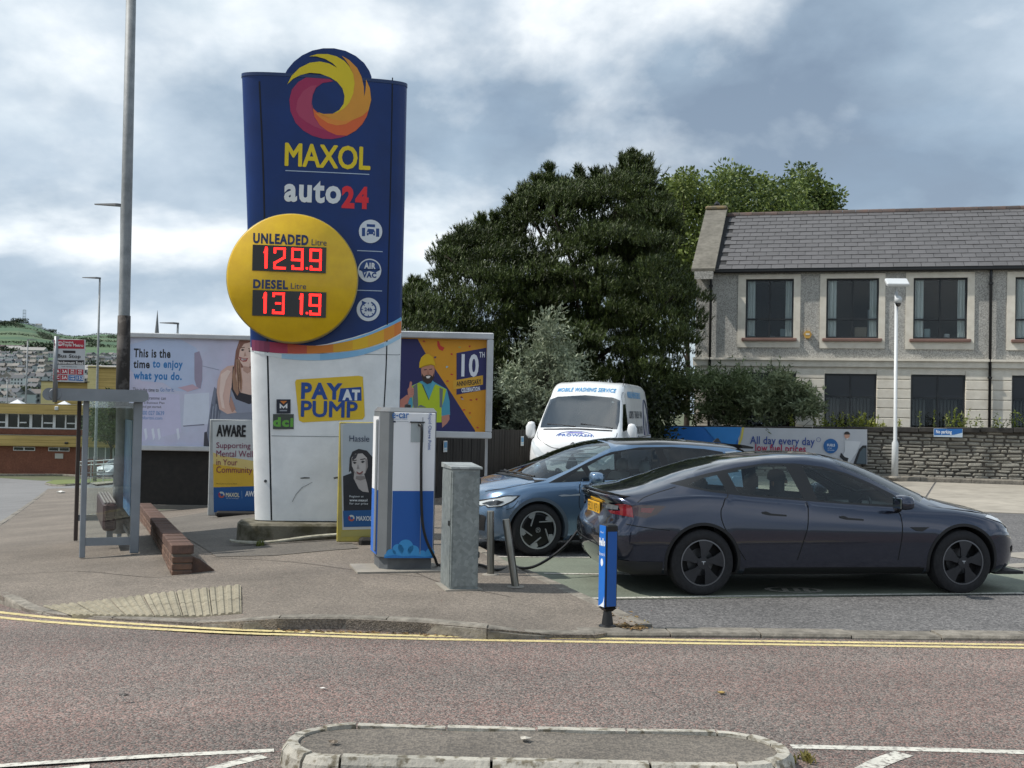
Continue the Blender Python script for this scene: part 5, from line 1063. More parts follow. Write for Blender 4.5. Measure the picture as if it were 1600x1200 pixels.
        ms = pm('steel_wheel', '#8c8f92', .45, metal=.5, dirt=.15); R_ = rim_r - .01
        MB().lathe([(rim_r, tw - .01), (rim_r - .03, tw - .012), (R_ * .6, tw - .05), (.05, tw - .03), (1e-6, tw - .025)], 30, 'y', caps=False).build('rim', ms, t, angle=35)
    return t
def arch_ring(c, cx, cz, r, w, mat, parent, sides=(1, -1), y_extra=.004):
    for sg in sides:
        mb = MB(); vs_ = []; A = np.linspace(-.28, pi + .28, 34); n = 0
        for a in A:
            z1, z2 = cz + r * sin(a), cz + (r + w) * sin(a); x1, x2 = cx + r * cos(a), cx + (r + w) * cos(a)
            if z1 < c.zb + .01: continue
            p1 = c.P(x1, c.v_at(x1, max(z1, c.zb + .01), 0, 4.6)); p2 = c.P(x2, c.v_at(x2, max(z2, c.zb + .01), 0, 4.6)); n += 1
            vs_ += [(x1, (p1.y - .16) * sg, z1), (x1, (p1.y + y_extra) * sg, z1), (x2, (p2.y + y_extra) * sg, z2), (x2, (p2.y - .004) * sg, z2)]
        fs = [(i * 4 + k, i * 4 + k + 1, i * 4 + 5 + k, i * 4 + 4 + k) for i in range(n - 1) for k in range(3)]; mb.add(vs_, fs).build('wheel_arch', mat, parent, angle=40)
def seat(parent, x, y, z, mat, h=.62, w=.5):
    t = bpy.data.objects.new('seat', None); COL.objects.link(t); t.parent = parent; t.location = (x, y, z)
    MB().bbox((.02, 0, .10), (.5, w, .16), .05).build('seat_cushion', mat, t, angle=50)
    mb = MB(); vs_ = []; prof = [(-.20, .1, w * .46), (-.26, .35, w * .48), (-.33, h - .05, w * .42), (-.35, h, w * .34)]
    for px, pz, hw in prof: vs_ += [(px - .06, -hw, pz), (px + .07, -hw, pz), (px + .05, 0, pz), (px + .07, hw, pz), (px - .06, hw, pz)]
    fs = [(i * 5 + k, i * 5 + (k + 1) % 5, i * 5 + 5 + (k + 1) % 5, i * 5 + 5 + k) for i in range(3) for k in range(5)] + [(4, 3, 2, 1, 0), (15, 16, 17, 18, 19)]; mb.add(vs_, fs).build('seat_back', mat, t, angle=50)
    MB().bbox((-.37, 0, h + .1), (.1, .25, .19), .04).build('headrest', mat, t, angle=50)
def steering(parent, x, y, z, mat):
    mb = MB(); R = .18; P = [Vector((x - .0 + R * sin(a) * .38, y + R * cos(a), z + R * sin(a) * .92)) for a in np.linspace(0, 2 * pi, 25)]; mb.tube(P, .017, 8, caps=False); mb.tube([(x, y - R, z), (x + .02, y, z - .03), (x, y + R, z)], .018, 6); mb.tube([(x + .02, y, z - .03), (x + .3, y, z - .12)], .03, 8); mb.build('steering_wheel', mat, parent, smooth=True)
def mirror(parent, x, y, z, sg, mat, cap, size=(.16, .22, .15)):
    t = bpy.data.objects.new('door_mirror', None); COL.objects.link(t); t.parent = parent; t.location = (x, y * sg, z); t.scale = (1, sg, 1)
    mb = MB(); vs_ = []; X, Y, Z = size
    for u, k in ((0, .45), (.12, .88), (.4, 1), (.75, .95), (1, .55)):
        for a in range(12): th = 2 * pi * a / 12; e = .62; vs_.append((X * (.5 * abs(cos(th)) ** e * (1 if cos(th) > 0 else -1)) * k + (.02 if cos(th) > 0 else 0), .02 + Y * u, Z * (.5 * abs(sin(th)) ** e * (1 if sin(th) > 0 else -1)) * k + .02 * (1 - u)))
    mb.add(vs_, [(i * 12 + k, i * 12 + (k + 1) % 12, i * 12 + 12 + (k + 1) % 12, i * 12 + 12 + k) for i in range(4) for k in range(12)] + [tuple(range(11, -1, -1)), tuple(range(48, 60))]); mb.build('mirror_shell', mat, t, smooth=True)
    MB().bbox((-X * .43, .02 + Y * .52, 0), (.012, Y * .78, Z * .72), .004).build('mirror_glass', pm('mirror_glass', '#8c9aa0', .05, metal=1.0, dirt=0), t)
    MB().tube([(.02, -.06, -Z * .62), (.01, .03, -Z * .5), (0, .07, -Z * .3)], [.03, .026, .03], 8).build('mirror_stalk', cap, t, smooth=True)
def tri_paint(name, c, metal=.55, rough=.32):
    m = pm(name, c, rough, metal=metal, coat=1.0, dirt=.05, dscale=1.5, c2=None); return m
def underbody(parent, x0, x1, hw, zb_, mat):
    MB().box(((x0 + x1) / 2, 0, zb_ + .03), (x1 - x0, hw * 2, .06)).build('underbody', mat, parent)
def plate(parent, x, z, w, h, s, colour, facing, lean=0.0):
    """number plate at local x facing +x or -x"""
    t = MB().bbox((x, 0, z), (.012, w, h), .003).build('number_plate', flat(colour), parent)
    f = -1 if facing < 0 else 1; fn = lambda X, Z: (x + f * .0085, X * f, Z)
    text(t, s, -w * .45, z - h * .36, w * .45, z + h * .36, flat('#141414'), bold=.0, fn=fn); return t
# ------------------------------------------------------------------ dark grey saloon (rear axle at local x = 0)
def saloon():
    wb, r = 2.875, .334
    c = Car(top=[(-.98, .995), (-.9, 1.02), (-.6, 1.08), (-.3, 1.165), (0, 1.262), (.4, 1.365), (.8, 1.42), (1.15, 1.443), (1.45, 1.437), (1.75, 1.39), (2.0, 1.315), (2.3, 1.195), (2.55, 1.08), (2.75, .985), (2.95, .94), (3.2, .885), (3.45, .80), (3.6, .715), (3.715, .60)],
            belt=[(-.98, .905), (-.7, .945), (-.4, .99), (0, 1.02), (.5, .99), (1.0, .957), (1.6, .917), (2.1, .888), (2.4, .873), (2.8, .855), (3.2, .79), (3.5, .68), (3.715, .52)],
            rail=[(-.98, .965), (-.7, 1.01), (-.35, 1.09), (0, 1.20), (.4, 1.30), (.8, 1.345), (1.2, 1.352), (1.5, 1.318), (1.8, 1.225), (2.1, 1.09), (2.35, .975), (2.6, .905), (2.9, .882), (3.3, .82), (3.55, .70), (3.715, .56)],
            yrail=[(-.98, .76), (-.5, .71), (0, .655), (.5, .62), (1.2, .61), (1.6, .64), (2.0, .70), (2.35, .755), (2.7, .77), (3.2, .74), (3.715, .66)],
            W=.925, x0=-.985, x1=3.72, zb=.215, nose=(.62, 2.5), tail=(.34, 3.2), zmax=.60, rear=mono([(.2, .14), (.34, .03), (.55, -.02), (.72, .01), (.76, .07), (.88, .07), (.95, .01), (1.0, -.02)]), frontx=mono([(.2, -.10), (.3, .0), (.5, .02), (.62, -.02), (.8, 0)]))
    P0 = ground(1092.5, 929.5, .02); Q = ground(1507, 926.5, .02); yaw = atan2(Q.y - P0.y, Q.x - P0.x)
    t = thing('saloon_car', 'dark grey electric saloon parked side-on in the near charging bay with cable attached', 'car', (0, 0, 0))
    t.rotation_euler = (0, 0, yaw); ey = Vector((-sin(yaw), cos(yaw), 0)); o = P0 + ey * .80; t.location = (o.x, o.y, G(o.x, o.y) + .022); t.scale = (.972, .985, .985)
    paint = tri_paint('midnight_grey_paint', '#313748', .78, .15); gl = glass('car_glass_grey', (.68, .78, .75), 1.1); gls = glass('car_glass_front', (.74, .83, .81), 1.1); roofg = pm('black_roof_glass', '#1b2026', .08, coat=1, dirt=0); blk = m_dark
    DLO = [(-.29, 1.115), (-.1, 1.075), (.1, 1.04), (.5, 1.0), (.9, .973), (1.4, .94), (1.9, .908), (2.36, .893), (2.13, 1.035), (1.9, 1.145), (1.65, 1.24), (1.4, 1.302), (1.1, 1.332), (.75, 1.330), (.45, 1.285), (.15, 1.228), (-.1, 1.165)]
    qw = [(-.12, 1.105), (.06, 1.068), (.27, 1.05), (.21, 1.205), (.05, 1.172)]; rw = [(.40, 1.03), (.85, .998), (1.10, .982), (.98, 1.310), (.72, 1.306), (.45, 1.258), (.33, 1.228)]; fw = [(1.26, .968), (1.7, .94), (2.22, .917), (2.06, 1.02), (1.87, 1.115), (1.63, 1.212), (1.4, 1.276), (1.17, 1.308)]
    ws = [(2.72, 7), (2.70, 6.3), (2.62, 5.7), (2.48, 5.15), (2.2, 5.05), (1.9, 5.05), (1.62, 5.12), (1.56, 5.6), (1.54, 7)]
    rg = [(1.50, 7), (1.50, 5.6), (1.2, 5.35), (.8, 5.3), (.4, 5.32), (0, 5.4), (-.35, 5.55), (-.56, 5.8), (-.62, 7)]
    regions = [('quarter_window', c.sv(qw), gl, True), ('rear_window', c.sv(rw), gl, True), ('front_window', c.sv(fw), gls, True), ('window_surround', c.sv(DLO), blk, True), ('windscreen', ws, gls, False), ('roof_glass', rg, roofg, False),
               ('rear_door', c.sv([(.37, .36), (1.02, .34), (1.10, .66), (1.12, .96), (1.0, 1.31), (.6, 1.30), (.30, 1.25), (.36, 1.03), (.19, .86), (.20, .72)][::1]), paint, True), ('door', c.sv([(1.02, .34), (2.12, .34), (2.16, .60), (2.15, .90), (1.9, 1.10), (1.5, 1.25), (1.0, 1.31), (1.12, .96), (1.10, .66)]), paint, True), ('sill_panel', [(.46, 0), (.46, .95), (2.45, .95), (2.45, 0)], m_dark, True), ('bonnet', [(2.78, 7), (2.74, 6), (2.62, 5.35), (2.72, 4.75), (3.2, 4.7), (3.44, 5), (3.52, 6), (3.54, 7)], paint, False)]
    car_mesh(c, regions, [(0, r, .395), (wb, r, .395)], {'paint': paint}, t, pm('cabin_grey_green', '#74787a', .8, dirt=.1))
    for x in (0, wb):
        arch_ring(c, x, r, .375, .03, m_rough, t)
        for sg in (1, -1): wheel(t, x, sg * .80, r, .235, .235, 'aero', sg)
    seam = pm('panel_gap', '#0b0c0e', .8, dirt=0)
    sv = lambda pts: [(x, c.v_at(x, z)) for x, z in pts]
    gapline(c, 'panel_gap', sv([(1.02, .36), (1.10, .62), (1.13, .8), (1.13, .95)]), .010, seam, t); gapline(c, 'panel_gap', sv([(.46, .36), (.30, .58), (.2, .74), (.185, .86), (.22, .95), (.28, 1.04)]), .010, seam, t); gapline(c, 'panel_gap', sv([(2.14, .36), (2.17, .6), (2.17, .78), (2.10, .89)]), .010, seam, t)
    gapline(c, 'panel_gap', sv([(-.25, 1.085), (-.45, 1.03), (-.62, .975), (-.70, .935)]), .008, seam, t); gapline(c, 'panel_gap', sv([(-.36, .66), (-.55, .68), (-.7, .70), (-.82, .72)]), .008, seam, t); gapline(c, 'panel_gap', [(2.55, 5.02), (2.8, 4.78), (3.1, 4.72), (3.4, 4.85)], .008, seam, t)
    # crease and sill lights
    gapline(c, 'panel_gap', [(.5, .97), (1.4, .97), (2.4, .97)], .008, seam, t)
    for x0_, z in ((.62, .825), (1.47, .785)): patch(c, 'door_handle', c.sv([(x0_, z + .022), (x0_ + .05, z + .028), (x0_ + .10, z + .008), (x0_ + .27, z - .005), (x0_ + .27, z - .022), (x0_ + .08, z - .012), (x0_ + .01, z + .004)], 1), blk, t, .007)
    patch(c, 'side_camera', c.sv([(2.26, .70), (2.48, .70), (2.40, .655), (2.33, .66)], 1), blk, t, .005)
    # lamps
    red, redd, clr = pm('tail_lamp_red', '#6b0f1a', .15, coat=1, dirt=0), pm('tail_lamp_dark', '#31070c', .15, coat=1, dirt=0), pm('lamp_clear', '#b8bcc0', .1, coat=1, dirt=0)
    for sg in (1, -1):
        patch(c, 'tail_lamp', c.sv([(-.40, 0.900), (-.66, 0.910), (-.80, 0.900), (-.78, 0.805), (-.62, 0.780), (-.5, 0.815)], 2), redd, t, .006, (sg,)); patch(c, 'tail_lamp', c.sv([(-.52, 0.880), (-.68, 0.880), (-.69, 0.840), (-.56, 0.830)], 2), red, t, .010, (sg,))
        patch(c, 'tail_lamp', [(-.80, c.v_at(-.80, 0.905)), (-.90, c.v_at(-.90, 0.913)), (-.93, c.v_at(-.93, 0.900)), (-.90, c.v_at(-.90, 0.840)), (-.965, c.v_at(-.965, 0.825)), (-.955, c.v_at(-.955, 0.800)), (-.78, c.v_at(-.78, 0.785))], red, t, .010, (sg,)); patch(c, 'tail_lamp', [(-.905, c.v_at(-.905, 0.895)), (-.965, c.v_at(-.965, 0.900)), (-.972, c.v_at(-.972, 0.840)), (-.915, c.v_at(-.915, 0.848))], pm('lamp_smoke', '#5d6266', .1, coat=1, dirt=0), t, .014, (sg,))
        patch(c, 'headlamp', c.sv([(3.15, .80), (3.38, .735), (3.55, .64), (3.60, .60), (3.57, .66), (3.42, .755), (3.22, .82)], 2), clr, t, .005, (sg,)); patch(c, 'fog_pod', c.sv([(3.52, .47), (3.60, .49), (3.62, .43), (3.54, .40)], 2), blk, t, .005, (sg,))
    # boot lip spoiler, lower diffuser, plate, bumper splitter
    mb = MB(); vs_ = []
    for k in range(17):
        y = -.78 + 1.56 * k / 16; bx = -.955 + .17 * (abs(y) / .78) ** 2.6; z = 1.0 - .03 * (abs(y) / .78) ** 2
        vs_ += [(bx + .14, y, z + .006), (bx - .035, y, z + .028), (bx - .03, y, z + .010), (bx + .10, y, z - .012)]
    mb.add(vs_, [(i * 4 + k, i * 4 + (k + 1) % 4, i * 4 + 4 + (k + 1) % 4, i * 4 + 4 + k) for i in range(16) for k in range(4)] + [(3, 2, 1, 0), (64, 65, 66, 67)]); mb.build('boot_spoiler', pm('spoiler_black', '#17181b', .25, coat=.6, dirt=0), t, angle=35)
    patch(c, 'rear_diffuser', [(-.42, .02), (-.975, .02), (-.980, 1.3), (-.80, 1.28), (-.42, 1.25)], m_rough, t, .006)
    plate(t, -.925, .82, .52, .115, 'FE21 KFU', '#d8a524', -1)
    MB().box((3.52, 0, .20), (.34, 1.5, .03)).build('front_splitter', m_rough, t); underbody(t, -.7, 3.3, .74, .19, m_rough)
    for sg in (1, -1): mirror(t, 2.12, .90, .955, sg, paint, blk)
    # cabin
    sm = pm('seat_black', '#2c2d30', .7, dirt=.1); dm = pm('dash_dark', '#3a3c3e', .7, dirt=.1)
    for y in (.37, -.37): seat(t, 1.38, y, .36, sm); seat(t, .52, y, .38, sm, .58)
    mb = MB(); mb.slab([(2.1, -.72), (2.1, .72), (2.62, .70), (2.62, -.70)], .72, .86); mb.build('dashboard', dm, t); steering(t, 1.98, -.37, .80, m_dark)
    MB().bbox((2.10, 0, .91), (.02, .30, .17), .006).build('touch_screen', m_dark, t); MB().box((1.0, 0, .34), (2.9, 1.5, .03)).build('cabin_floor', m_rough, t); MB().bbox((-.3, 0, .92), (.6, 1.3, .06), .02).build('parcel_shelf', m_rough, t)
    # driver reclining in the right-hand seat
    d = person_seated(Vector((o.x, o.y, G(o.x, o.y) + .022)), yaw, 1.30, -.37, .50)
    return t
def person_seated(o, yaw, sx, sy, sz):
    t = thing('person', 'driver in dark top with bare forearm sitting in the dark grey car', 'person', (0, 0, 0)); t.location = o; t.rotation_euler = (0, 0, yaw); t.scale = (.972, .985, .985)
    J = dict(pelvis=(sx - .08, sy, sz + .04), waist=(sx - .17, sy, sz + .2), chest=(sx - .26, sy, sz + .40), neck=(sx - .30, sy, sz + .53), head=(sx - .28, sy, sz + .63), crown=(sx - .28, sy, sz + .72),
             shR=(sx - .25, sy - .18, sz + .46), elR=(sx - .04, sy - .22, sz + .26), wrR=(sx + .20, sy - .17, sz + .31), haR=(sx + .29, sy - .14, sz + .32), shL=(sx - .25, sy + .18, sz + .46), elL=(sx - .08, sy + .24, sz + .22), wrL=(sx + .15, sy + .14, sz + .18), haL=(sx + .22, sy + .1, sz + .17),
             hiR=(sx, sy - .1, sz + .05), knR=(sx + .42, sy - .12, sz + .12), anR=(sx + .66, sy - .1, sz - .08), hiL=(sx, sy + .1, sz + .05), knL=(sx + .42, sy + .12, sz + .12), anL=(sx + .66, sy + .1, sz - .08))
    R = dict(pelvis=.14, waist=.13, chest=.15, neck=.055, head=.088, crown=.07, shR=.07, elR=.045, wrR=.03, haR=.038, shL=.07, elL=.045, wrL=.03, haL=.038, hiR=.095, knR=.065, anR=.045, hiL=.095, knL=.065, anL=.045)
    B = [('pelvis', 'waist'), ('waist', 'chest'), ('chest', 'neck'), ('neck', 'head'), ('head', 'crown')] + [p for s in 'RL' for p in (('chest', 'sh' + s), ('sh' + s, 'el' + s), ('el' + s, 'wr' + s), ('wr' + s, 'ha' + s), ('pelvis', 'hi' + s), ('hi' + s, 'kn' + s), ('kn' + s, 'an' + s))]
    ks = list(J); V = [J[k] for k in ks]; E = [(ks.index(a), ks.index(b)) for a, b in B]; rad = [R[k] for k in ks]
    for s_ in ('R', 'L'):   # five fingers rooted in the palm
        hx, hy, hz = J['ha' + s_]
        for f in range(5):
            a = len(V); off = (f - 2) * .018; L_ = (.035, .06, .068, .062, .048)[f]
            V += [(hx + .03, hy + off, hz), (hx + .03 + L_ * .6, hy + off * 1.3, hz - .006), (hx + .03 + L_, hy + off * 1.3, hz - .03)]; rad += [.010, .009, .008]; E += [(ks.index('ha' + s_), a), (a, a + 1), (a + 1, a + 2)]
    me = bpy.data.meshes.new('body'); me.from_pydata(V, E, []); ob = link('body', me, t); md = ob.modifiers.new('skin', 'SKIN'); lay = me.skin_vertices[0].data
    for i, q in enumerate(rad): lay[i].radius = (q, q)
    lay[0].use_root = True; sb = ob.modifiers.new('sub', 'SUBSURF'); sb.levels = 1; sb.render_levels = 1; md.use_smooth_shade = True
    dg = bpy.context.evaluated_depsgraph_get(); nm = bpy.data.meshes.new_from_object(ob.evaluated_get(dg)); ob.modifiers.clear(); ob.data = nm
    nm.materials.clear(); nm.materials.append(pm('dark_top_cloth', '#24262c', .9)); nm.materials.append(pm('skin', '#c08d72', .55, dirt=.05))
    jn = Vector(J['neck']).z + .02
    for p in nm.polygons:
        q = p.center
        if q.z > jn or q.x > J['elR'][0] + .06 and q.z > sz + .12 and abs(q.y - sy) > .06 and q.x < sx + .42 and q.z > sz + .15: p.material_index = 1
    h = J['head']; MB().lathe([(.06, .03), (.10, .05), (.098, .1), (.07, .145), (1e-6, .16)], 14, 'z', (h[0] - .02, h[1], h[2] - .03)).build('hair', pm('hair_brown', '#2b2019', .8), t, smooth=True)
    f = MB(); f.box((h[0] + .09, h[1], h[2] - .005), (.03, .025, .035)); f.build('nose', MATS['skin'], t)
    for dy in (-.035, .035): MB().lathe([(.012, -.006), (.011, .004), (1e-6, .006)], 10, 'x', (h[0] + .08, h[1] + dy, h[2] + .022)).build('eye', flat('#1d1a19'), t)
    MB().box((h[0] + .08, h[1], h[2] - .045), (.012, .045, .01)).build('mouth', flat('#8a4c45'), t)
    return t
saloon()
# ------------------------------------------------------------------ blue-grey hatchback
def hatchback():
    wb, r = 2.77, .348
    c = Car(top=[(-.69, 1.0), (-.66, 1.12), (-.62, 1.28), (-.56, 1.42), (-.45, 1.487), (-.2, 1.513), (.3, 1.55), (.8, 1.568), (1.25, 1.56), (1.6, 1.52), (1.95, 1.42), (2.3, 1.28), (2.6, 1.145), (2.82, 1.05), (3.0, 1.005), (3.2, .955), (3.38, .885), (3.5, .80), (3.575, .68)],
            belt=[(-.69, .90), (-.5, 1.06), (-.2, 1.075), (.3, 1.045), (1, 1.015), (1.8, .985), (2.4, .96), (2.8, .935), (3.1, .87), (3.35, .77), (3.575, .58)],
            rail=[(-.69, .95), (-.6, 1.20), (-.5, 1.36), (-.3, 1.42), (.2, 1.455), (.8, 1.475), (1.2, 1.462), (1.6, 1.395), (2.0, 1.255), (2.3, 1.12), (2.6, 1.0), (2.85, .965), (3.1, .92), (3.4, .82), (3.575, .62)],
            yrail=[(-.69, .68), (-.4, .64), (.3, .62), (1.2, .62), (1.7, .67), (2.1, .74), (2.5, .79), (2.85, .79), (3.2, .74), (3.575, .62)], W=.905, x0=-.69, x1=3.58, zb=.20, nose=(.66, 2.3), tail=(.3, 3.2), zmax=.62, frontx=mono([(.2, -.08), (.32, .0), (.5, .02), (.68, 0), (.9, 0)]))
    fwc = ground(835, 868, .02); yaw = radians(20) + pi   # heads left
    t = thing('hatchback_car', 'pale blue electric hatchback with black roof parked behind the dark grey saloon', 'car'); ex = Vector((cos(yaw), sin(yaw), 0)); ey = Vector((-sin(yaw), cos(yaw), 0))
    o = fwc - ex * wb - ey * .78; o = fwc - ex * wb * .95 - ey * .74; t.location = (o.x, o.y, G(o.x, o.y) + .022); t.rotation_euler = (0, 0, yaw); t.scale = (.95, .95, .935)
    paint = tri_paint('blue_grey_paint', '#6c86a2', .6, .22); gl = glass('car_glass_blue', (.60, .68, .68), 1.2); dkg = glass('car_glass_privacy', (.10, .11, .12), 1.2); blk = m_dark; silver = pm('silver_trim', '#b9bec2', .35, metal=.6, dirt=0)
    fq = [(2.02, 1.005), (2.42, .985), (2.12, 1.165)]; fw = [(.88, 1.045), (1.95, 1.01), (2.03, 1.185), (1.75, 1.315), (1.4, 1.40), (.98, 1.425)]; rw = [(-.12, 1.105), (.77, 1.05), (.86, 1.425), (.3, 1.41), (.06, 1.37)]; DLO = [(-.26, 1.115), (.3, 1.06), (.9, 1.03), (1.9, .995), (2.62, .965), (2.3, 1.11), (2.0, 1.245), (1.65, 1.375), (1.2, 1.445), (.7, 1.455), (.2, 1.43), (-.08, 1.39)]
    ws = [(2.83, 7), (2.82, 6.3), (2.76, 5.6), (2.6, 5.2), (2.3, 5.13), (1.9, 5.14), (1.62, 5.25), (1.58, 5.8), (1.56, 7)]
    roof = [(1.50, 7), (1.52, 5.5), (1.3, 5.1), (.5, 5.08), (-.2, 5.08), (-.5, 5.1), (-.62, 5.4), (-.63, 7)]
    dpan = [(-.3, 1.40), (-.12, 1.39), (-.27, 1.13), (-.48, 1.13), (-.44, 1.30)]
    regions = [('quarter_window', c.sv(fq), gl, True), ('front_window', c.sv(fw), gl, True), ('rear_window', c.sv(rw), dkg, True), ('window_surround', c.sv(DLO), blk, True), ('windscreen', ws, gl, False), ('roof_panel', roof, pm('roof_black', '#15171b', .18, coat=.8, dirt=.05), False), ('silver_pillar', c.sv(dpan, 2), silver, True), ('bonnet', [(2.92, 7), (2.9, 6), (2.82, 5.4), (2.95, 4.9), (3.2, 4.85), (3.36, 5.2), (3.42, 6), (3.44, 7)], paint, False),
               ('door', c.sv([(.80, .38), (2.05, .38), (2.18, .62), (2.17, .985), (1.7, 1.37), (.85, 1.45), (.82, 1.0)]), paint, True), ('rear_door', c.sv([(.42, .38), (.80, .38), (.82, 1.0), (.84, 1.45), (.1, 1.42), (-.16, 1.12), (-.02, .86), (.20, .7), (.36, .52)]), paint, True), ('sill_panel', [(.45, 0), (.45, 1.0), (2.3, 1.0), (2.3, 0)], m_rough, True)]
    car_mesh(c, regions, [(0, r, .40), (wb, r, .40)], {'paint': paint}, t, pm('cabin_grey', '#3c3f41', .8, dirt=.1))
    for x in (0, wb):
        arch_ring(c, x, r, .385, .045, pm('arch_grey', '#4c5763', .6, dirt=.1), t)
        for sg in (1, -1): wheel(t, x, sg * .785, r, .248, .21, 'blade', sg)
    seam = MATS['panel_gap']; sv = lambda pts: [(x, c.v_at(x, z)) for x, z in pts]
    gapline(c, 'panel_gap', sv([(2.06, .40), (2.19, .64), (2.19, .85), (2.16, .975)]), .010, seam, t); gapline(c, 'panel_gap', sv([(.80, .40), (.83, .8), (.83, 1.03)]), .010, seam, t); gapline(c, 'panel_gap', [(2.75, 4.98), (2.95, 4.86), (3.2, 4.8), (3.38, 5.1)], .010, seam, t); gapline(c, 'panel_gap', sv([(3.05, .74), (3.12, .65), (3.2, .62)]), .008, seam, t)
    patch(c, 'bonnet_cowl', [(2.80, 4.93), (2.62, 5.05), (2.83, 5.4), (2.9, 6), (2.94, 7), (2.86, 7), (2.83, 6), (2.76, 5.5)], m_rough, t, .008)
    for k, (a, b) in enumerate((((2.84, 6.4), (2.74, 5.45)), ((2.87, 6.9), (2.80, 6.3)))):
        A_, B_ = c.P(*a, .03), c.P(*b, .03); MB().tube([A_, B_], .014, 6).build('wiper', m_rough, t)
        A2, B2 = Vector((A_.x, -A_.y * .2, A_.z)), Vector((B_.x, -B_.y, B_.z)); MB().tube([A2, B2], .014, 6).build('wiper', m_rough, t)
    clr, ldk = pm('headlamp_white', '#c9d0d4', .12, coat=1, dirt=0), pm('headlamp_dark', '#2b2f34', .1, coat=1, dirt=0)
    for sg in (1, -1):
        patch(c, 'headlamp', c.sv([(3.02, .805), (3.2, .80), (3.42, .735), (3.50, .70), (3.505, .66), (3.40, .63), (3.25, .655), (3.1, .73)], 2), m_dark, t, .005, (sg,)); patch(c, 'headlamp', c.sv([(3.06, .793), (3.2, .785), (3.40, .725), (3.48, .69), (3.48, .665), (3.39, .645), (3.26, .665), (3.13, .735)], 2), clr, t, .009, (sg,)); patch(c, 'headlamp', c.sv([(3.30, .735), (3.40, .705), (3.44, .68), (3.38, .66), (3.29, .675), (3.22, .72)], 2), ldk, t, .013, (sg,))
        patch(c, 'wing_badge', c.sv([(2.19, .80), (2.45, .79), (2.5, .805), (2.42, .815), (2.32, .81), (2.19, .825)], 1), silver, t, .006, (sg,)); patch(c, 'bumper_intake', c.sv([(3.40, .52), (3.52, .54), (3.54, .34), (3.42, .32)], 2), m_rough, t, .005, (sg,)); mirror(t, 2.0, .90, 1.035, sg, paint, blk, (.16, .2, .16))
        patch(c, 'light_strip', [(3.505, c.v_at(3.505, .70)), (3.575, c.v_at(3.575, .67)), (3.575, c.v_at(3.575, .645)), (3.505, c.v_at(3.505, .665))], clr, t, .006, (sg,))
    MB().add([(-.30, .0, 1.51), (-.44, 0, 1.50), (-.40, 0, 1.565), (-.37, 0, 1.568), (-.30, .02, 1.51), (-.44, .02, 1.50), (-.40, .008, 1.565), (-.37, .008, 1.568)], [(0, 1, 2, 3), (7, 6, 5, 4), (0, 3, 7, 4), (1, 5, 6, 2), (2, 6, 7, 3)]).build('shark_fin_aerial', blk, t)
    mb = MB(); vs_ = []
    for k in range(11): y = -.6 + 1.2 * k / 10; vs_ += [(-.42, y, 1.495), (-.66 + .05 * abs(y), y, 1.462), (-.64 + .05 * abs(y), y, 1.435), (-.45, y, 1.44)]
    mb.add(vs_, [(i * 4 + k, i * 4 + (k + 1) % 4, i * 4 + 4 + (k + 1) % 4, i * 4 + 4 + k) for i in range(10) for k in range(4)] + [(3, 2, 1, 0), (40, 41, 42, 43)]); mb.build('roof_spoiler', m_dark, t, angle=40)
    underbody(t, -.5, 3.2, .72, .18, m_rough); sm = pm('seat_pale', '#9aa0a0', .8, dirt=.1); sd = pm('seat_dark', '#3e4144', .8)
    for y in (.37, -.37): seat(t, 1.35, y, .45, sm, .6); seat(t, .5, y, .47, sd, .56)
    mb = MB(); mb.slab([(2.05, -.7), (2.05, .7), (2.75, .7), (2.75, -.7)], .80, .93); mb.build('dashboard', pm('dash_pale', '#76797a', .8), t); steering(t, 1.92, -.37, .92, m_dark); MB().box((1.0, 0, .38), (2.6, 1.4, .03)).build('cabin_floor', m_rough, t)
    return t
hatchback()
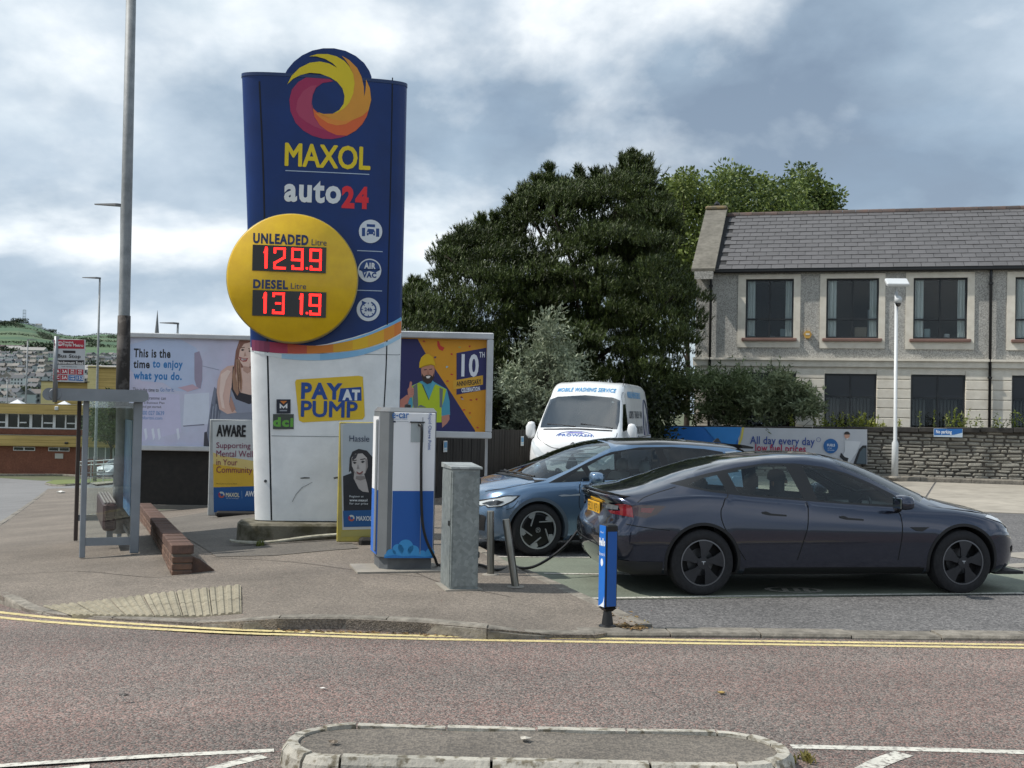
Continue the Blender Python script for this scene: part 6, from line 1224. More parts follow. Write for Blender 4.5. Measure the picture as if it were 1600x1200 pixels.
# ------------------------------------------------------------------ white high-roof van
def van():
    wb, r = 3.18, .345
    c = Car(top=[(-1.02, 2.44), (-.9, 2.475), (-.5, 2.49), (1.6, 2.49), (2.05, 2.485), (2.3, 2.45), (2.48, 2.36), (2.62, 2.22), (2.72, 2.10), (2.95, 1.90), (3.2, 1.69), (3.42, 1.50), (3.50, 1.435), (3.62, 1.375), (3.8, 1.26), (3.92, 1.11), (3.985, .92), (4.02, .6)],
            belt=[(-1.02, 1.3), (2.2, 1.28), (2.8, 1.30), (3.2, 1.26), (3.5, 1.20), (3.75, 1.05), (3.92, .86), (4.02, .5)], rail=[(-1.02, 2.30), (-.5, 2.36), (1.8, 2.36), (2.2, 2.32), (2.45, 2.22), (2.6, 2.10), (2.8, 1.94), (3.0, 1.76), (3.2, 1.58), (3.42, 1.40), (3.6, 1.29), (3.8, 1.15), (3.95, .92), (4.02, .55)],
            yrail=[(-1.02, .82), (1.8, .82), (2.5, .80), (2.9, .84), (3.3, .88), (3.6, .86), (3.85, .80), (4.02, .72)], W=1.02, x0=-1.03, x1=4.03, zb=.22, nose=(.55, 2.6), tail=(.2, 5), zmax=.8)
    fp = at_y(893, 779, 24.2); head = Vector((-.25, -.97, 0)).normalized(); yaw = atan2(head.y, head.x)
    t = thing('panel_van', 'white high roof panel van with blue washing lettering parked behind the cars', 'van'); gz = .022; o = Vector((fp.x, fp.y, 0)) - head * 4.0; t.location = (o.x, o.y, gz); t.rotation_euler = (0, 0, yaw)
    paint = pm('van_white', '#dfe2e4', .35, coat=.7, dirt=.08, dscale=1.2); gl = glass('van_glass', (.7, .8, .78), 3.6); blk = m_dark
    ws = [(3.47, 7), (3.465, 6.2), (3.445, 5.6), (3.40, 5.16), (3.2, 5.1), (2.95, 5.1), (2.70, 5.12), (2.68, 5.6), (2.67, 7)]
    fwin = [(2.42, 1.42), (3.18, 1.38), (3.22, 1.44), (3.02, 1.64), (2.78, 1.86), (2.66, 1.97), (2.42, 1.98)]
    regions = [('windscreen', ws, gl, False), ('front_window', c.sv(fwin), glass('van_side_glass', (.25, .3, .3), 1.4), True), ('door', c.sv([(2.34, .45), (3.05, .45), (3.30, 1.1), (3.36, 1.26), (3.0, 1.68), (2.68, 2.02), (2.34, 2.05)]), paint, True), ('bonnet', [(3.56, 7), (3.55, 6), (3.52, 5.4), (3.66, 5.0), (3.85, 5.1), (3.93, 6), (3.95, 7)], paint, False), ('sliding_door', c.sv([(1.15, .45), (2.28, .45), (2.28, 2.2), (1.15, 2.2)]), paint, True)]
    car_mesh(c, regions, [(0, r, .41), (wb, r, .41)], {'paint': paint}, t, pm('cabin_dark', '#3b3d40', .8))
    for x in (0, wb):
        for sg in (1, -1): wheel(t, x, sg * .86, r, .21, .22, 'steel', sg)
    seam = MATS['panel_gap']; sv = lambda pts: [(x, c.v_at(x, z)) for x, z in pts]
    for pts in ([(2.34, .5), (2.34, 2.05), (2.68, 2.02)], [(1.15, .5), (1.15, 2.2), (2.28, 2.2), (2.28, .5)], [(-1.0, 1.02), (1.15, 1.02)]): gapline(c, 'panel_gap', sv(pts), .012, seam, t)
    gapline(c, 'panel_gap', [(3.5, 5.05), (3.7, 4.95), (3.9, 5.3), (3.955, 6), (3.97, 7)], .012, seam, t)
    patch(c, 'screen_surround', [(3.50, 7), (3.50, 6), (3.46, 5.4), (3.50, 5.4), (3.55, 6), (3.56, 7)], m_rough, t, .004)
    clr = MATS['headlamp_white']
    for sg in (1, -1):
        patch(c, 'headlamp', c.sv([(3.55, 1.17), (3.70, 1.06), (3.86, .86), (3.93, .70), (3.98, .68), (3.96, .84), (3.86, 1.0), (3.70, 1.13)], 2), clr, t, .006, (sg,)); patch(c, 'bumper_corner', c.sv([(3.4, .24), (3.42, .58), (3.80, .60), (3.95, .58), (4.02, .55), (4.02, .24)], 2), m_rough, t, .01, (sg,)); patch(c, 'grille', [(3.99, c.v_at(3.99, .90)), (4.029, c.v_at(4.029, .58)), (4.03, 3.2), (4.03, 7), (3.965, 7), (3.965, 6)], m_rough, t, .006, (sg,))
        mirror(t, 3.10, 1.00, 1.36, sg, paint, m_rough, (.14, .2, .38))
    fxz = lambda z: max((c.P(x, 7).x for x in np.linspace(3.3, 4.03, 120) if c.P(x, 7).z >= z), default=3.6)
    for z in (.76, .84, .92): MB().bbox((fxz(z) + .012, 0, z), (.02, 1.1, .022), .006).build('grille_bar', pm('grille_chrome', '#9a9da0', .3, metal=.7), t)
    def on_top(X, Z):   # lettering laid on the sloping front skin: X across, Z along height
        x = next((q for q in np.linspace(4.02, 2.0, 400) if c.P(q, 7).z >= Z), 2.2); v = 7
        lo, hi = 5.0, 7.0
        for _ in range(24):
            m = (lo + hi) / 2
            if c.P(x, m).y > abs(X): lo = m
            else: hi = m
        xx = x
        for _ in range(3):
            dz = c.P(xx, hi).z - Z; xx += dz * .35
        p = c.P(xx, hi, .006); return (p.x, X, p.z)
    text(t, 'MOBILE WASHING SERVICE', -.66, 2.235, .66, 2.33, flat('#3f8fc4'), bold=.03, fn=on_top, shear=.2)
    text(t, 'PROWASH', -.36, 1.265, .36, 1.315, flat('#4a66a8'), bold=.03, fn=on_top)
    arc_ = MB(); A = [on_top(.40 * cos(a), 1.27 + .10 * sin(a)) for a in np.linspace(0, pi, 22)]; arc_.tube(A, .006, 5); arc_.build('logo_arc', flat('#3f5fa5'), t)
    pr = MB(); pr.add([on_top(*q) for q in ((-.22, 1.325), (.0, 1.33), (.2, 1.325), (.12, 1.35), (-.12, 1.352))], [(0, 1, 2, 3, 4)]); pr.build('logo_splash', flat('#6a6ab8'), t)
    z = 1.07; xx = fxz(z) + .015; mb = MB(); D = [(0, .085), (.06, .04), (.06, -.04), (0, -.085), (-.06, -.04), (-.06, .04)]; mb.add([(xx, y, z + q) for y, q in D] + [(xx, y * .5, z + q * .55) for y, q in D], [(i, (i + 1) % 6, 6 + (i + 1) % 6, 6 + i) for i in range(6)]); mb.build('diamond_badge', flat('#3a3d42'), t)
    fs = lambda X, Z: (X, c.P(X, c.v_at(X, Z)).y + .006, Z)   # van's left side; letters run towards the tail
    def side(s, x0, x1, z0, z1, col, b): text(t, s, -x0, z0, -x1, z1, flat(col), bold=b, fn=lambda X, Z: fs(-X, Z))
    side('MOBILE WASHING SERVICE', 2.1, .2, 2.12, 2.27, '#4a93c6', .03); side('LORRYS · TRAILER · VAN', 2.15, .2, 1.66, 1.83, '#3b414b', .03); side('CAR · PLANT MACHINERY', 2.05, .2, 1.30, 1.48, '#3b414b', .03)
    lg = MB(); E = [fs(-.35 + .42 * cos(a), 1.25 + .85 * sin(a)) for a in np.linspace(0, pi, 24)]; lg.tube(E, .02, 5); lg.build('logo_arc', flat('#2c3450'), t)
    for k, (a, b) in enumerate(((-.6, 1.3), (-.45, 1.55), (-.25, 1.7), (-.05, 1.35))): pr = MB(); pr.add([fs(a, 1.1), fs(a - .13, 1.1), fs(a - .1, b), fs(a - .03, b + .06)], [(0, 1, 2, 3)]); pr.build('logo_splash', flat(('#4c557c', '#76809c', '#3d4668', '#8b6fa8')[k]), t)
    MB().bbox((1.28, 1.035, 1.02), (.2, .03, .05), .01).build('door_handle', m_rough, t); MB().bbox((2.48, 1.035, 1.02), (.2, .03, .05), .01).build('door_handle', m_rough, t)
    underbody(t, -.9, 3.8, .85, .2, m_rough); sm = MATS['seat_dark']
    for y in (.45, -.45): seat(t, 2.55, y, .75, sm, .62)
    mb = MB(); mb.slab([(2.95, -.85), (2.95, .85), (3.5, .85), (3.5, -.85)], 1.15, 1.36); mb.build('dashboard', pm('van_dash', '#5b5f60', .8), t); steering(t, 2.85, -.45, 1.25, m_dark)
    for k, (y, c_) in enumerate(((.5, '#c9ccd0'), (-.2, '#d5d8da'), (.05, '#9a4a48'))): MB().box((3.25, y, 1.365), (.2, .28, .01)).build('dash_paper', flat(c_), t)
    for s_, (y0, y1) in enumerate(((.75, .05), (-.05, -.7))): MB().tube([on_top(y0, 1.47), on_top(y1, 1.53)], .012, 6).build('wiper', m_rough, t)
    MB().tube([(2.35, .78, 2.36), (2.25, .80, 2.62)], .006, 5).build('roof_aerial', m_rough, t)
    return t
van()
# ================================================================== bus stop side
m_alu = pm('shelter_grey', '#868c92', .5, metal=.05, c2='#7b8187', scale=3, dirt=.15)
def bus_shelter():
    A, B, C_ = pav(128, 873), pav(212, 869), pav(118, 846); ey = (C_ - A); ey.z = 0; Ld = ey.length; ey.normalize(); yaw = atan2(-ey.x, ey.y); pl = Plane(A, yaw); W = (B - A).dot(pl.ex); z1, z0 = pl.uv(150, 608)[1], pl.uv(150, 627)[1]
    t = thing('bus_shelter', 'grey metal and glass bus shelter with rounded flat roof on the left pavement', 'bus shelter', A, yaw)
    x0, x1 = pl.uv(66, 617)[0], pl.uv(231, 617)[0]; r = (z1 - z0) / 2; zc = (z0 + z1) / 2
    poly = circle(x1 - r, zc, r, 12, -pi / 2, pi / 2) + circle(x0 + r, zc, r, 12, pi / 2, 3 * pi / 2); mb = MB(); mb.prism(poly, -.16, Ld + .2); mb.build('roof', m_alu, t, angle=40)
    mb = MB(); mb.lathe([(r * .98, -.006), (r * .9, -.012), (1e-6, -.012)], 24, 'y', (x0 + r * 1.9, -.162, zc)); mb.build('roof_end_disc', m_alu, t)
    gz = lambda x, y: G(*(A + pl.ex * x + pl.ey * y).to_tuple()[:2]) + .10 - A.z
    m_post2 = pm('shelter_brown_post', '#4c4340', .6, dirt=.2)
    for (x, y, w, m) in ((0, 0, .07, m_alu), (W, 0, .11, m_alu), (0, Ld, .06, m_post2), (W, Ld, .07, m_alu)): MB().bbox((x, y, (gz(x, y) + z0) / 2), (w, .06, z0 - gz(x, y)), .008).build('post', m, t)
    gls_ = glass('shelter_glass', (.93, .96, .96), 1.4)
    def rail(xa, ya, xb, yb, z, h, m=m_alu, nm='rail', th=.03): L_ = hypot(xb - xa, yb - ya); MB().box(((xa + xb) / 2, (ya + yb) / 2, z), (L_ - .06, th, h), rz=atan2(yb - ya, xb - xa)).build(nm, m, t)
    zr = pl.uv(165, 846)[1]; zl = pl.uv(165, 853)[1]
    rail(0, 0, W, 0, zr, .10); MB().box((W / 2, 0, (zr + .05 + z0) / 2), (W - .08, .008, z0 - zr - .05)).build('glass_pane', gls_, t)
    rail(0, Ld, W, Ld, zr, .09); MB().box((W / 2, Ld, (zr + .05 + z0) / 2), (W - .08, .008, z0 - zr - .05)).build('glass_pane', gls_, t)
    rail(W, 0, W, Ld, zr - .02, .06); MB().box((W, Ld / 2, (zr + z0) / 2), (.008, Ld - .1, z0 - zr - .03)).build('glass_pane', gls_, t)
    zp = z0 - .25; pr = MB().box((W - .02, Ld * .45, (zr + .25 + zp) / 2), (.012, Ld * .5, zp - zr - .25)); pr.build('timetable_poster', pm('poster_blue', '#5f86a8', .5, c2='#36608a', scale=3, dirt=.2), t)
    for z in (zr + .62, zr + .68): MB().box((W / 2, Ld, z), (W - .08, .012, .012)).build('glass_marking', flat('#aab6ba'), t)
    zs = pl.uv(172, 793)[1]; zsb = pl.uv(172, 838)[1]; sx0, sx1 = pl.uv(163, 800, .25)[0], pl.uv(185, 800, .25)[0]; mbn = pm('perch_maroon', '#33181c', .5, dirt=.2)
    MB().bbox(((sx0 + sx1) / 2, Ld * .5, (zs + zsb) / 2), (sx1 - sx0, Ld * .62, zs - zsb), .03).build('bench', mbn, t)
    for k in range(4): MB().box((sx0 + (sx1 - sx0) * (.14 + .24 * k), Ld * .5, zs + .006), ((sx1 - sx0) * .13, Ld * .6, .014)).build('bench_slat', pm('slat_grey', '#8f8a86', .5, dirt=.2), t)
    MB().box(((sx0 + sx1) / 2 + .03, Ld * .35, (zsb + gz(W * .7, .4)) / 2), (.08, .06, zsb - gz(W * .7, .4))).build('bench_leg', m_alu, t)
    # stop flag on the roof
    f = thing('bus_stop_flag', 'red, white and blue bus stop flag sign on a grey pole above the shelter roof', 'bus stop sign', A + pl.ex * (x0 + r * 1.9) + Vector((0, 0, z0)) + pl.ey * -.19, yaw + radians(0)); fo = f.location.copy(); fp = Plane(fo, yaw)
    zt = fp.uv(81, 525)[1]; MB().tube([(0, 0, -.02), (0, 0, zt)], .028, 12).build('pole', pm('flag_pole', '#7b8085', .45, metal=.5), f, smooth=True)
    a0, b0 = fp.uv(84, 531), fp.uv(132, 597); fx0, fx1 = a0[0], b0[0]; fz1 = fp.uv(108, 530)[1]; fz0 = fp.uv(108, 597)[1]; MB().bbox(((fx0 + fx1) / 2, 0, (fz0 + fz1) / 2), (fx1 - fx0, .03, fz1 - fz0), .004).build('sign_panel', flat('#b9bdc0'), f)
    for z in (fz1 - .03, fz0 + .04): MB().box((fx0 / 2 + .01, .0, z), (abs(fx0) + .06, .02, .03)).build('bracket', m_alu, f)
    P = Print(fp, -.017); rc = lambda a, b, c, d: [(a, b), (c, b + .5), (c, d + .5), (a, d)]
    P.px(rc(84.5, 530.5, 131.5, 544.5), '#a51d33'); P.px(rc(84.5, 562.5, 131.5, 569.5), '#1b1b1e'); P.px([(98, 547.5), (118, 548), (118, 552), (99, 551.5)], '#222226')
    for k, (a, b) in enumerate(((83.5, 576), (95, 576), (107.5, 576.5), (119.5, 577), (83, 585.5), (94.5, 585.5), (107, 586), (119, 586.5))): P.px(rc(a, b, a + 10.8, b + 8.2), '#2466a8' if k in (6, 7) else '#a51d33', 1)
    P.px(circle(93.5, 537, 5, 18, 0, 2 * pi, 3.6), '#e0dcdc', 1); P.px(circle(94.5, 536.6, 3.2, 14, 0, 2 * pi, 2), '#c36a78', 2); P.build(f, 'print')
    W_, K_ = flat('#e3e2e0'), flat('#26262a')
    for s, a, b, c, d, m in (('Translink', 98.5, 533, 115, 536.3, W_), ('Foyle Metro', 98.5, 537, 130, 542.8, W_), ('Bus Stop', 90, 553.5, 126, 560.8, K_), ('Glendermott Road', 86.5, 564.3, 130, 569, W_), ('www.translink.co.uk', 96, 572, 120, 573.5, K_), ('2A', 85, 577.5, 93, 582.8, W_), ('3A', 97, 577.8, 105, 583, W_), ('3B\n3C', 110, 577.5, 116.5, 583.8, W_), ('4A\n4B', 121.5, 578, 128.5, 584.2, W_), ('4C', 84.5, 586.8, 92.5, 592, W_), ('5A', 96.5, 587, 104.5, 592.4, W_), ('147\n148', 109, 587, 116.5, 593, W_), ('152', 120, 588, 130, 593.2, W_)): ptext(f, fp, s, a, b, c, d, m, y=-.022, bold=.02)
bus_shelter()
m_galv = pm('lamp_galvanised', '#8f9395', .6, metal=.1, c2='#7b7f81', scale=8, dirt=.2)
def street_lamp(px, py, pxt, pyt, r0, r1, lab, arm=None, y=None, burnt=False, headside=-1):
    p = ground(px, py, .1) if y is None else at_y(px, py, y); q = at_y(pxt, pyt, p.y); t = thing('street_lamp', lab, 'street lamp', p, group='street lamps along the left road'); d = q - p
    MB().tube([d * 0 - Vector((0, 0, .1)), d * .12, d * .125, d * .6, d], [r0, r0 * .97, r0 * .8, (r0 * .8 + r1) / 2, r1], 16).build('column', m_galv, t, smooth=True)
    if burnt: MB().tube([d * burnt[0], d * (burnt[0] + burnt[1]) / 2 if False else d * ((burnt[0] + burnt[1]) / 2), d * burnt[1]], [r0 * .90, r0 * .90, r0 * .86], 16).build('burnt_band', pm('burnt_paint', '#2c2724', .8, c2='#544f4c', scale=6, lo=.5, hi=.6), t, smooth=True)
    if arm: hd = MB(); hd.add([(d.x + headside * a, d.y + b, d.z + c) for a, b, c in ((-.05, -.09, 0), (.25, -.13, .02), (arm, -.07, .06), (arm, .07, .06), (.25, .13, .02), (-.05, .09, 0), (-.05, -.07, .11), (.25, -.08, .13), (arm, -.05, .10), (arm, .05, .10), (.25, .08, .13), (-.05, .07, .11))], [(0, 1, 2, 3, 4, 5)[::-1], (6, 7, 8, 9, 10, 11)] + [(i, (i + 1) % 6, 6 + (i + 1) % 6, 6 + i) for i in range(6)]); hd.build('lantern', pm('lantern_dark', '#3b3e42', .5), t)
    return t
_A = pav(128, 873)
street_lamp(187, 822, 206, -60, .105, .07, 'tall grey lamp column with burnt band rising out of view behind the bus shelter', None, _A.y + 2.2, burnt=(.21, .37))
street_lamp(148, 752, 156, 436, .12, .06, 'grey lamp post with flat lantern between the bus stop sign and the tall column', 1.2)
street_lamp(36, 737.5, 43.5, 532, .12, .07, 'grey lamp post with small lantern beside the brick building left of the bus stop sign', .9, headside=1)
street_lamp(9, 733, 11.5, 592, .10, .06, 'short grey lamp post nearest the left edge of the picture', .7, headside=1)
street_lamp(268, 760, 278, 507, .12, .06, 'distant lamp post whose lantern shows just above the white billboard', 1.1, y=70)
street_lamp(186, 760, 191, 323, .12, .07, 'lamp post mostly hidden behind the tall column with lantern pointing left', 1.15, y=48)
# --- low brick wall
def brick_wall():
    Pn, Pf = pav(268, 899), pav(217, 812); d = Pf - Pn; d.z = 0; L_ = d.length; yaw = atan2(-d.x, d.y); pl = Plane(Pn, yaw); th = .215
    t = thing('brick_wall', 'low red brown brick wall with soldier coping running back beside the bus shelter', 'wall', Pn, yaw)
    mbk = pm('wall_brick', '#6e5343', .9, c2='#54423a', scale=14, bump=.5, bscale=60, dirt=.3, dscale=3, island=.28); mcp = pm('coping_brick', '#6b5146', .88, c2='#4d3d36', scale=12, bump=.4, bscale=60, dirt=.25, dscale=4, island=.25)
    gz = lambda y: G(*(Pn + pl.ey * y).to_tuple()[:2]) + .11 - Pn.z
    bricks = {}; slope = (Pf.z - Pn.z) / L_
    def brick(nm, dims, mat, loc, rz=0.0):
        if dims not in bricks:
            o = MB().bbox((0, 0, 0), dims, .008).build(nm, mat, t); bricks[dims] = o
        else: o = bricks[dims].copy(); COL.objects.link(o); o.parent = t
        o.location = (loc[0], loc[1], loc[2] + slope * loc[1]); o.rotation_euler = (0, 0, rz); return o
    zc = lambda y: max(gz(y), -9); top = .33 ; rnd = random.Random(9); rows = 4
    MB().box((th / 2, L_ / 2, .05 + slope * L_ / 2), (th - .02, L_ - .02, .42), rx=math.atan(slope)).build('mortar', pm('mortar', '#6b655b', .95, bump=.3, scale=40, dirt=.2), t)
    for k in range(rows):
        z = -.06 + .075 * k; n = int(L_ / .225)
        for i in range(n + 1):
            y = (i + (.5 if k % 2 else 0)) * .225 + .11
            if y < L_: brick('brick', (th, .215, .065), mbk, (th / 2 + rnd.uniform(-.003, .003), y, z))
        brick('brick', (th, .10, .065), mbk, (th / 2, .05, z)) if k % 2 else None
    n = int(L_ / .076)
    for i in range(n): brick('coping_brick', (th + .02, .063, .10), mcp, (th / 2, .035 + i * .076, .275 + rnd.uniform(-.006, .006)), rnd.uniform(-.01, .01))
    # broken stub to the right of the near end
    MB().add([(th, .03, -.05), (th + .34, .1, -.05), (th + .3, .34, -.05), (th, .36, -.05), (th, .03, .19), (th + .09, .06, .15), (th + .1, .3, .13), (th, .36, .17), (th + .22, .09, .05), (th + .2, .32, .04)], [(0, 1, 8, 5, 4), (4, 5, 6, 7), (5, 8, 9, 6), (8, 1, 2, 9), (2, 3, 7, 6, 9)]).build('broken_stub', mbk, t)
brick_wall()
# --- black close-boarded fence
def fence():
    A, B, C_ = at_y(612, 800, 20.7), at_y(835, 780, 27.2), at_y(1040, 770, 35.5); t = thing('board_fence', 'black vertical board fence behind the charger and the van', 'fence', (A.x, A.y, 0)); m = pm('black_board_wood', '#191714', .85, c2='#2a2622', scale=8, stretch=(6, 6, .6), bump=.5, dirt=.3, dscale=2, island=.25); rnd = random.Random(5); proto = []
    for k in range(4):
        w = .125 + .008 * k; o = MB().bbox((0, 0, .5), (w, .022, 1), .004); proto.append(o)
    seg = [(A, B, 1.42, 1.37), (B, C_, 1.37, 1.38)]; meshes = []
    for (p, q, h0, h1) in seg:
        d = Vector((q.x - p.x, q.y - p.y, 0)); L_ = d.length; n = int(L_ / .145); a = atan2(d.y, d.x)
        for i in range(n):
            f = (i + .5) / n; c = p + d * f; k = rnd.randrange(4)
            if len(meshes) < 4: o = proto[len(meshes)].build('fence_board', m, t); meshes.append(o.data)
            else: o = link('fence_board', meshes[k], t)
            o.location = (c.x - A.x + rnd.uniform(-.004, .004), c.y - A.y + rnd.uniform(-.008, .008), 0); o.rotation_euler = (0, rnd.uniform(-.008, .008), a); o.scale = (1, 1, h0 + (h1 - h0) * f + rnd.uniform(-.015, .015) - 0)
        for z in (.3, 1.1): MB().box(((p.x + q.x) / 2 - A.x - sin(a) * .04, (p.y + q.y) / 2 - A.y + cos(a) * .04, z), (L_, .05, .08), rz=a).build('fence_rail', m, t)
    d = Vector((B.x - A.x, B.y - A.y, 0)); a = atan2(d.y, d.x); n_ = Vector((sin(a), -cos(a), 0))
    for (px, py, lab) in ((693.5, 697.5, 'small white and blue notice on the black fence beside the charger'), (814, 689, 'small white and blue notice on the black fence beside the van')):
        f = ((ray(px, py).x / ray(px, py).y) * A.y - A.x) ; r_ = ray(px, py); tt = (A.y * d.x - A.x * d.y) / (r_.y * d.x - r_.x * d.y); p = CAM + r_ * tt + n_ * .03
        s = thing('fence_notice', lab, 'notice', p, a); MB().bbox((0, 0, 0), (.17, .012, .22), .003).build('plate', flat('#c3c8ca'), s); MB().box((0, -.0075, .03), (.13, .004, .11)).build('print', flat('#3f86b4'), s); MB().box((.01, -.0076, -.06), (.12, .004, .03)).build('print', flat('#8fb4c8'), s)
fence()
# ================================================================== stone wall, banner, office building
WY = -math.atan(.27); W0 = ground(1500, 753.5, .02); WPL = Plane((W0.x, W0.y, .02), WY)
def stone_wall():
    pl = WPL; xl, xr = pl.uv(1000, 700)[0], pl.uv(1760, 700)[0]; t = thing('stone_wall', 'long coursed grey rubble stone wall behind the forecourt', 'wall', pl.o, WY)
    zl, zr = pl.uv(1018, 672)[1], pl.uv(1600, 676)[1]; zt = lambda x: zl + (zr - zl) * (x - pl.uv(1018, 672)[0]) / (pl.uv(1600, 676)[0] - pl.uv(1018, 672)[0])
    mb = MB(); mb.add([(xl, .05, -.1), (xr, .05, -.1), (xr, .05, zt(xr)), (xl, .05, zt(xl)), (xl, .4, -.1), (xr, .4, -.1), (xr, .4, zt(xr)), (xl, .4, zt(xl))], [(0, 1, 2, 3), (5, 4, 7, 6), (3, 2, 6, 7), (1, 5, 6, 2), (4, 0, 3, 7)]); mb.build('mortar_core', pm('wall_mortar', '#3f3c37', .95, c2='#55504a', scale=12, bump=.5, dirt=.3), t)
    ms = pm('rubble_stone', '#9c9990', .9, c2='#7b786f', scale=7, bump=.6, bscale=30, dirt=.3, dscale=2, island=.30); rnd = random.Random(21); pool = []
    for k in range(14):
        mb = MB(); n = 8; ring = []
        for i in range(n):
            a = 2 * pi * (i + .5) / n; e = .35; ring.append((.5 * abs(cos(a)) ** e * (1 if cos(a) > 0 else -1) * rnd.uniform(.88, 1.0), .5 * abs(sin(a)) ** e * (1 if sin(a) > 0 else -1) * rnd.uniform(.82, 1.0)))
        f = rnd.uniform(.6, 1.2); mb.add([(x, .6, z) for x, z in ring] + [(x * .97, -.1, z * .95) for x, z in ring] + [(x * .7, -.35 * f, z * .62) for x, z in ring] + [(rnd.uniform(-.1, .1), -.42 * f, rnd.uniform(-.1, .1))], [(i, (i + 1) % n, n + (i + 1) % n, n + i) for i in range(n)] + [(n + i, n + (i + 1) % n, 2 * n + (i + 1) % n, 2 * n + i) for i in range(n)] + [(2 * n + i, 2 * n + (i + 1) % n, 3 * n) for i in range(n)]); pool.append(mb)
    parts = []; xcut = pl.uv(1352, 700)[0]; z = .0; H_ = max(zt(xl), zt(xr)) + .05
    while z < H_:
        h = rnd.uniform(.055, .13); x = xl
        while x < xr:
            w = rnd.uniform(.14, .52) * (1.25 if h < .08 else 1); hh = h * rnd.uniform(.82, 1.02); zz = z + rnd.uniform(-.012, .012) + h / 2
            if zz + hh / 2 < zt(x + w / 2) + .02: parts.append((x + w / 2, zz, w * .97, hh * .93, rnd.uniform(.04, .075), rnd.randrange(14), rnd.uniform(-.05, .05)))
            x += w
        z += h
    vis = sorted([p for p in parts if p[0] > xcut - .1 and p[0] < pl.uv(1605, 700)[0] + .1], key=lambda p: -p[2] * p[3])[:300]; vs_ = set(map(id, vis)); data = [None] * 14; rest = MB()
    for p in parts:
        if id(p) in vs_:
            k = p[5]
            if data[k] is None: o = pool[k].build('stone', ms, t); o.data.shade_smooth(); o.data.set_sharp_from_angle(angle=radians(35)); data[k] = o.data
            else: o = link('stone', data[k], t)
            o.location = (p[0], .05, p[1]); o.scale = (p[2], p[4], p[3]); o.rotation_euler = (0, p[6], 0)
        else: ca, sa = cos(p[6]), sin(p[6]); rest.add([(p[0] + v[0] * p[2] * ca + v[2] * p[3] * sa, .05 + v[1] * p[4], p[1] - v[0] * p[2] * sa + v[2] * p[3] * ca) for v in pool[p[5]].v], pool[p[5]].f)
    o = rest.build('small_stones', ms, t); o['kind'] = 'stuff'
    mc = pm('coping_stone', '#3f3d3a', .92, c2='#302e2b', scale=9, bump=.5, dirt=.3, island=.15); x = xl
    while x < xr: w = rnd.uniform(.6, 1.1); MB().bbox((x + w / 2, .2, zt(x + w / 2) + .065), (w - .015, .52, .14), .015).build('coping_stone', mc, t); x += w
    k = structure(thing('kerb', None, None)); P = [pl.o + pl.ex * x + pl.ey * -.55 for x in np.linspace(xl, xr, 12)]; kerb_run(k, [(p.x, p.y) for p in P], .5, 1.4, .15, seed=12, mat=m_kerb)
    return xl, xr, zt
SWX = stone_wall()
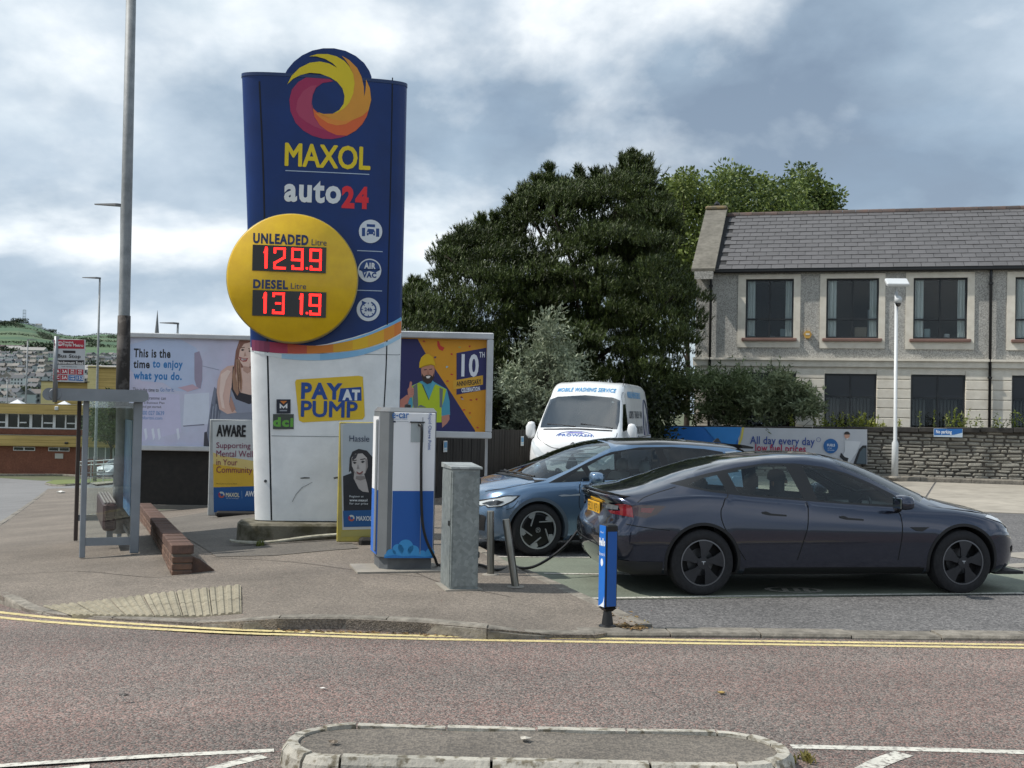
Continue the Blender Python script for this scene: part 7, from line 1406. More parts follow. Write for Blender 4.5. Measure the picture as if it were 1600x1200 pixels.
def wall_banner():
    pl = Plane(WPL.o - WPL.ey * .07, WY); t = thing('wall_banner', 'long blue and white banner about all day every day fuel prices on the stone wall', 'banner', pl.o, WY)
    q = [pl.uv(*p) for p in ((1016, 666), (1355, 671), (1355, 726), (1016, 721))]; nx, nz = 36, 6; mb = MB(); rnd = random.Random(2)
    w = lambda u, v: -.012 * sin(u * 21 + v * 2) * v * (1 - v) * 2 - .004 * sin(u * 60) * (1 - abs(2 * v - 1))
    def B(u, v, dy=0): a = (q[3][0] + (q[2][0] - q[3][0]) * u, q[3][1] + (q[2][1] - q[3][1]) * u); b = (q[0][0] + (q[1][0] - q[0][0]) * u, q[0][1] + (q[1][1] - q[0][1]) * u); return (a[0] + (b[0] - a[0]) * v, w(u, v) - dy, a[1] + (b[1] - a[1]) * v)
    mb.add([B(i / nx, j / nz) for j in range(nz + 1) for i in range(nx + 1)], [(j * (nx + 1) + i, j * (nx + 1) + i + 1, (j + 1) * (nx + 1) + i + 1, (j + 1) * (nx + 1) + i) for j in range(nz) for i in range(nx)]); n0 = len(mb.f)
    mats = [flat('#b9bdc4'), flat('#1d6fc0'), flat('#2f86d0')]
    for k in range(n0):
        u = (k % nx + .5) / nx; v = (k // nx) / nz
        if u < .405 + .02 * v: mb.m[k] = 1
    mb.build('banner_sheet', mats, t)
    P = Print(pl, -.024)
    P.px([(1160, 667.5), (1163, 667.5), (1160, 685), (1152, 705), (1140, 722), (1137, 722), (1150, 702), (1157, 684)], '#d6c65a'); P.px([(1100, 667), (1158, 667.5), (1156, 680), (1148, 695), (1120, 690)], '#2f86d0')
    P.px(circle(1298, 697, 11.5, 24), '#1c5f9e'); P.px([(1320, 688), (1345, 690), (1338, 708), (1325, 726), (1312, 724), (1320, 705)], '#cfd3d8'); P.px(circle(1323.5, 681, 4.2, 16), '#c89a86', 1); P.px(circle(1323.5, 679, 4.8, 12, pi, 2 * pi), '#2a2220', 2); P.px([(1319, 683.5), (1322, 685.5), (1326, 684), (1324, 687)], '#efe8e4', 2)
    P.px([(1354, 696), (1348, 696), (1342, 702), (1333, 725.5), (1354, 726)], '#1c2026'); P.px([(1353, 700), (1349, 700), (1344, 706), (1338, 724), (1353, 725)], '#4a5a64', 1); P.px([(1314, 707), (1320, 714), (1326, 716), (1324, 722), (1318, 720), (1312, 714)], '#1c2026', 1); P.build(t, 'print')
    for s, a, b, c, d, m, bo in (('All day every day', 1172, 682.5, 1273, 698.5, flat('#27458f'), .01), ('low fuel prices', 1180, 694.5, 1259, 709.5, flat('#a81f4c'), .02), ('FUELS', 1292.5, 693.5, 1304.5, 697.5, flat('#dfe6ee'), .03), ('price\npromise', 1293.5, 699, 1303.5, 705, flat('#cfdcea'), 0)): ptext(t, pl, s, a, b, c, d, m, y=-.030, bold=bo)
    P = Print(pl, -.029); P.px([(1279 + 3.6 * cos(a), 687 + 3.6 * sin(a)) for a in np.linspace(0, 2 * pi, 17)] + [(1279 + 3 * cos(a), 687 + 3 * sin(a)) for a in np.linspace(2 * pi, 0, 17)], '#27458f'); P.build(t, 'round_mark')
    s = thing('wall_sign', 'small blue and white No parking sign at the top of the stone wall', 'sign', pl.o, WY); a, b = pl.uv(1459, 669.5), pl.uv(1504, 683.5); MB().bbox(((a[0] + b[0]) / 2, .0, (a[1] + b[1]) / 2), (b[0] - a[0], .02, a[1] - b[1]), .003).build('plate', flat('#b7c7d6'), s)
    P = Print(pl, -.012); P.px([(1459.5, 670), (1503.5, 670), (1503.5, 676), (1490, 679.5), (1459.5, 680)], '#1c62a8'); P.build(s, 'print'); ptext(s, pl, 'No parking', 1462.5, 672, 1487, 679, flat('#dfe6ee'), y=-.016, bold=.03)
wall_banner()
def cctv_post():
    p = WPL.o + WPL.ex * WPL.uv(1398, 750, -.75)[0] + WPL.ey * -.75; p.z = .14; q = at_y(1400.5, 456, p.y); t = thing('camera_post', 'slim white post with floodlight and dome camera in front of the stone wall', 'post', p); d = q - p; mw = pm('post_white', '#c3c7c9', .4, dirt=.1); s = lambda py: (at_y(1398, py, p.y) - p).z
    MB().tube([(0, 0, 0), (0, 0, s(692)), (0, 0, s(688)), d], [.095, .09, .052, .046], 16).build('column', mw, t, smooth=True); MB().lathe([(.17, -.02), (.16, .02), (.1, .03)], 16).build('base_plate', m_conc, t)
    MB().tube([d, d + Vector((0, 0, .12))], .03, 8).build('spigot', mw, t); mb = MB(); mb.bbox((0, 0, 0), (.62, .42, .1), .02); o = mb.build('floodlight', mw, t); o.location = d + Vector((0, -.05, .26)); o.rotation_euler = (radians(28), 0, radians(-6)); o2 = MB().box((0, -.01, -.056), (.48, .3, .012)).build('lamp_glass', pm('flood_glass', '#8e9598', .15, dirt=0), o)
    c = Vector((0, -.1, s(474))); MB().lathe([(.085, .0), (.10, -.0), (.1, .14), (.05, .2), (1e-6, .21)], 16, 'z', c).build('camera_housing', mw, t, smooth=True); MB().lathe([(1e-6, -.11), (.05, -.09), (.08, -.03), (.083, 0)], 16, 'z', c).build('camera_dome', pm('dome_black', '#15161a', .1, coat=1, dirt=0), t, smooth=True)
cctv_post()
# ================================================================== office building behind the wall
def office():
    off = 3.4; o = WPL.o + WPL.ey * off; o.z = 0; pl = Plane(o, WY); t = thing('office_building', 'two storey pebbledashed office building with grey slate roof behind the stone wall', 'building', o, WY); U = pl.uv
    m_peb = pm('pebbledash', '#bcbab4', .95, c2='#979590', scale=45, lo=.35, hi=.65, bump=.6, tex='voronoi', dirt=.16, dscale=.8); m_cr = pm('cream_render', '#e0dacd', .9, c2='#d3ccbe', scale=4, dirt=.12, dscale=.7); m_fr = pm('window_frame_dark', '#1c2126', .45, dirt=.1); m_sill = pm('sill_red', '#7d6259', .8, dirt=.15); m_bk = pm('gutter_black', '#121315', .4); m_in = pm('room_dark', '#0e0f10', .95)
    xl, xr = U(1087, 500)[0], U(1790, 500)[0]; ze = U(1500, 419)[1]; zbt = U(1400, 564)[1]; zbb = U(1400, 574)[1]; D_ = 8.6; wz = lambda y0, y1, cx: (U(cx, y1)[1], U(cx, y0)[1])
    ups = [(1165, 1240, 436, 528), (1291, 1373, 435, 528.5), (1427, 1511.5, 434, 529.5), (1586, 1672, 432.5, 530.5)]; gr = [(1160, 1243, 582, 690), (1288, 1369, 584, 692), (1423, 1508, 585.5, 694), (1581, 1668, 587, 696)]
    R = lambda w: (U(w[0], (w[2] + w[3]) / 2)[0], U((w[0] + w[1]) / 2, w[3])[1], U(w[1], (w[2] + w[3]) / 2)[0], U((w[0] + w[1]) / 2, w[2])[1]); UH = [R(w) for w in ups]; GH = [R(w) for w in gr]; GH = [(a, max(b, .9), c, d) for a, b, c, d in GH]
    def holed(x0, z0, x1, z1, holes, name, m, y, rev=.16):
        xs = sorted({x0, x1, *[h[0] for h in holes], *[h[2] for h in holes]}); zs = sorted({z0, z1, *[h[1] for h in holes], *[h[3] for h in holes]}); mb = MB()
        for a, b in zip(xs, xs[1:]):
            for c, d in zip(zs, zs[1:]):
                if any(h[0] - 1e-6 <= a and b <= h[2] + 1e-6 and h[1] - 1e-6 <= c and d <= h[3] + 1e-6 for h in holes): continue
                mb.add([(a, y, c), (b, y, c), (b, y, d), (a, y, d)], [(0, 1, 2, 3)])
        for a, c, b, d in holes: mb.add([(a, y, c), (b, y, c), (b, y, d), (a, y, d), (a, y + rev, c), (b, y + rev, c), (b, y + rev, d), (a, y + rev, d)], [(0, 4, 5, 1), (1, 5, 6, 2), (2, 6, 7, 3), (3, 7, 4, 0)])
        return mb.build(name, m, t)
    holed(xl, zbt, xr, ze, UH, 'upper_wall', m_peb, 0.0); holed(xl, -.2, xr, zbb, GH, 'lower_wall', m_cr, .012)
    mb = MB(); mb.add([(xl, 0, -.2), (xl, D_, -.2), (xl, D_, ze), (xl, D_ / 2, ze + D_ / 2 * .66), (xl, 0, ze)], [(0, 1, 2, 3, 4)[::-1]]); mb.build('gable_wall', m_peb, t); MB().box(((xl + xr) / 2, D_, ze / 2), (xr - xl, .2, ze + .4)).build('rear_wall', m_peb, t)
    MB().box(((xl + xr) / 2 - .03, -.02, (zbt + zbb) / 2), (xr - xl + .06, .10, zbt - zbb)).build('string_course', m_cr, t); MB().box(((xl + xr) / 2 - .03, -.05, zbt + .03), (xr - xl + .06, .18, .07)).build('string_course', m_cr, t)
    # rusticated courses between the lower windows
    edges = [xl] + [q for h in GH for q in (h[0], h[2])] + [xr]; zc = zbb - .08
    hh = (U(1400, 590)[1] - U(1400, 605)[1])
    while zc > 1.0:
        for a, b in zip(edges[::2], edges[1::2]):
            if b - a > .1: MB().bbox(((a + b) / 2, .0, zc - hh / 2), (b - a - .02, .05, hh - .03), .008).build('render_course', m_cr, t)
        zc -= hh
    gl = glass('office_glass', (.93, .95, .95), .5); cur = pm('curtain_pale', '#d5dcda', .9, c2='#bcc6c6', scale=4, stretch=(8, 1, .2), dirt=.1)
    def surround(w, ext): a, c, b, d = w; return
    sur = [(1153, 1250.5, 429, 543), (1281, 1383, 427.5, 544.5), (1415, 1522.5, 425.5, 546), (1573, 1686, 424, 547.5)]
    rnd = random.Random(8)
    for k, (h, s_) in enumerate(zip(UH, sur)):
        a, c, b, d = h; A = R((s_[0], s_[1], s_[2], s_[3])); mb = MB()
        for bx in ((A[0], A[1], a, A[3]), (b, A[1], A[2], A[3]), (a, A[1], b, c), (a, d, b, A[3])):
            if bx[2] - bx[0] > .01 and bx[3] - bx[1] > .01: mb.box(((bx[0] + bx[2]) / 2, -.015, (bx[1] + bx[3]) / 2), (bx[2] - bx[0], .05, bx[3] - bx[1]))
        mb.build('window_surround', m_cr, t); MB().bbox(((a + b) / 2, -.05, c - .055), (b - a + .22, .16, .10), .015).build('window_sill', m_sill, t)
        win(t, a, c, b, d, m_fr, gl, .32, True)
        w = b - a; mb = MB()
        for x0_, x1_ in (((a + .06, a + .06 + w * .16), (b - .06 - w * .13, b - .06))):
            n = 10; vs_ = []
            for i in range(n + 1): f = i / n; x = x0_ + (x1_ - x0_) * f; vs_ += [(x, .19 + .025 * sin(i * 2.4), c + .05), (x, .19 + .025 * sin(i * 2.4 + .3), d - .05)]
            MB().add(vs_, [(2 * i, 2 * i + 2, 2 * i + 3, 2 * i + 1) for i in range(n)]).build('curtain', cur, t)
        items = {0: [(.12, .05, .10, .05, '#a9b3b6'), (.5, .05, .12, .04, '#9ea6a8'), (.72, .12, .14, .28, '#6f8488')], 1: [(.55, .12, .24, .34, '#6d6453'), (.80, .5, .16, .9, '#76858a'), (.82, .1, .14, .3, '#8d9a9c')], 2: [(.22, .13, .12, .3, '#7d9296'), (.60, .07, .10, .14, '#a9acac'), (.08, .1, .08, .2, '#8a9a9e')], 3: [(.3, .1, .3, .2, '#8f9496')]}[k]
        for fx, fz, fw, fh, col in items: MB().bbox((a + w * (fx + fw / 2), .38, c + .04 + fh / 2), (w * fw, .16, fh), .02).build('item_on_sill', flat(col), t)
    for h in GH:
        a, c, b, d = h; zt_ = d - (U(1400, 585)[1] - U(1400, 621)[1]); win(t, a, c, b, d, m_fr, gl, (zt_ - c) / (d - c), False)
        MB().box(((a + b) / 2, .13, (zt_ + d) / 2), (b - a - .1, .02, d - zt_ - .05)).build('spandrel_panel', pm('spandrel_dark', '#1d242c', .25, dirt=.1), t)
        n = int((b - a) / .11)
        for i in range(n):
            if i % 9 in (4, 5): continue
            MB().box((a + .1 + i * .105, .30, (c + zt_) / 2), (.075, .006, zt_ - c - .1), rz=.5).build('blind_slat', pm('blind_dark', '#4e5150', .85), t)
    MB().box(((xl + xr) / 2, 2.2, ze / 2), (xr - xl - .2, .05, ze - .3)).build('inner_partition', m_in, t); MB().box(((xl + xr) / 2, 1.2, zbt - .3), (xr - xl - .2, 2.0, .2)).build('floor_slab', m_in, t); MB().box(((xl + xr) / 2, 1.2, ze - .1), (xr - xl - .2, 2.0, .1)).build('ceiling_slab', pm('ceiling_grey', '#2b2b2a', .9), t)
    # gutter, downpipes
    MB().bbox(((xl + xr) / 2 + .12, -.16, ze - .02), (xr - xl + .1, .16, .14), .03).build('gutter', m_bk, t); MB().box(((xl + xr) / 2, -.02, ze + .02), (xr - xl, .1, .2)).build('fascia_board', m_bk, t)
    for px in (1110.5, 1547): x = U(px, 500)[0]; MB().tube([(x, -.16, ze - .05), (x, -.1, ze - .35), (x, -.1, .0)], .045, 10).build('downpipe', m_bk, t, smooth=True); [MB().bbox((x, -.1, z), (.13, .12, .07), .01).build('pipe_bracket', m_bk, t) for z in (ze - .5, zbb - .3)]
    # alarm box
    x, z = U(1262, 523); al = MB(); al.prism([(x + .13 * cos(q), z + .14 * sin(q)) for q in np.linspace(0, 2 * pi, 7)[:-1]], -.11, 0.0); al.build('alarm_box', pm('alarm_yellow', '#c59a4a', .5, dirt=.12), t); MB().box((x, -.113, z + .01), (.12, .006, .06)).build('alarm_badge', flat('#d8d2c2'), t)
    # roof
    ov, rd = -.22, 4.1; zr = pl.uv(1380, 331, rd)[1]; ze2 = ze + .02; xg = U(1119, 424)[0]; sl_ = Vector((0, rd - ov, zr - ze2)); SL = sl_.length; ang = atan2(sl_.z, sl_.y)
    mb = MB(); mb.add([(xl - .05, ov, ze2), (xr, ov, ze2), (xr, rd, zr), (xl - .05, rd, zr), (xr, 2 * rd - ov, ze2), (xl - .05, 2 * rd - ov, ze2)], [(0, 1, 2, 3), (3, 2, 4, 5)]); rf = mb.build('roof', pm('roof_felt', '#2b2c2e', .9), t)
    ms = pm('slate', '#5d5c5d', .66, c2='#535254', scale=5, bump=.2, dirt=.18, dscale=.9, island=.11); rows = 14; ex_ = SL / rows; sw = .42; rnd = random.Random(3); allp = []
    for r_ in range(rows):
        x = xg + .1 - (sw / 2 if r_ % 2 else 0)
        while x < xr:
            if x > xg - .1: allp.append((x + sw / 2, r_))
            x += sw
    xv = U(1606, 380)[0]; vis = [p for p in allp if p[0] < xv]; vis.sort(key=lambda p: (-p[0])); keep = set(vis[:300]); proto = None; rest = MB(); n = Vector((0, -sin(ang), cos(ang))); up = Vector((0, cos(ang), sin(ang)))
    for p in allp:
        c = Vector((p[0], ov, ze2)) + up * (ex_ * (p[1] + .5)) + n * (.016 + rnd.uniform(0, .006)); tl = rnd.uniform(-.012, .012)
        if p in keep:
            if proto is None: proto = MB().bbox((0, 0, 0), (sw - .012, ex_ + .04, .012), .003).build('slate', ms, rf); oo = proto
            else: oo = link('slate', proto.data, rf)
            oo.location = c; oo.rotation_euler = (ang - .05, 0, tl)
        else:
            q = MB(); q.box((0, 0, 0), (sw - .012, ex_ + .04, .012)); M_ = Matrix.Rotation(tl, 3, 'Z'); M_ = Matrix.Rotation(ang - .05, 3, 'X') @ M_; rest.add([M_ @ Vector(v) + c for v in q.v], q.f)
    o_ = rest.build('far_slates', ms, rf); o_['kind'] = 'stuff'
    x = xg
    mr = pm('ridge_tile', '#4b4745', .85, c2='#5b4a44', scale=3, island=.2)
    while x < xr: mb = MB(); mb.lathe([(.12, 0), (.125, .44)], 10, 'x', (x, rd, zr - .02)); mb.build('ridge_tile', mr, rf); x += .45
    # gable parapet with kneeler and finial stone
    mp = pm('parapet_stone', '#7b776e', .92, c2='#5f5c54', scale=6, bump=.5, dirt=.3, dscale=1.5); xa, xb = xl - .12, xg
    def par(z_off0, z_off1, name, m, x0_, x1_): mb = MB(); P = [(ov - .22, ze2 - .28 + z_off0), (rd, zr + z_off0), (rd, zr + z_off1), (ov - .22, ze2 - .28 + z_off1)]; mb.add([(x0_, y, z) for y, z in P] + [(x1_, y, z) for y, z in P], [(0, 1, 2, 3), (7, 6, 5, 4), (0, 4, 5, 1), (1, 5, 6, 2), (2, 6, 7, 3), (3, 7, 4, 0)]); return mb.build(name, m, t)
    par(-.05, .20, 'parapet', m_peb, xa + .1, xb - .06); par(.20, .30, 'parapet_coping', mp, xa, xb)
    MB().bbox(((xa + xb) / 2, rd, zr + .27), (xb - xa + .02, .45, .14), .04).build('apex_stone', pm('apex_lichen', '#8f7b55', .95, c2='#6b6558', scale=6), t); MB().lathe([(.1, 0), (.12, .1), (1e-6, .22)], 10, 'z', ((xa + xb) / 2, rd, zr + .33)).build('finial', m_bk, t)
    return pl
def win(t, a, c, b, d, mf, gl, fr, opener):
    """window with frame, mullion, transom and panes set back in the reveal"""
    w = bpy.data.objects.new('window', None); COL.objects.link(w); w.parent = t; y = .12; th = .055; mx = (a + b) / 2; zt_ = c + (d - c) * fr
    for q, s_ in ((((a + b) / 2, y, c + th / 2), (b - a, .07, th)), (((a + b) / 2, y, d - th / 2), (b - a, .07, th)), ((a + th / 2, y, (c + d) / 2), (th, .071, d - c - 2 * th)), ((b - th / 2, y, (c + d) / 2), (th, .071, d - c - 2 * th)), ((mx, y, (c + d) / 2), (th, .068, d - c - 2 * th)), (((a + mx) / 2, y, zt_), (mx - a - th * 1.5, .066, th)), (((b + mx) / 2, y, zt_), (b - mx - th * 1.5, .066, th))): MB().box(q, s_).build('frame', mf, w)
    for x0, x1 in ((a + th, mx - th / 2), (mx + th / 2, b - th)):
        for z0, z1 in ((c + th, zt_ - th / 2), (zt_ + th / 2, d - th)): MB().box(((x0 + x1) / 2, y + .005, (z0 + z1) / 2), (x1 - x0, .006, z1 - z0)).build('pane', gl, w)
OPL = office()
# ================================================================== concrete apron in front of the wall
def apron():
    root = structure(thing('concrete_apron', None, None)); m = pm('apron_concrete', '#a39c90', .88, c2='#918b80', scale=2.5, bump=.15, bscale=50, dirt=.2, dscale=.5, island=.05); pl = WPL; sx, sy = 5.6, 5.2; xs0 = WPL.uv(1474, 765, -2)[0] - 4 * sx
    for i in range(9):
        for j in range(2):
            x0, y1 = xs0 + i * sx, -.62 - j * sy; sk = .12
            P = [pl.o + pl.ex * (x0 + dx * sx + sk * (y1 - dy * sy)) + pl.ey * (y1 - dy * sy) for dx, dy in ((.004, .004), (.996, .004), (.996, .996), (.004, .996))]
            if P[0].x < 2: continue
            MB().slab([(p.x, p.y) for p in P], .0, .032).build('concrete_slab', m, root)
    ribbon('drain_strip', gpx([(1572, 872), (1640, 868), (1720, 866)]), .5, .026, m_conc); ribbon('drain_strip', gpx([(1572, 888), (1640, 884), (1720, 882)]), .3, .027, m_conc)
apron()
# ================================================================== vegetation
def fast_mesh(name, V, Fq, mat, parent):
    me = bpy.data.meshes.new(name); n, k = Fq.shape; me.vertices.add(len(V)); me.vertices.foreach_set('co', V.astype(np.float32).ravel()); me.loops.add(n * k); me.loops.foreach_set('vertex_index', Fq.astype(np.int32).ravel()); me.polygons.add(n); me.polygons.foreach_set('loop_start', np.arange(0, n * k, k, dtype=np.int32)); me.materials.append(mat); me.update(calc_edges=True); return link(name, me, parent)
def unit(a): return a / np.maximum(np.linalg.norm(a, axis=1, keepdims=True), 1e-9)
def leaves(name, pos, dirs, L_, W_, mat, parent, rng):
    n = len(pos); d = unit(dirs); r = unit(np.cross(d, rng.normal(size=(n, 3)))); ln = L_ * rng.uniform(.6, 1.3, (n, 1)); w = W_ * rng.uniform(.6, 1.2, (n, 1)); up = np.cross(r, d)
    V = np.stack([pos, pos + d * ln * .45 + r * w * .5 + up * w * .12, pos + d * ln, pos + d * ln * .45 - r * w * .5 + up * w * .12], 1).reshape(-1, 3); return fast_mesh(name, V, np.arange(n * 4).reshape(n, 4), mat, parent)
def shoots(name, pos, axis, L_, R_, k, mat, parent, rng, bw=.026):
    n = len(pos); a = unit(axis); u = unit(np.cross(a, rng.normal(size=(n, 3)))); v = np.cross(a, u); Vs = []; l_ = L_ * rng.uniform(.6, 1.25, (n, 1))
    for i in range(k):
        th = 2 * pi * i / k + rng.uniform(0, 1, (n, 1)); rad = u * np.cos(th) + v * np.sin(th); s = rng.uniform(.0, .75, (n, 1)); b = pos + a * l_ * s; d = unit(a * .75 + rad * .65); side = unit(np.cross(d, rad)) * bw * .5; nl = R_ * rng.uniform(.7, 1.3, (n, 1))
        Vs.append(np.stack([b - side, b + side, b + d * nl], 1))
    side = u * bw * .5; Vs.append(np.stack([pos - side, pos + side, pos + a * l_ * 1.05], 1))
    V = np.stack(Vs, 1).reshape(-1, 3); m = n * (k + 1); return fast_mesh(name, V, np.arange(m * 3).reshape(m, 3), mat, parent)
def px_points(poly, n, rng):
    xs = [p[0] for p in poly]; ys = [p[1] for p in poly]; out = []
    while len(out) < n:
        q = (rng.uniform(min(xs), max(xs)), rng.uniform(min(ys), max(ys)))
        if inside(q, poly): out.append(q)
    return out
def limbs(t, base, tops, r0, mat, trunk_top):
    tt = Vector(trunk_top); MB().tube(smooth_path([(0, 0, -.2), tuple(tt * .35 + Vector((.1, .05, 0))), tuple(tt * .7), tuple(tt)], 4), [r0 * (1 - .75 * i / 12) for i in range(13)], 10).build('trunk', mat, t, smooth=True)
    for q in tops:
        q = Vector(q); s = tt * min(.9, max(.15, (q.z * .62) / max(tt.z, .1))); MB().tube([s, s.lerp(q, .5) + Vector((0, 0, -.05 * (q - s).length)), q], [r0 * .35, r0 * .22, r0 * .06], 6).build('limb', mat, t, smooth=True)
m_bark = pm('bark_brown', '#3a3128', .95, c2='#2a231c', scale=8, bump=.6, stretch=(3, 3, .5))
def pine(label, poly, nb, ns, Y, dY, trunk_px, cols, seed, rb=.62, cat='pine tree', spires=()):
    rng = np.random.default_rng(seed); base = at_y(trunk_px, 720, Y); base.z = G(base.x, base.y); t = thing('pine_tree', label, cat, base); C_ = []; cx_ = sum(p[0] for p in poly) / len(poly)
    for (px, py) in px_points(poly, nb, rng): C_.append(at_y(px, py, Y + rng.normal() * dY) - base)
    for (px, py, h) in spires:
        for q in range(9): C_.append(at_y(px + rng.normal() * (.6 + q * 1.3), py + q * h * 1.25, Y + rng.normal() * .25) - base)
    Cn = np.array([tuple(c) for c in C_]); pos = []; ax = []
    for ci, c in enumerate(Cn):
        if ci >= nb: rb_ = .07 + .03 * ((ci - nb) % 9)
        else: rb_ = rb
        k = int(ns * rng.uniform(.6, 1.3)); rr = rb_ * rng.uniform(.6, 1.3); th = rng.uniform(0, 2 * pi, k); q_ = np.sqrt(rng.uniform(0, 1, k)); off = np.stack([np.cos(th) * q_ * rr, np.sin(th) * q_ * rr, rr * .55 * (1 - q_ ** 2) * rng.uniform(.2, 1, k) - .12 * rr], 1)
        pos.append(c + off); ax.append(np.stack([np.cos(th) * q_ * .7, np.sin(th) * q_ * .7, np.ones(k)], 1) + rng.normal(size=(k, 3)) * .14)
    pos = np.concatenate(pos); ax = np.concatenate(ax); pos = pos[(pos[:, 2] > .2)]; ax = ax[:len(pos)]
    shoots('crown', pos, ax, .30, .11, 11, leafmat('pine_' + cols[0], cols[0], cols[1], .05), t, rng); top = Cn[np.argmax(Cn[:, 2])]; limbs(t, base, [tuple(c) for c in Cn[::max(1, len(Cn) // 26)]], .24, m_bark, (top[0] * .4, top[1] * .4, top[2] * .8)); return t
def broadleaf(name, label, cat, poly, nb, nl, Y, dY, trunk_px, cols, seed, rb=.8, L_=.13, W_=.08, droop=0.0, r0=.14, base_z=None, up=0.0, group=None, spiky=False):
    rng = np.random.default_rng(seed); base = at_y(trunk_px, 700, Y); base.z = G(base.x, base.y) if base_z is None else base_z; t = thing(name, label, cat, base, group=group); Cn = np.array([tuple(at_y(px, py, Y + rng.normal() * dY) - base) for px, py in px_points(poly, nb, rng)]); pos = []; dr = []
    for c in Cn:
        k = int(nl * rng.uniform(.5, 1.4)); d = unit(rng.normal(size=(k, 3))); rr = rb * rng.uniform(.5, 1.3)
        if spiky:
            na = max(3, k // 14); A_ = unit(rng.normal(size=(na, 3)) * np.array([1, 1, .6]) + np.array([0, 0, .9])); ai = rng.integers(0, na, k); s = rng.uniform(.1, 1, (k, 1)); q = c + A_[ai] * rr * 1.3 * s + rng.normal(size=(k, 3)) * .03; e = unit(A_[ai] * .5 + rng.normal(size=(k, 3)) * .6)
        else: q = c + d * rr * rng.uniform(.15, 1, (k, 1)) ** .6; e = d + rng.normal(size=(k, 3)) * .6 + np.array([0, 0, up - droop])
        pos.append(q); dr.append(e)
    leaves('crown', np.concatenate(pos), np.concatenate(dr), L_, W_, leafmat(name + '_' + cols[0], cols[0], cols[1]), t, rng); top = Cn[np.argmax(Cn[:, 2])]; limbs(t, base, [tuple(c) for c in Cn[::max(1, len(Cn) // 14)]], r0, m_bark, (top[0] * .3, top[1] * .3, max(.3, top[2] * .75))); return t
PINE = [(690, 470), (690, 405), (715, 370), (750, 352), (790, 365), (806, 312), (835, 290), (858, 282), (880, 305), (905, 285), (940, 292), (972, 275), (985, 268), (1015, 270), (1005, 300), (1030, 315), (1042, 360), (1030, 405), (1060, 440), (1086, 470), (1082, 530), (1058, 575), (1000, 600), (950, 650), (880, 660), (830, 645), (780, 660), (705, 680), (690, 560)]
pine('broad dark green pine tree filling the view behind the van', PINE, 820, 46, 33.5, 1.6, 905, ('#1a2611', '#55642c'), 5, .50, spires=((858, 268, 6), (905, 270, 6), (932, 274, 5), (975, 250, 6), (990, 246, 6), (1012, 254, 6), (800, 318, 5), (818, 298, 5), (838, 284, 5), (700, 385, 5), (725, 362, 5), (752, 346, 5), (772, 342, 5), (880, 290, 5), (1032, 302, 5), (1046, 330, 5)))
pine('smaller dark pine just right of the totem behind the orange poster', [(632, 470), (645, 452), (668, 462), (690, 500), (700, 600), (700, 690), (640, 690), (625, 560)], 90, 46, 30, 1.1, 660, ('#1a2611', '#55642c'), 6, .48, spires=((648, 446, 5), (662, 452, 5), (638, 462, 5)))
pine('narrow pine top with upright shoots rising above the broad pine', [(975, 262), (985, 252), (1008, 256), (1015, 268), (1000, 290), (1000, 420), (960, 420), (965, 300)], 55, 46, 36, .6, 988, ('#141e10', '#2d3b20'), 7, .42)
broadleaf('birch_tree', 'light green deciduous tree between the pine and the office gable', 'tree', [(1035, 285), (1060, 275), (1100, 290), (1125, 320), (1115, 370), (1090, 420), (1100, 470), (1040, 480), (1010, 420), (1015, 340)], 70, 330, 47, 1.2, 1070, ('#46562a', '#76843e'), 11, .85, .17, .10, .3)
broadleaf('birch_tree', 'light green deciduous tree rising behind the office roof', 'tree', [(1110, 290), (1140, 275), (1170, 290), (1200, 282), (1250, 278), (1290, 295), (1312, 318), (1300, 350), (1120, 350)], 60, 280, 52, 1.6, 1200, ('#3f5230', '#73823f'), 12, .95, .20, .12, .3)
broadleaf('buddleia_shrub', 'grey green buddleia shrub rising above the van roof', 'shrub', [(840, 530), (862, 522), (885, 545), (905, 580), (908, 640), (880, 680), (800, 690), (790, 610), (815, 560)], 34, 420, 29.6, .6, 850, ('#66725a', '#a5ae96'), 13, .50, .15, .045, .2, .05, spiky=True)
for k, (poly, tp, lab, cols) in enumerate((([(1010, 602), (1050, 590), (1080, 602), (1090, 660), (1010, 668)], 1045, 'dark leafy buddleia shrub over the wall at the left end of the blue banner', ('#44552f', '#7d8a58')), ([(1085, 604), (1120, 590), (1165, 598), (1180, 662), (1085, 664)], 1130, 'dense buddleia shrub over the wall below the office gable', ('#4b5b36', '#87946a')), ([(1170, 610), (1210, 590), (1250, 600), (1270, 625), (1290, 655), (1175, 664)], 1225, 'pale tipped buddleia shrub over the wall before the covered ground floor window', ('#525f42', '#949f7c')))):
    broadleaf('buddleia_shrub', lab, 'shrub', poly, 34, 300, 36.6 - k * .9, .45, tp, cols, 20 + k, .48, .17, .05, .25, .05, spiky=True, group='buddleia shrubs above the stone wall')
broadleaf('undergrowth', 'dark undergrowth filling the ground behind the fence and below the pine', 'undergrowth', [(640, 640), (780, 600), (900, 610), (1000, 590), (1030, 640), (1030, 720), (640, 720)], 90, 260, 32, 1.0, 860, ('#1c2414', '#3a4526'), 31, .8, .16, .08, 0, .03)
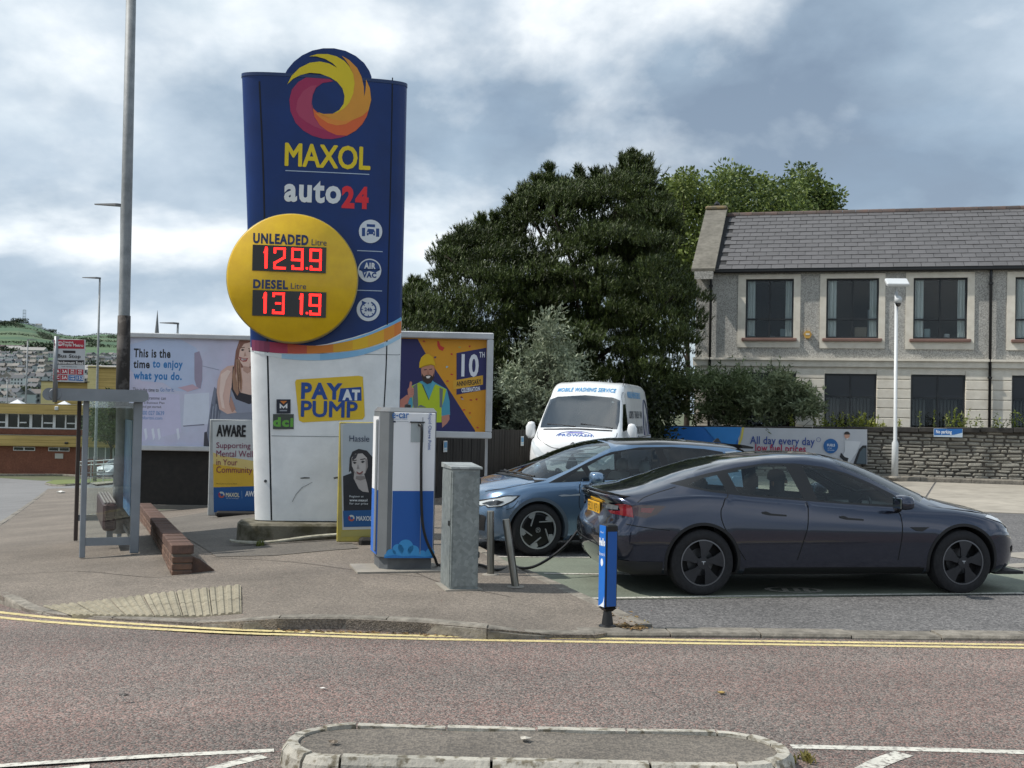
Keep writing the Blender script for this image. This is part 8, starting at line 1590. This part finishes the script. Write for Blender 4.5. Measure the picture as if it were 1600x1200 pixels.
def wall_weeds():
    for k, (px, py, h, c1, c2, lab) in enumerate(((1300, 662, .45, '#59642a', '#98a047', 'yellow green weeds growing on the wall just right of the shrubs'), (1345, 664, .5, '#6a7430', '#a3a84e', 'tall yellow weeds on the wall top left of the white camera post'), (1375, 666, .35, '#707a34', '#a9ab52', 'short weeds on the wall top beside the white camera post'), (1496, 668, .75, '#5d6a2c', '#95a045', 'bushy weed on the wall top above the No parking sign'), (1523, 668, .55, '#7d8450', '#a9ab70', 'thin dry weed stalk on the wall top right of the No parking sign'), (1590, 668, .6, '#4f5e2c', '#84903f', 'leafy weed on the wall top at the right edge'))):
        rng = np.random.default_rng(60 + k); x = WPL.uv(px, py, .3)[0]; base = WPL.o + WPL.ex * x + WPL.ey * .35; base.z = WPL.o.z + WPL.uv(px, py + 6, .3)[1] - .05; t = thing('wall_weed', lab, 'weed', base, group='weeds growing on the stone wall'); pos = []; dr = []; mb = MB()
        for s in range(14 if k not in (4,) else 4):
            a = Vector((rng.normal() * .35, rng.normal() * .08, 0)); tip = a + Vector((rng.normal() * .12, rng.normal() * .08, h * rng.uniform(.5, 1.1))); mb.tube([a, a.lerp(tip, .5), tip], [.006, .005, .002], 4, caps=False); n = 26; f = rng.uniform(.15, 1, (n, 1)); pos.append(np.array(tuple(a)) + (np.array(tuple(tip)) - np.array(tuple(a))) * f); dr.append(rng.normal(size=(n, 3)) + np.array([0, 0, .5]))
        mb.build('stems', pm('weed_stem_' + c1, c1, .9), t); leaves('foliage', np.concatenate(pos), np.concatenate(dr), .09, .035, leafmat('wall_weed_' + c1, c1, c2), t, rng)
wall_weeds()
# ================================================================== far left: building, cars, hill and town
def civic_building():
    p = ground(60, 741, .05); yaw = radians(4); pl = Plane(p, yaw); U = pl.uv; t = thing('civic_building', 'low brick building with yellow clad fascias and white framed windows across the road', 'building', p, yaw)
    my = pm('yellow_cladding', '#c4a867', .7, c2='#a98f53', scale=1.0, stretch=(.1, .1, 9), lo=.45, hi=.55, dirt=.15, dscale=.3); mbk = pm('far_brick', '#74493a', .9, c2='#865744', scale=6, dirt=.2); mw = pm('far_white_frame', '#dcdede', .5); gl = pm('far_dark_glass', '#1a2024', .12, coat=.5, dirt=.3, dscale=.5); mrf = pm('flat_roof_felt', '#6b6658', .9)
    xl, xr1, xr2 = U(-60, 700)[0], U(137, 650)[0], U(183, 690)[0]; z = lambda py: U(60, py)[1]
    MB().box(((xl + xr2) / 2, 4, z(697) / 2 - .3), (xr2 - xl, 8, z(697) + .6)).build('ground_floor_wall', mbk, t); MB().box(((xl + xr2) / 2 + .2, 3.6, (z(697) + z(681)) / 2), (xr2 - xl + .5, 8.4, z(681) - z(697))).build('lower_fascia', my, t); MB().box(((xl + xr2) / 2 + .2, 3.6, z(681) + .03), (xr2 - xl + .4, 8.3, .05)).build('lower_roof', mrf, t)
    MB().box(((xl + xr1) / 2, 5, (z(681) + z(671)) / 2 + .05), (xr1 - xl, 7.6, z(671) - z(681) - .1)).build('brick_band', mbk, t); MB().box(((xl + xr1) / 2, 5.1, (z(670) + z(647)) / 2), (xr1 - xl - .1, 7.6, z(647) - z(670) - .01)).build('window_strip', gl, t); MB().box(((xl + xr1) / 2, 4.7, (z(647) + z(632)) / 2), (xr1 - xl + .6, 8.6, z(632) - z(647))).build('upper_fascia', my, t); MB().box(((xl + xr1) / 2, 4.7, z(632) + .03), (xr1 - xl + .5, 8.5, .06)).build('upper_roof', mrf, t)
    for y0, y1 in ((648, 646.5), (670.5, 668.5)): MB().box(((xl + xr1) / 2, 1.22, (z(y0) + z(y1)) / 2), (xr1 - xl, .12, z(y1) - z(y0))).build('window_rail', mw, t)
    for px in (4, 22.5, 42, 60, 79, 97, 114, 131): MB().box((U(px, 658)[0], 1.22, (z(669) + z(648)) / 2), (.28 if px in (4, 42, 79, 114) else .14, .13, z(648) - z(669))).build('mullion', mw, t)
    for a, b in ((-14, 3), (23, 37), (61, 78), (98, 113)): MB().box(((U(a, 660)[0] + U(b, 660)[0]) / 2, 1.21, z(661)), (U(b, 660)[0] - U(a, 660)[0] - .2, .12, .13)).build('transom', mw, t)
    for a, b in ((21, 55), (76, 109)):
        w = bpy.data.objects.new('window', None); COL.objects.link(w); w.parent = t; x0, x1, z0, z1 = U(a, 700)[0], U(b, 700)[0], z(704.5), z(698.5)
        MB().box(((x0 + x1) / 2, -.03, (z0 + z1) / 2), (x1 - x0, .08, z1 - z0)).build('frame', mw, w)
        for s in (0, 1): xa = x0 + .07 + s * (x1 - x0) / 2; xb = xa + (x1 - x0) / 2 - .14; MB().box(((xa + xb) / 2, -.075, (z0 + z1) / 2), (xb - xa, .02, z1 - z0 - .12)).build('pane', gl, w)
    for a in (138, 152, 165, 177): MB().box((U(a, 705)[0], -.04, (z(697) + z(716)) / 2), (.1, .08, z(697) - z(716))).build('mullion', mw, t)
    MB().box(((U(128, 700)[0] + xr2) / 2, -.005, (z(697) + z(716)) / 2), (xr2 - U(128, 700)[0], .03, z(697) - z(716))).build('window_strip', pm('far_glass_pale', '#5c6a6a', .15), t)
    MB().bbox(((U(86, 712)[0] + U(99, 712)[0]) / 2, -.04, (z(716) + z(708)) / 2), (U(99, 712)[0] - U(86, 712)[0], .06, z(708) - z(716)), .01).build('notice_board', flat('#b5b3ac'), t); MB().bbox((U(107, 691)[0], -.68, z(691)), (.35, .2, .2), .03).build('wall_lamp', m_dark, t); MB().bbox((U(87, 637.5)[0], .3, z(637.5)), (.35, .25, .4), .05).build('alarm_box', flat('#c4c6c6'), t)
    for px, py, w in ((27, 631.5, 20), (100.5, 632, 17), (134, 632, 9)):
        x0, x1 = U(px - w / 2, py, 2)[0], U(px + w / 2, py, 2)[0]; zb_ = z(632) + .06; mb = MB(); mb.add([(x0, 1.4, zb_), (x1, 1.4, zb_), (x1, 1.4 + x1 - x0, zb_), (x0, 1.4 + x1 - x0, zb_), ((x0 + x1) / 2, 1.4 + (x1 - x0) / 2, zb_ + (x1 - x0) * .33)], [(0, 1, 4), (1, 2, 4), (2, 3, 4), (3, 0, 4)]); mb.build('rooflight', flat('#d5d7d8'), t)
    o2 = thing('yellow_block', 'taller yellow clad block rising behind the low brick building', 'building', pl.o + pl.ey * 16, yaw); p2 = Plane(o2.location.copy(), yaw); V = p2.uv; mp = pm('yellow_clad_pale', '#d9cb95', .7, c2='#c9ba82', scale=1, stretch=(.1, .1, 8), dirt=.1); zz = lambda py: V(110, py)[1]
    MB().box(((V(64, 610)[0] + V(85, 610)[0]) / 2, 3, (zz(597) - .5) / 2), (V(85, 610)[0] - V(64, 610)[0], 6, zz(597) + .5)).build('end_bay', mp, o2); MB().box(((V(85, 610)[0] + V(139, 610)[0]) / 2, 3.3, (zz(598) - .5) / 2), (V(139, 610)[0] - V(85, 610)[0], 5.8, zz(598) + .5)).build('main_wall', my, o2)
    MB().box(((V(137, 600)[0] + V(151, 600)[0]) / 2, 3, zz(574) / 2), (V(151, 600)[0] - V(137, 600)[0], 6.2, zz(574) + .5)).build('tower_bay', mp, o2); MB().box(((V(151, 600)[0] + V(196, 600)[0]) / 2, 3.2, zz(575) / 2), (V(196, 600)[0] - V(151, 600)[0], 6, zz(575) + .5)).build('tower_wall', my, o2)
    for a, b, y in ((64, 139, 597), (137, 196, 574)): MB().box(((V(a, y)[0] + V(b, y)[0]) / 2, 3.1, zz(y) + .06), (V(b, y)[0] - V(a, y)[0] + .2, 6.5, .1)).build('roof_edge', mrf, o2)
    # verge, kerb, knee rails
    structure(drape('grass_verge', gpx([(-60, 736), (30, 736.5), (120, 741), (120, 742.5), (40, 741.5), (-60, 741)]), .05, m_grass, 3)); k = structure(thing('kerb', None, None)); kerb_run(k, gpx([(-60, 743.5), (40, 743), (120, 744.5), (200, 747)]), .3, 3, .14, seed=15)
    structure(drape('verge_island', gpx([(72, 755), (85, 751.5), (120, 750.5), (180, 750), (180, 753.5), (120, 757), (85, 759)]), .09, m_grass, 1.0, .1)); kerb_run(k, gpx([(70, 757), (80, 759.5), (100, 760), (140, 757)]), .22, .8, .11, seed=16)
    structure(drape('crossing_slabs', gpx([(140, 757), (178, 753.5), (178, 757), (150, 760)]), .115, MATS['tactile_concrete'], 1.0))
    for k_, (xa, xb, yb, lab) in enumerate(((13, 26, 735, 'low grey knee rail on the verge near the left picture edge'), (68, 81, 740, 'low grey knee rail on the verge left of the shelter'), (119, 128, 739, 'low grey knee rail on the verge half hidden by the shelter post'))):
        a, b = ground(xa, yb, .05), ground(xb, yb, .05); s = thing('knee_rail', lab, 'barrier', a, group='knee rails on the verge'); d = b - a; h = .75
        for q in (Vector((0, 0, 0)), d): MB().tube([q, q + Vector((0, 0, h))], .05, 8).build('post', m_galv, s)
        MB().tube([Vector((0, 0, h)) - d * .12, Vector((0, 0, h)) + d * 1.12], .11, 10).build('rail', pm('rail_wood_grey', '#77736c', .8), s)
    g0, g1 = ground(124, 752, .1), ground(205, 752, .1); gr = thing('guard_rail', 'white pedestrian guard rail in front of the white car seen through the shelter', 'railing', g0); d = g1 - g0
    for f in (.25, .5): pass
    for q in range(5): MB().tube([d * (q / 4), d * (q / 4) + Vector((0, 0, 1.45))], .03, 6).build('post', flat('#b5bcbc'), gr)
    for h in (1.4, 1.15): MB().tube([Vector((0, 0, h)), d + Vector((0, 0, h))], .035, 6).build('rail', flat('#b5bcbc'), gr)
    broadleaf('street_tree', 'bushy green tree behind the shelter glass beside the civic building', 'tree', [(142, 632), (160, 615), (186, 620), (192, 660), (188, 690), (170, 685), (150, 678), (140, 655)], 34, 260, p.y - 4, 1.2, 172, ('#27361f', '#4f6234'), 41, 1.0, .3, .2, 0, .18, base_z=p.z)
civic_building()
def far_car():
    wb, r = 2.65, .34
    c = Car(top=[(-.85, 1.0), (-.8, 1.35), (-.6, 1.58), (-.2, 1.64), (.8, 1.65), (1.5, 1.60), (2.0, 1.38), (2.4, 1.12), (2.7, 1.06), (3.2, .98), (3.42, .85), (3.5, .6)], belt=[(-.85, .9), (0, 1.03), (2, .98), (2.6, .93), (3.3, .82), (3.5, .5)], rail=[(-.85, .98), (-.6, 1.45), (0, 1.54), (1, 1.55), (1.5, 1.46), (2.0, 1.22), (2.4, 1.02), (3, .95), (3.5, .55)], yrail=[(-.85, .62), (0, .62), (1.2, .62), (2, .7), (2.5, .76), (3.5, .66)], W=.9, x0=-.86, x1=3.51, zb=.28, nose=(.5, 2.8), tail=(.3, 4))
    p = ground(160, 748, .02); t = thing('suv_car', 'white sport utility car on the side road seen through the bus shelter', 'car', p); hd = Vector((-.3, -.95, 0)).normalized(); t.rotation_euler = (0, 0, atan2(hd.y, hd.x)); t.location = p - hd * 3.3
    t.location.z = p.z + .02; pt = pm('far_car_white', '#c9cdce', .35, coat=.6); gl = pm('far_car_glass', '#2a3436', .08, coat=.8, dirt=0)
    car_mesh(c, [('windscreen', [(2.42, 7), (2.4, 6), (2.3, 5.2), (1.6, 5.15), (1.52, 6), (1.5, 7)], gl, False), ('side_window', c.sv([(-.3, 1.12), (2.1, 1.03), (1.5, 1.40), (.3, 1.48), (-.2, 1.42)], 2), gl, True)], [(0, r, .4), (wb, r, .4)], {'paint': pt}, t, m_rough)
    for x in (0, wb):
        for sg in (1, -1): wheel(t, x, sg * .77, r, .23, .22, 'steel', sg)
    for sg in (1, -1): patch(c, 'headlamp', c.sv([(3.0, .86), (3.25, .84), (3.42, .78), (3.44, .72), (3.2, .76)], 2), MATS['headlamp_white'], t, .008, (sg,)); mirror(t, 2.0, .9, 1.08, sg, pt, m_rough); patch(c, 'grille', [(3.45, c.v_at(3.45, .72)), (3.5, c.v_at(3.5, .5)), (3.51, 2.6), (3.51, 7), (3.47, 7)], m_rough, t, .01, (sg,))
    MB().bbox((3.56, 0, .55), (.012, .5, .11), .003).build('number_plate', flat('#b9bdbe'), t); underbody(t, -.7, 3.2, .7, .26, m_rough)
far_car()
# --- hillside with fields and the town on it
def hillz(d, px):
    ridge = 129 - max(0, (px - 10)) * .10 - max(0, px - 200) * .30 + (6 * sin(px * .045) if px < 200 else 0) + max(0, (60 - px)) * .10
    base = float(np.interp(d, [240, 340, 600, 900, 1150, 1300], [-9, -2, 14, 36, 53, 62])); k = min(1, max(0, (d - 1150) / 850)); z = base * (1 - sst(k) * .0) if d <= 1150 else 53 + (ridge - 53) * (k ** .9)
    fade = max(0.0, min(1.0, 1 - (px - 330) / 400)); return z * fade + (-9) * (1 - fade) if z > -9 else z
HS = 1.9
def HP(px, d, dz=0.0): return Vector(((px - 800) / F * d * HS, d * HS, CAMH + (hillz(d, px) - CAMH) * HS + dz))
def hill():
    pxs = list(range(-700, 760, 22)); ds = [200, 260, 340, 420, 500, 600, 700, 800, 900, 1000, 1150, 1300, 1450, 1600, 1750, 1900, 2000, 2150, 2500]; mb = MB(); nx = len(pxs)
    def pt(px, d): return HP(px, d, 0 if d <= 2000 else -(d - 2000) * .2)
    mb.add([pt(px, d) for d in ds for px in pxs], [(j * nx + i, j * nx + i + 1, (j + 1) * nx + i + 1, (j + 1) * nx + i) for j in range(len(ds) - 1) for i in range(nx - 1)])
    m = bpy.data.materials.new('hill_fields'); m.use_nodes = True; N = m.node_tree.nodes; L = m.node_tree.links; b = N['Principled BSDF']; b.inputs['Roughness'].default_value = .95; tc = N.new('ShaderNodeTexCoord'); mp = N.new('ShaderNodeMapping'); mp.inputs['Scale'].default_value = (.0019, .003, 0); L.new(tc.outputs['Object'], mp.inputs[0]); v = N.new('ShaderNodeTexVoronoi'); v.inputs['Scale'].default_value = 1.0; L.new(mp.outputs[0], v.inputs['Vector']); s = N.new('ShaderNodeSeparateColor'); L.new(v.outputs['Color'], s.inputs[0])
    r_ = N.new('ShaderNodeValToRGB'); e = r_.color_ramp.elements; e[0].color = (*lin('#334d38'), 1); e[1].color = (*lin('#4c5f42'), 1); q = e.new(.5); q.color = (*lin('#3b593c'), 1); q = e.new(.8); q.color = (*lin('#436240'), 1); L.new(s.outputs[0], r_.inputs[0]); L.new(r_.outputs[0], b.inputs['Base Color']); structure(mb.build('hill', m));  # field greens darkened and blued: distance haze put into the colour
    P = HP; rng = np.random.default_rng(77)
    # hedgerows
    for k, (pa, da, pb, db) in enumerate(((-80, 1700, 230, 1600), (-80, 1420, 230, 1380), (-80, 1990, 75, 1985), (75, 1985, 230, 1960), (-80, 1230, 230, 1210), (60, 1600, 75, 1400), (130, 1610, 150, 1210), (10, 1980, 30, 1700))):
        n = 60; pos = []; Pa = [P(pa + (pb - pa) * i / n, da + (db - da) * i / n) for i in range(n + 1)]; o0 = Pa[0]; pos = np.concatenate([np.array(tuple(q - o0)) + np.clip(rng.normal(size=(26, 3)), -1.5, 1.5) * np.array([9, 3, 1.2]) + np.array([0, 0, 1.8]) for q in Pa]); o = leaves('hedgerow', pos, rng.normal(size=pos.shape), 2.6, 2.2, leafmat('hedge_far', '#26331f', '#38482a', 0), None, rng); o.location = o0; tag(o, ('dark hedgerow crossing the middle of the far green hill', 'dark hedgerow low across the far green hill', 'dark hedgerow on the left skyline of the far hill', 'thin hedgerow on the right skyline of the far hill', 'dark tree belt where the far hill meets the town', 'short hedgerow climbing the far hill right of centre', 'short hedgerow climbing the far hill above the shelter', 'short hedgerow climbing to the left skyline')[k], 'hedge', 'hedgerows on the far hill')
    for k, (px, d, n, w, lab) in enumerate(((4, 1760, 110, 22, 'round dark copse at the left end of the far hill'), (28, 1960, 120, 22, 'dark wood on the skyline below the mast'), (50, 1960, 50, 12, 'small dark wood on the skyline left of the white farm'), (77, 1950, 120, 15, 'dark clump of trees on the skyline right of the white farm'), (138, 1960, 16, 4, 'single round tree on the far skyline above the bus stop sign'), (175, 1600, 80, 12, 'dark copse on the far hill above the shelter'), (150, 700, 110, 14, 'dark trees among the town roofs right of the bus stop sign'), (35, 420, 160, 10, 'dark trees below the white terrace on the town slope'), (55, 420, 150, 9, 'rounded tree beside the white terrace on the town slope'), (4, 900, 110, 18, 'dark trees among the upper town houses at the left edge'), (66, 980, 120, 26, 'wide belt of trees above the town houses'))):
        p = P(px, d); t = thing('far_tree_clump', lab, 'trees', p, group='tree clumps on the far hillside'); pos = np.clip(rng.normal(size=(n * 5, 3)), -1.5, 1.5) * np.array([w * .75, w * .3, w * .20]) + np.array([0, 0, w * .35]); leaves('crown', pos, rng.normal(size=pos.shape), max(1.2, w * .18), max(.9, w * .14), leafmat('copse_far', '#222e1e', '#3a4a2e', 0), t, rng); MB().tube([(0, 0, -1), (0, 0, w * .4)], w * .03, 6).build('trunk', m_bark, t)
    # mast, farm, spire
    p = P(35, 1985); t = thing('lattice_mast', 'thin lattice mast standing on the far skyline', 'mast', p); mm = flat('#8e959a')
    for sx in (-1, 1):
        for sy in (-1, 1): MB().tube([(sx * 3.8, sy * 3.8, 0), (sx * 3.2, sy * 3.2, 44)], .5, 5).build('leg', mm, t)
    for z in (11, 22, 33, 44): MB().box((0, 0, z), (7.4, 7.4, .8)).build('platform', mm, t)
    p = P(58, 1960); t = thing('farm_house', 'white farmhouse on the far skyline', 'house', p); MB().box((0, 0, 5), (20, 9, 10)).build('wall', flat('#c3c6c4'), t); mb = MB(); mb.add([(-10, -5, 10), (10, -5, 10), (10, 5, 10), (-10, 5, 10), (-10, 0, 15), (10, 0, 15)], [(0, 1, 5, 4), (2, 3, 4, 5), (0, 4, 3), (1, 2, 5)]); mb.build('roof', flat('#5d6066'), t)
    d = 420; b = Vector(((243 - 800) / F * d, d, -3)); top = at_y(243.5, 485, d); t = thing('church_spire', 'slender grey church spire above the white billboard', 'spire', b); h = top.z - b.z; MB().tube([(0, 0, 0), (0, 0, h * .55)], 2.0, 8).build('tower', flat('#77787a'), t); MB().tube([(0, 0, h * .55), (0, 0, h)], [1.6, .05], 8).build('spire', flat('#6b6d70'), t)
hill()
def town():
    rnd = random.Random(17); walls = ['#a9adb0', '#b9b6ae', '#8f8d8b', '#c6c8c8', '#9b8f86', '#a59a8c']; roofs = ['#4d5056', '#5b5a5c', '#6a6460', '#46484d', '#74706b']; gl = flat('#2b2f35'); protos = []
    def house(w, dp, h, rh, wc, rc, floors, cols, nm='house'):
        mb = MB(); mb.box((0, 0, h / 2 - 1), (w, dp, h + 2), mi=0); mb.add([(-w / 2 - .2, -dp / 2 - .3, h), (w / 2 + .2, -dp / 2 - .3, h), (w / 2 + .2, dp / 2 + .3, h), (-w / 2 - .2, dp / 2 + .3, h), (-w / 2 - .2, 0, h + rh), (w / 2 + .2, 0, h + rh)], [(0, 1, 5, 4), (2, 3, 4, 5), (0, 4, 3), (1, 2, 5)], 1); mb.box((w * .42, 0, h + rh), (.9, .8, 1.6), mi=0)
        for f in range(floors):
            for c in range(cols): mb.box((-w / 2 + w * (c + .5) / cols, -dp / 2 - .02, h * (f + .55) / floors), (w / cols * .42, .12, h / floors * .5), mi=2)
        o = mb.build(nm, [flat(wc), flat(rc), gl]); return o
    for k in range(10): protos.append(house(rnd.uniform(6.5, 9), rnd.uniform(7, 9), rnd.uniform(5, 6.4), rnd.uniform(2.2, 3.2), walls[k % 6], roofs[k % 5], 2, rnd.choice((2, 3))))
    used = set(); L1 = 'small pale terraced house in the crowded rows of the far town'
    def put(k, px, d, rz):
        if k not in used: o = protos[k]; used.add(k)
        else: o = protos[k].copy(); COL.objects.link(o)
        o.location = HP(px, d, rnd.uniform(-.5, .5)); o.rotation_euler = (0, 0, rz); tag(o, L1, 'house', 'houses of the far town'); return o
    rows = [(380, 11), (425, 10.5), (475, 10), (530, 9.5), (590, 9), (650, 8.5), (720, 8), (800, 7.5), (880, 7)]
    for j, (d, st) in enumerate(rows):
        px = -14 + rnd.uniform(0, 6)
        while px < 205:
            if not (82 < px < 132 and d > 430) and not (px > 62 and d < 500) and rnd.random() > .06: put(rnd.randrange(10), px, d + rnd.uniform(-9, 9), rnd.uniform(-.25, .25) + (0 if rnd.random() < .75 else 1.57))
            px += st * rnd.uniform(.8, 1.1)
    for k in range(10):
        if k not in used: bpy.data.objects.remove(protos[k])
    # near white terrace and the brick rows below the fields
    for k, px in enumerate((2, 17, 31)):
        d = 338; o = house(4.9, 8, 7.5, 2.2, ('#b4b9ba', '#c9cbca', '#bfc1bf')[k], '#5a5c60', 3, 3, 'town_house'); o.location = HP(px, d, -1); tag(o, ('three storey white town house at the left edge of the far terrace', 'three storey white town house in the middle of the far terrace', 'three storey white town house at the right end of the far terrace')[k], 'house')
    for k, px in enumerate((30, 24)):
        if k: continue
        d = 430; o = house(9, 8, 10, 2.6, '#c3c6c6', '#4a4c50', 4, 4, 'town_house'); o.location = HP(px, d, +2); tag(o, 'tall white four storey house standing above the far terrace', 'house')
    for k in range(12): d = 1080; px = -6 + k * 8; o = house(7.6 * HS, 9, 6, 3, '#6b4a40', '#57484a', 2, 6, 'brick_terrace'); o.location = HP(px, d, 0); tag(o, 'red brown brick terrace in the line just below the green fields', 'house', 'brick terraces below the fields')
    for k, (px, d, w, lab) in enumerate(((48, 960, 46, 'long pale roofed hall among the upper town houses'), (28, 1000, 40, 'grey roofed hall at the upper left of the town'), (160, 620, 40, 'long grey roofed shed right of the bus stop sign'), (178, 560, 22, 'pale shed roof right of the second lamp post'))): o = house(w, 18, 6, 5, '#97938c', '#8f8d8a', 1, 5, 'hall'); o.location = HP(px, d, 0); tag(o, lab, 'hall')
town()
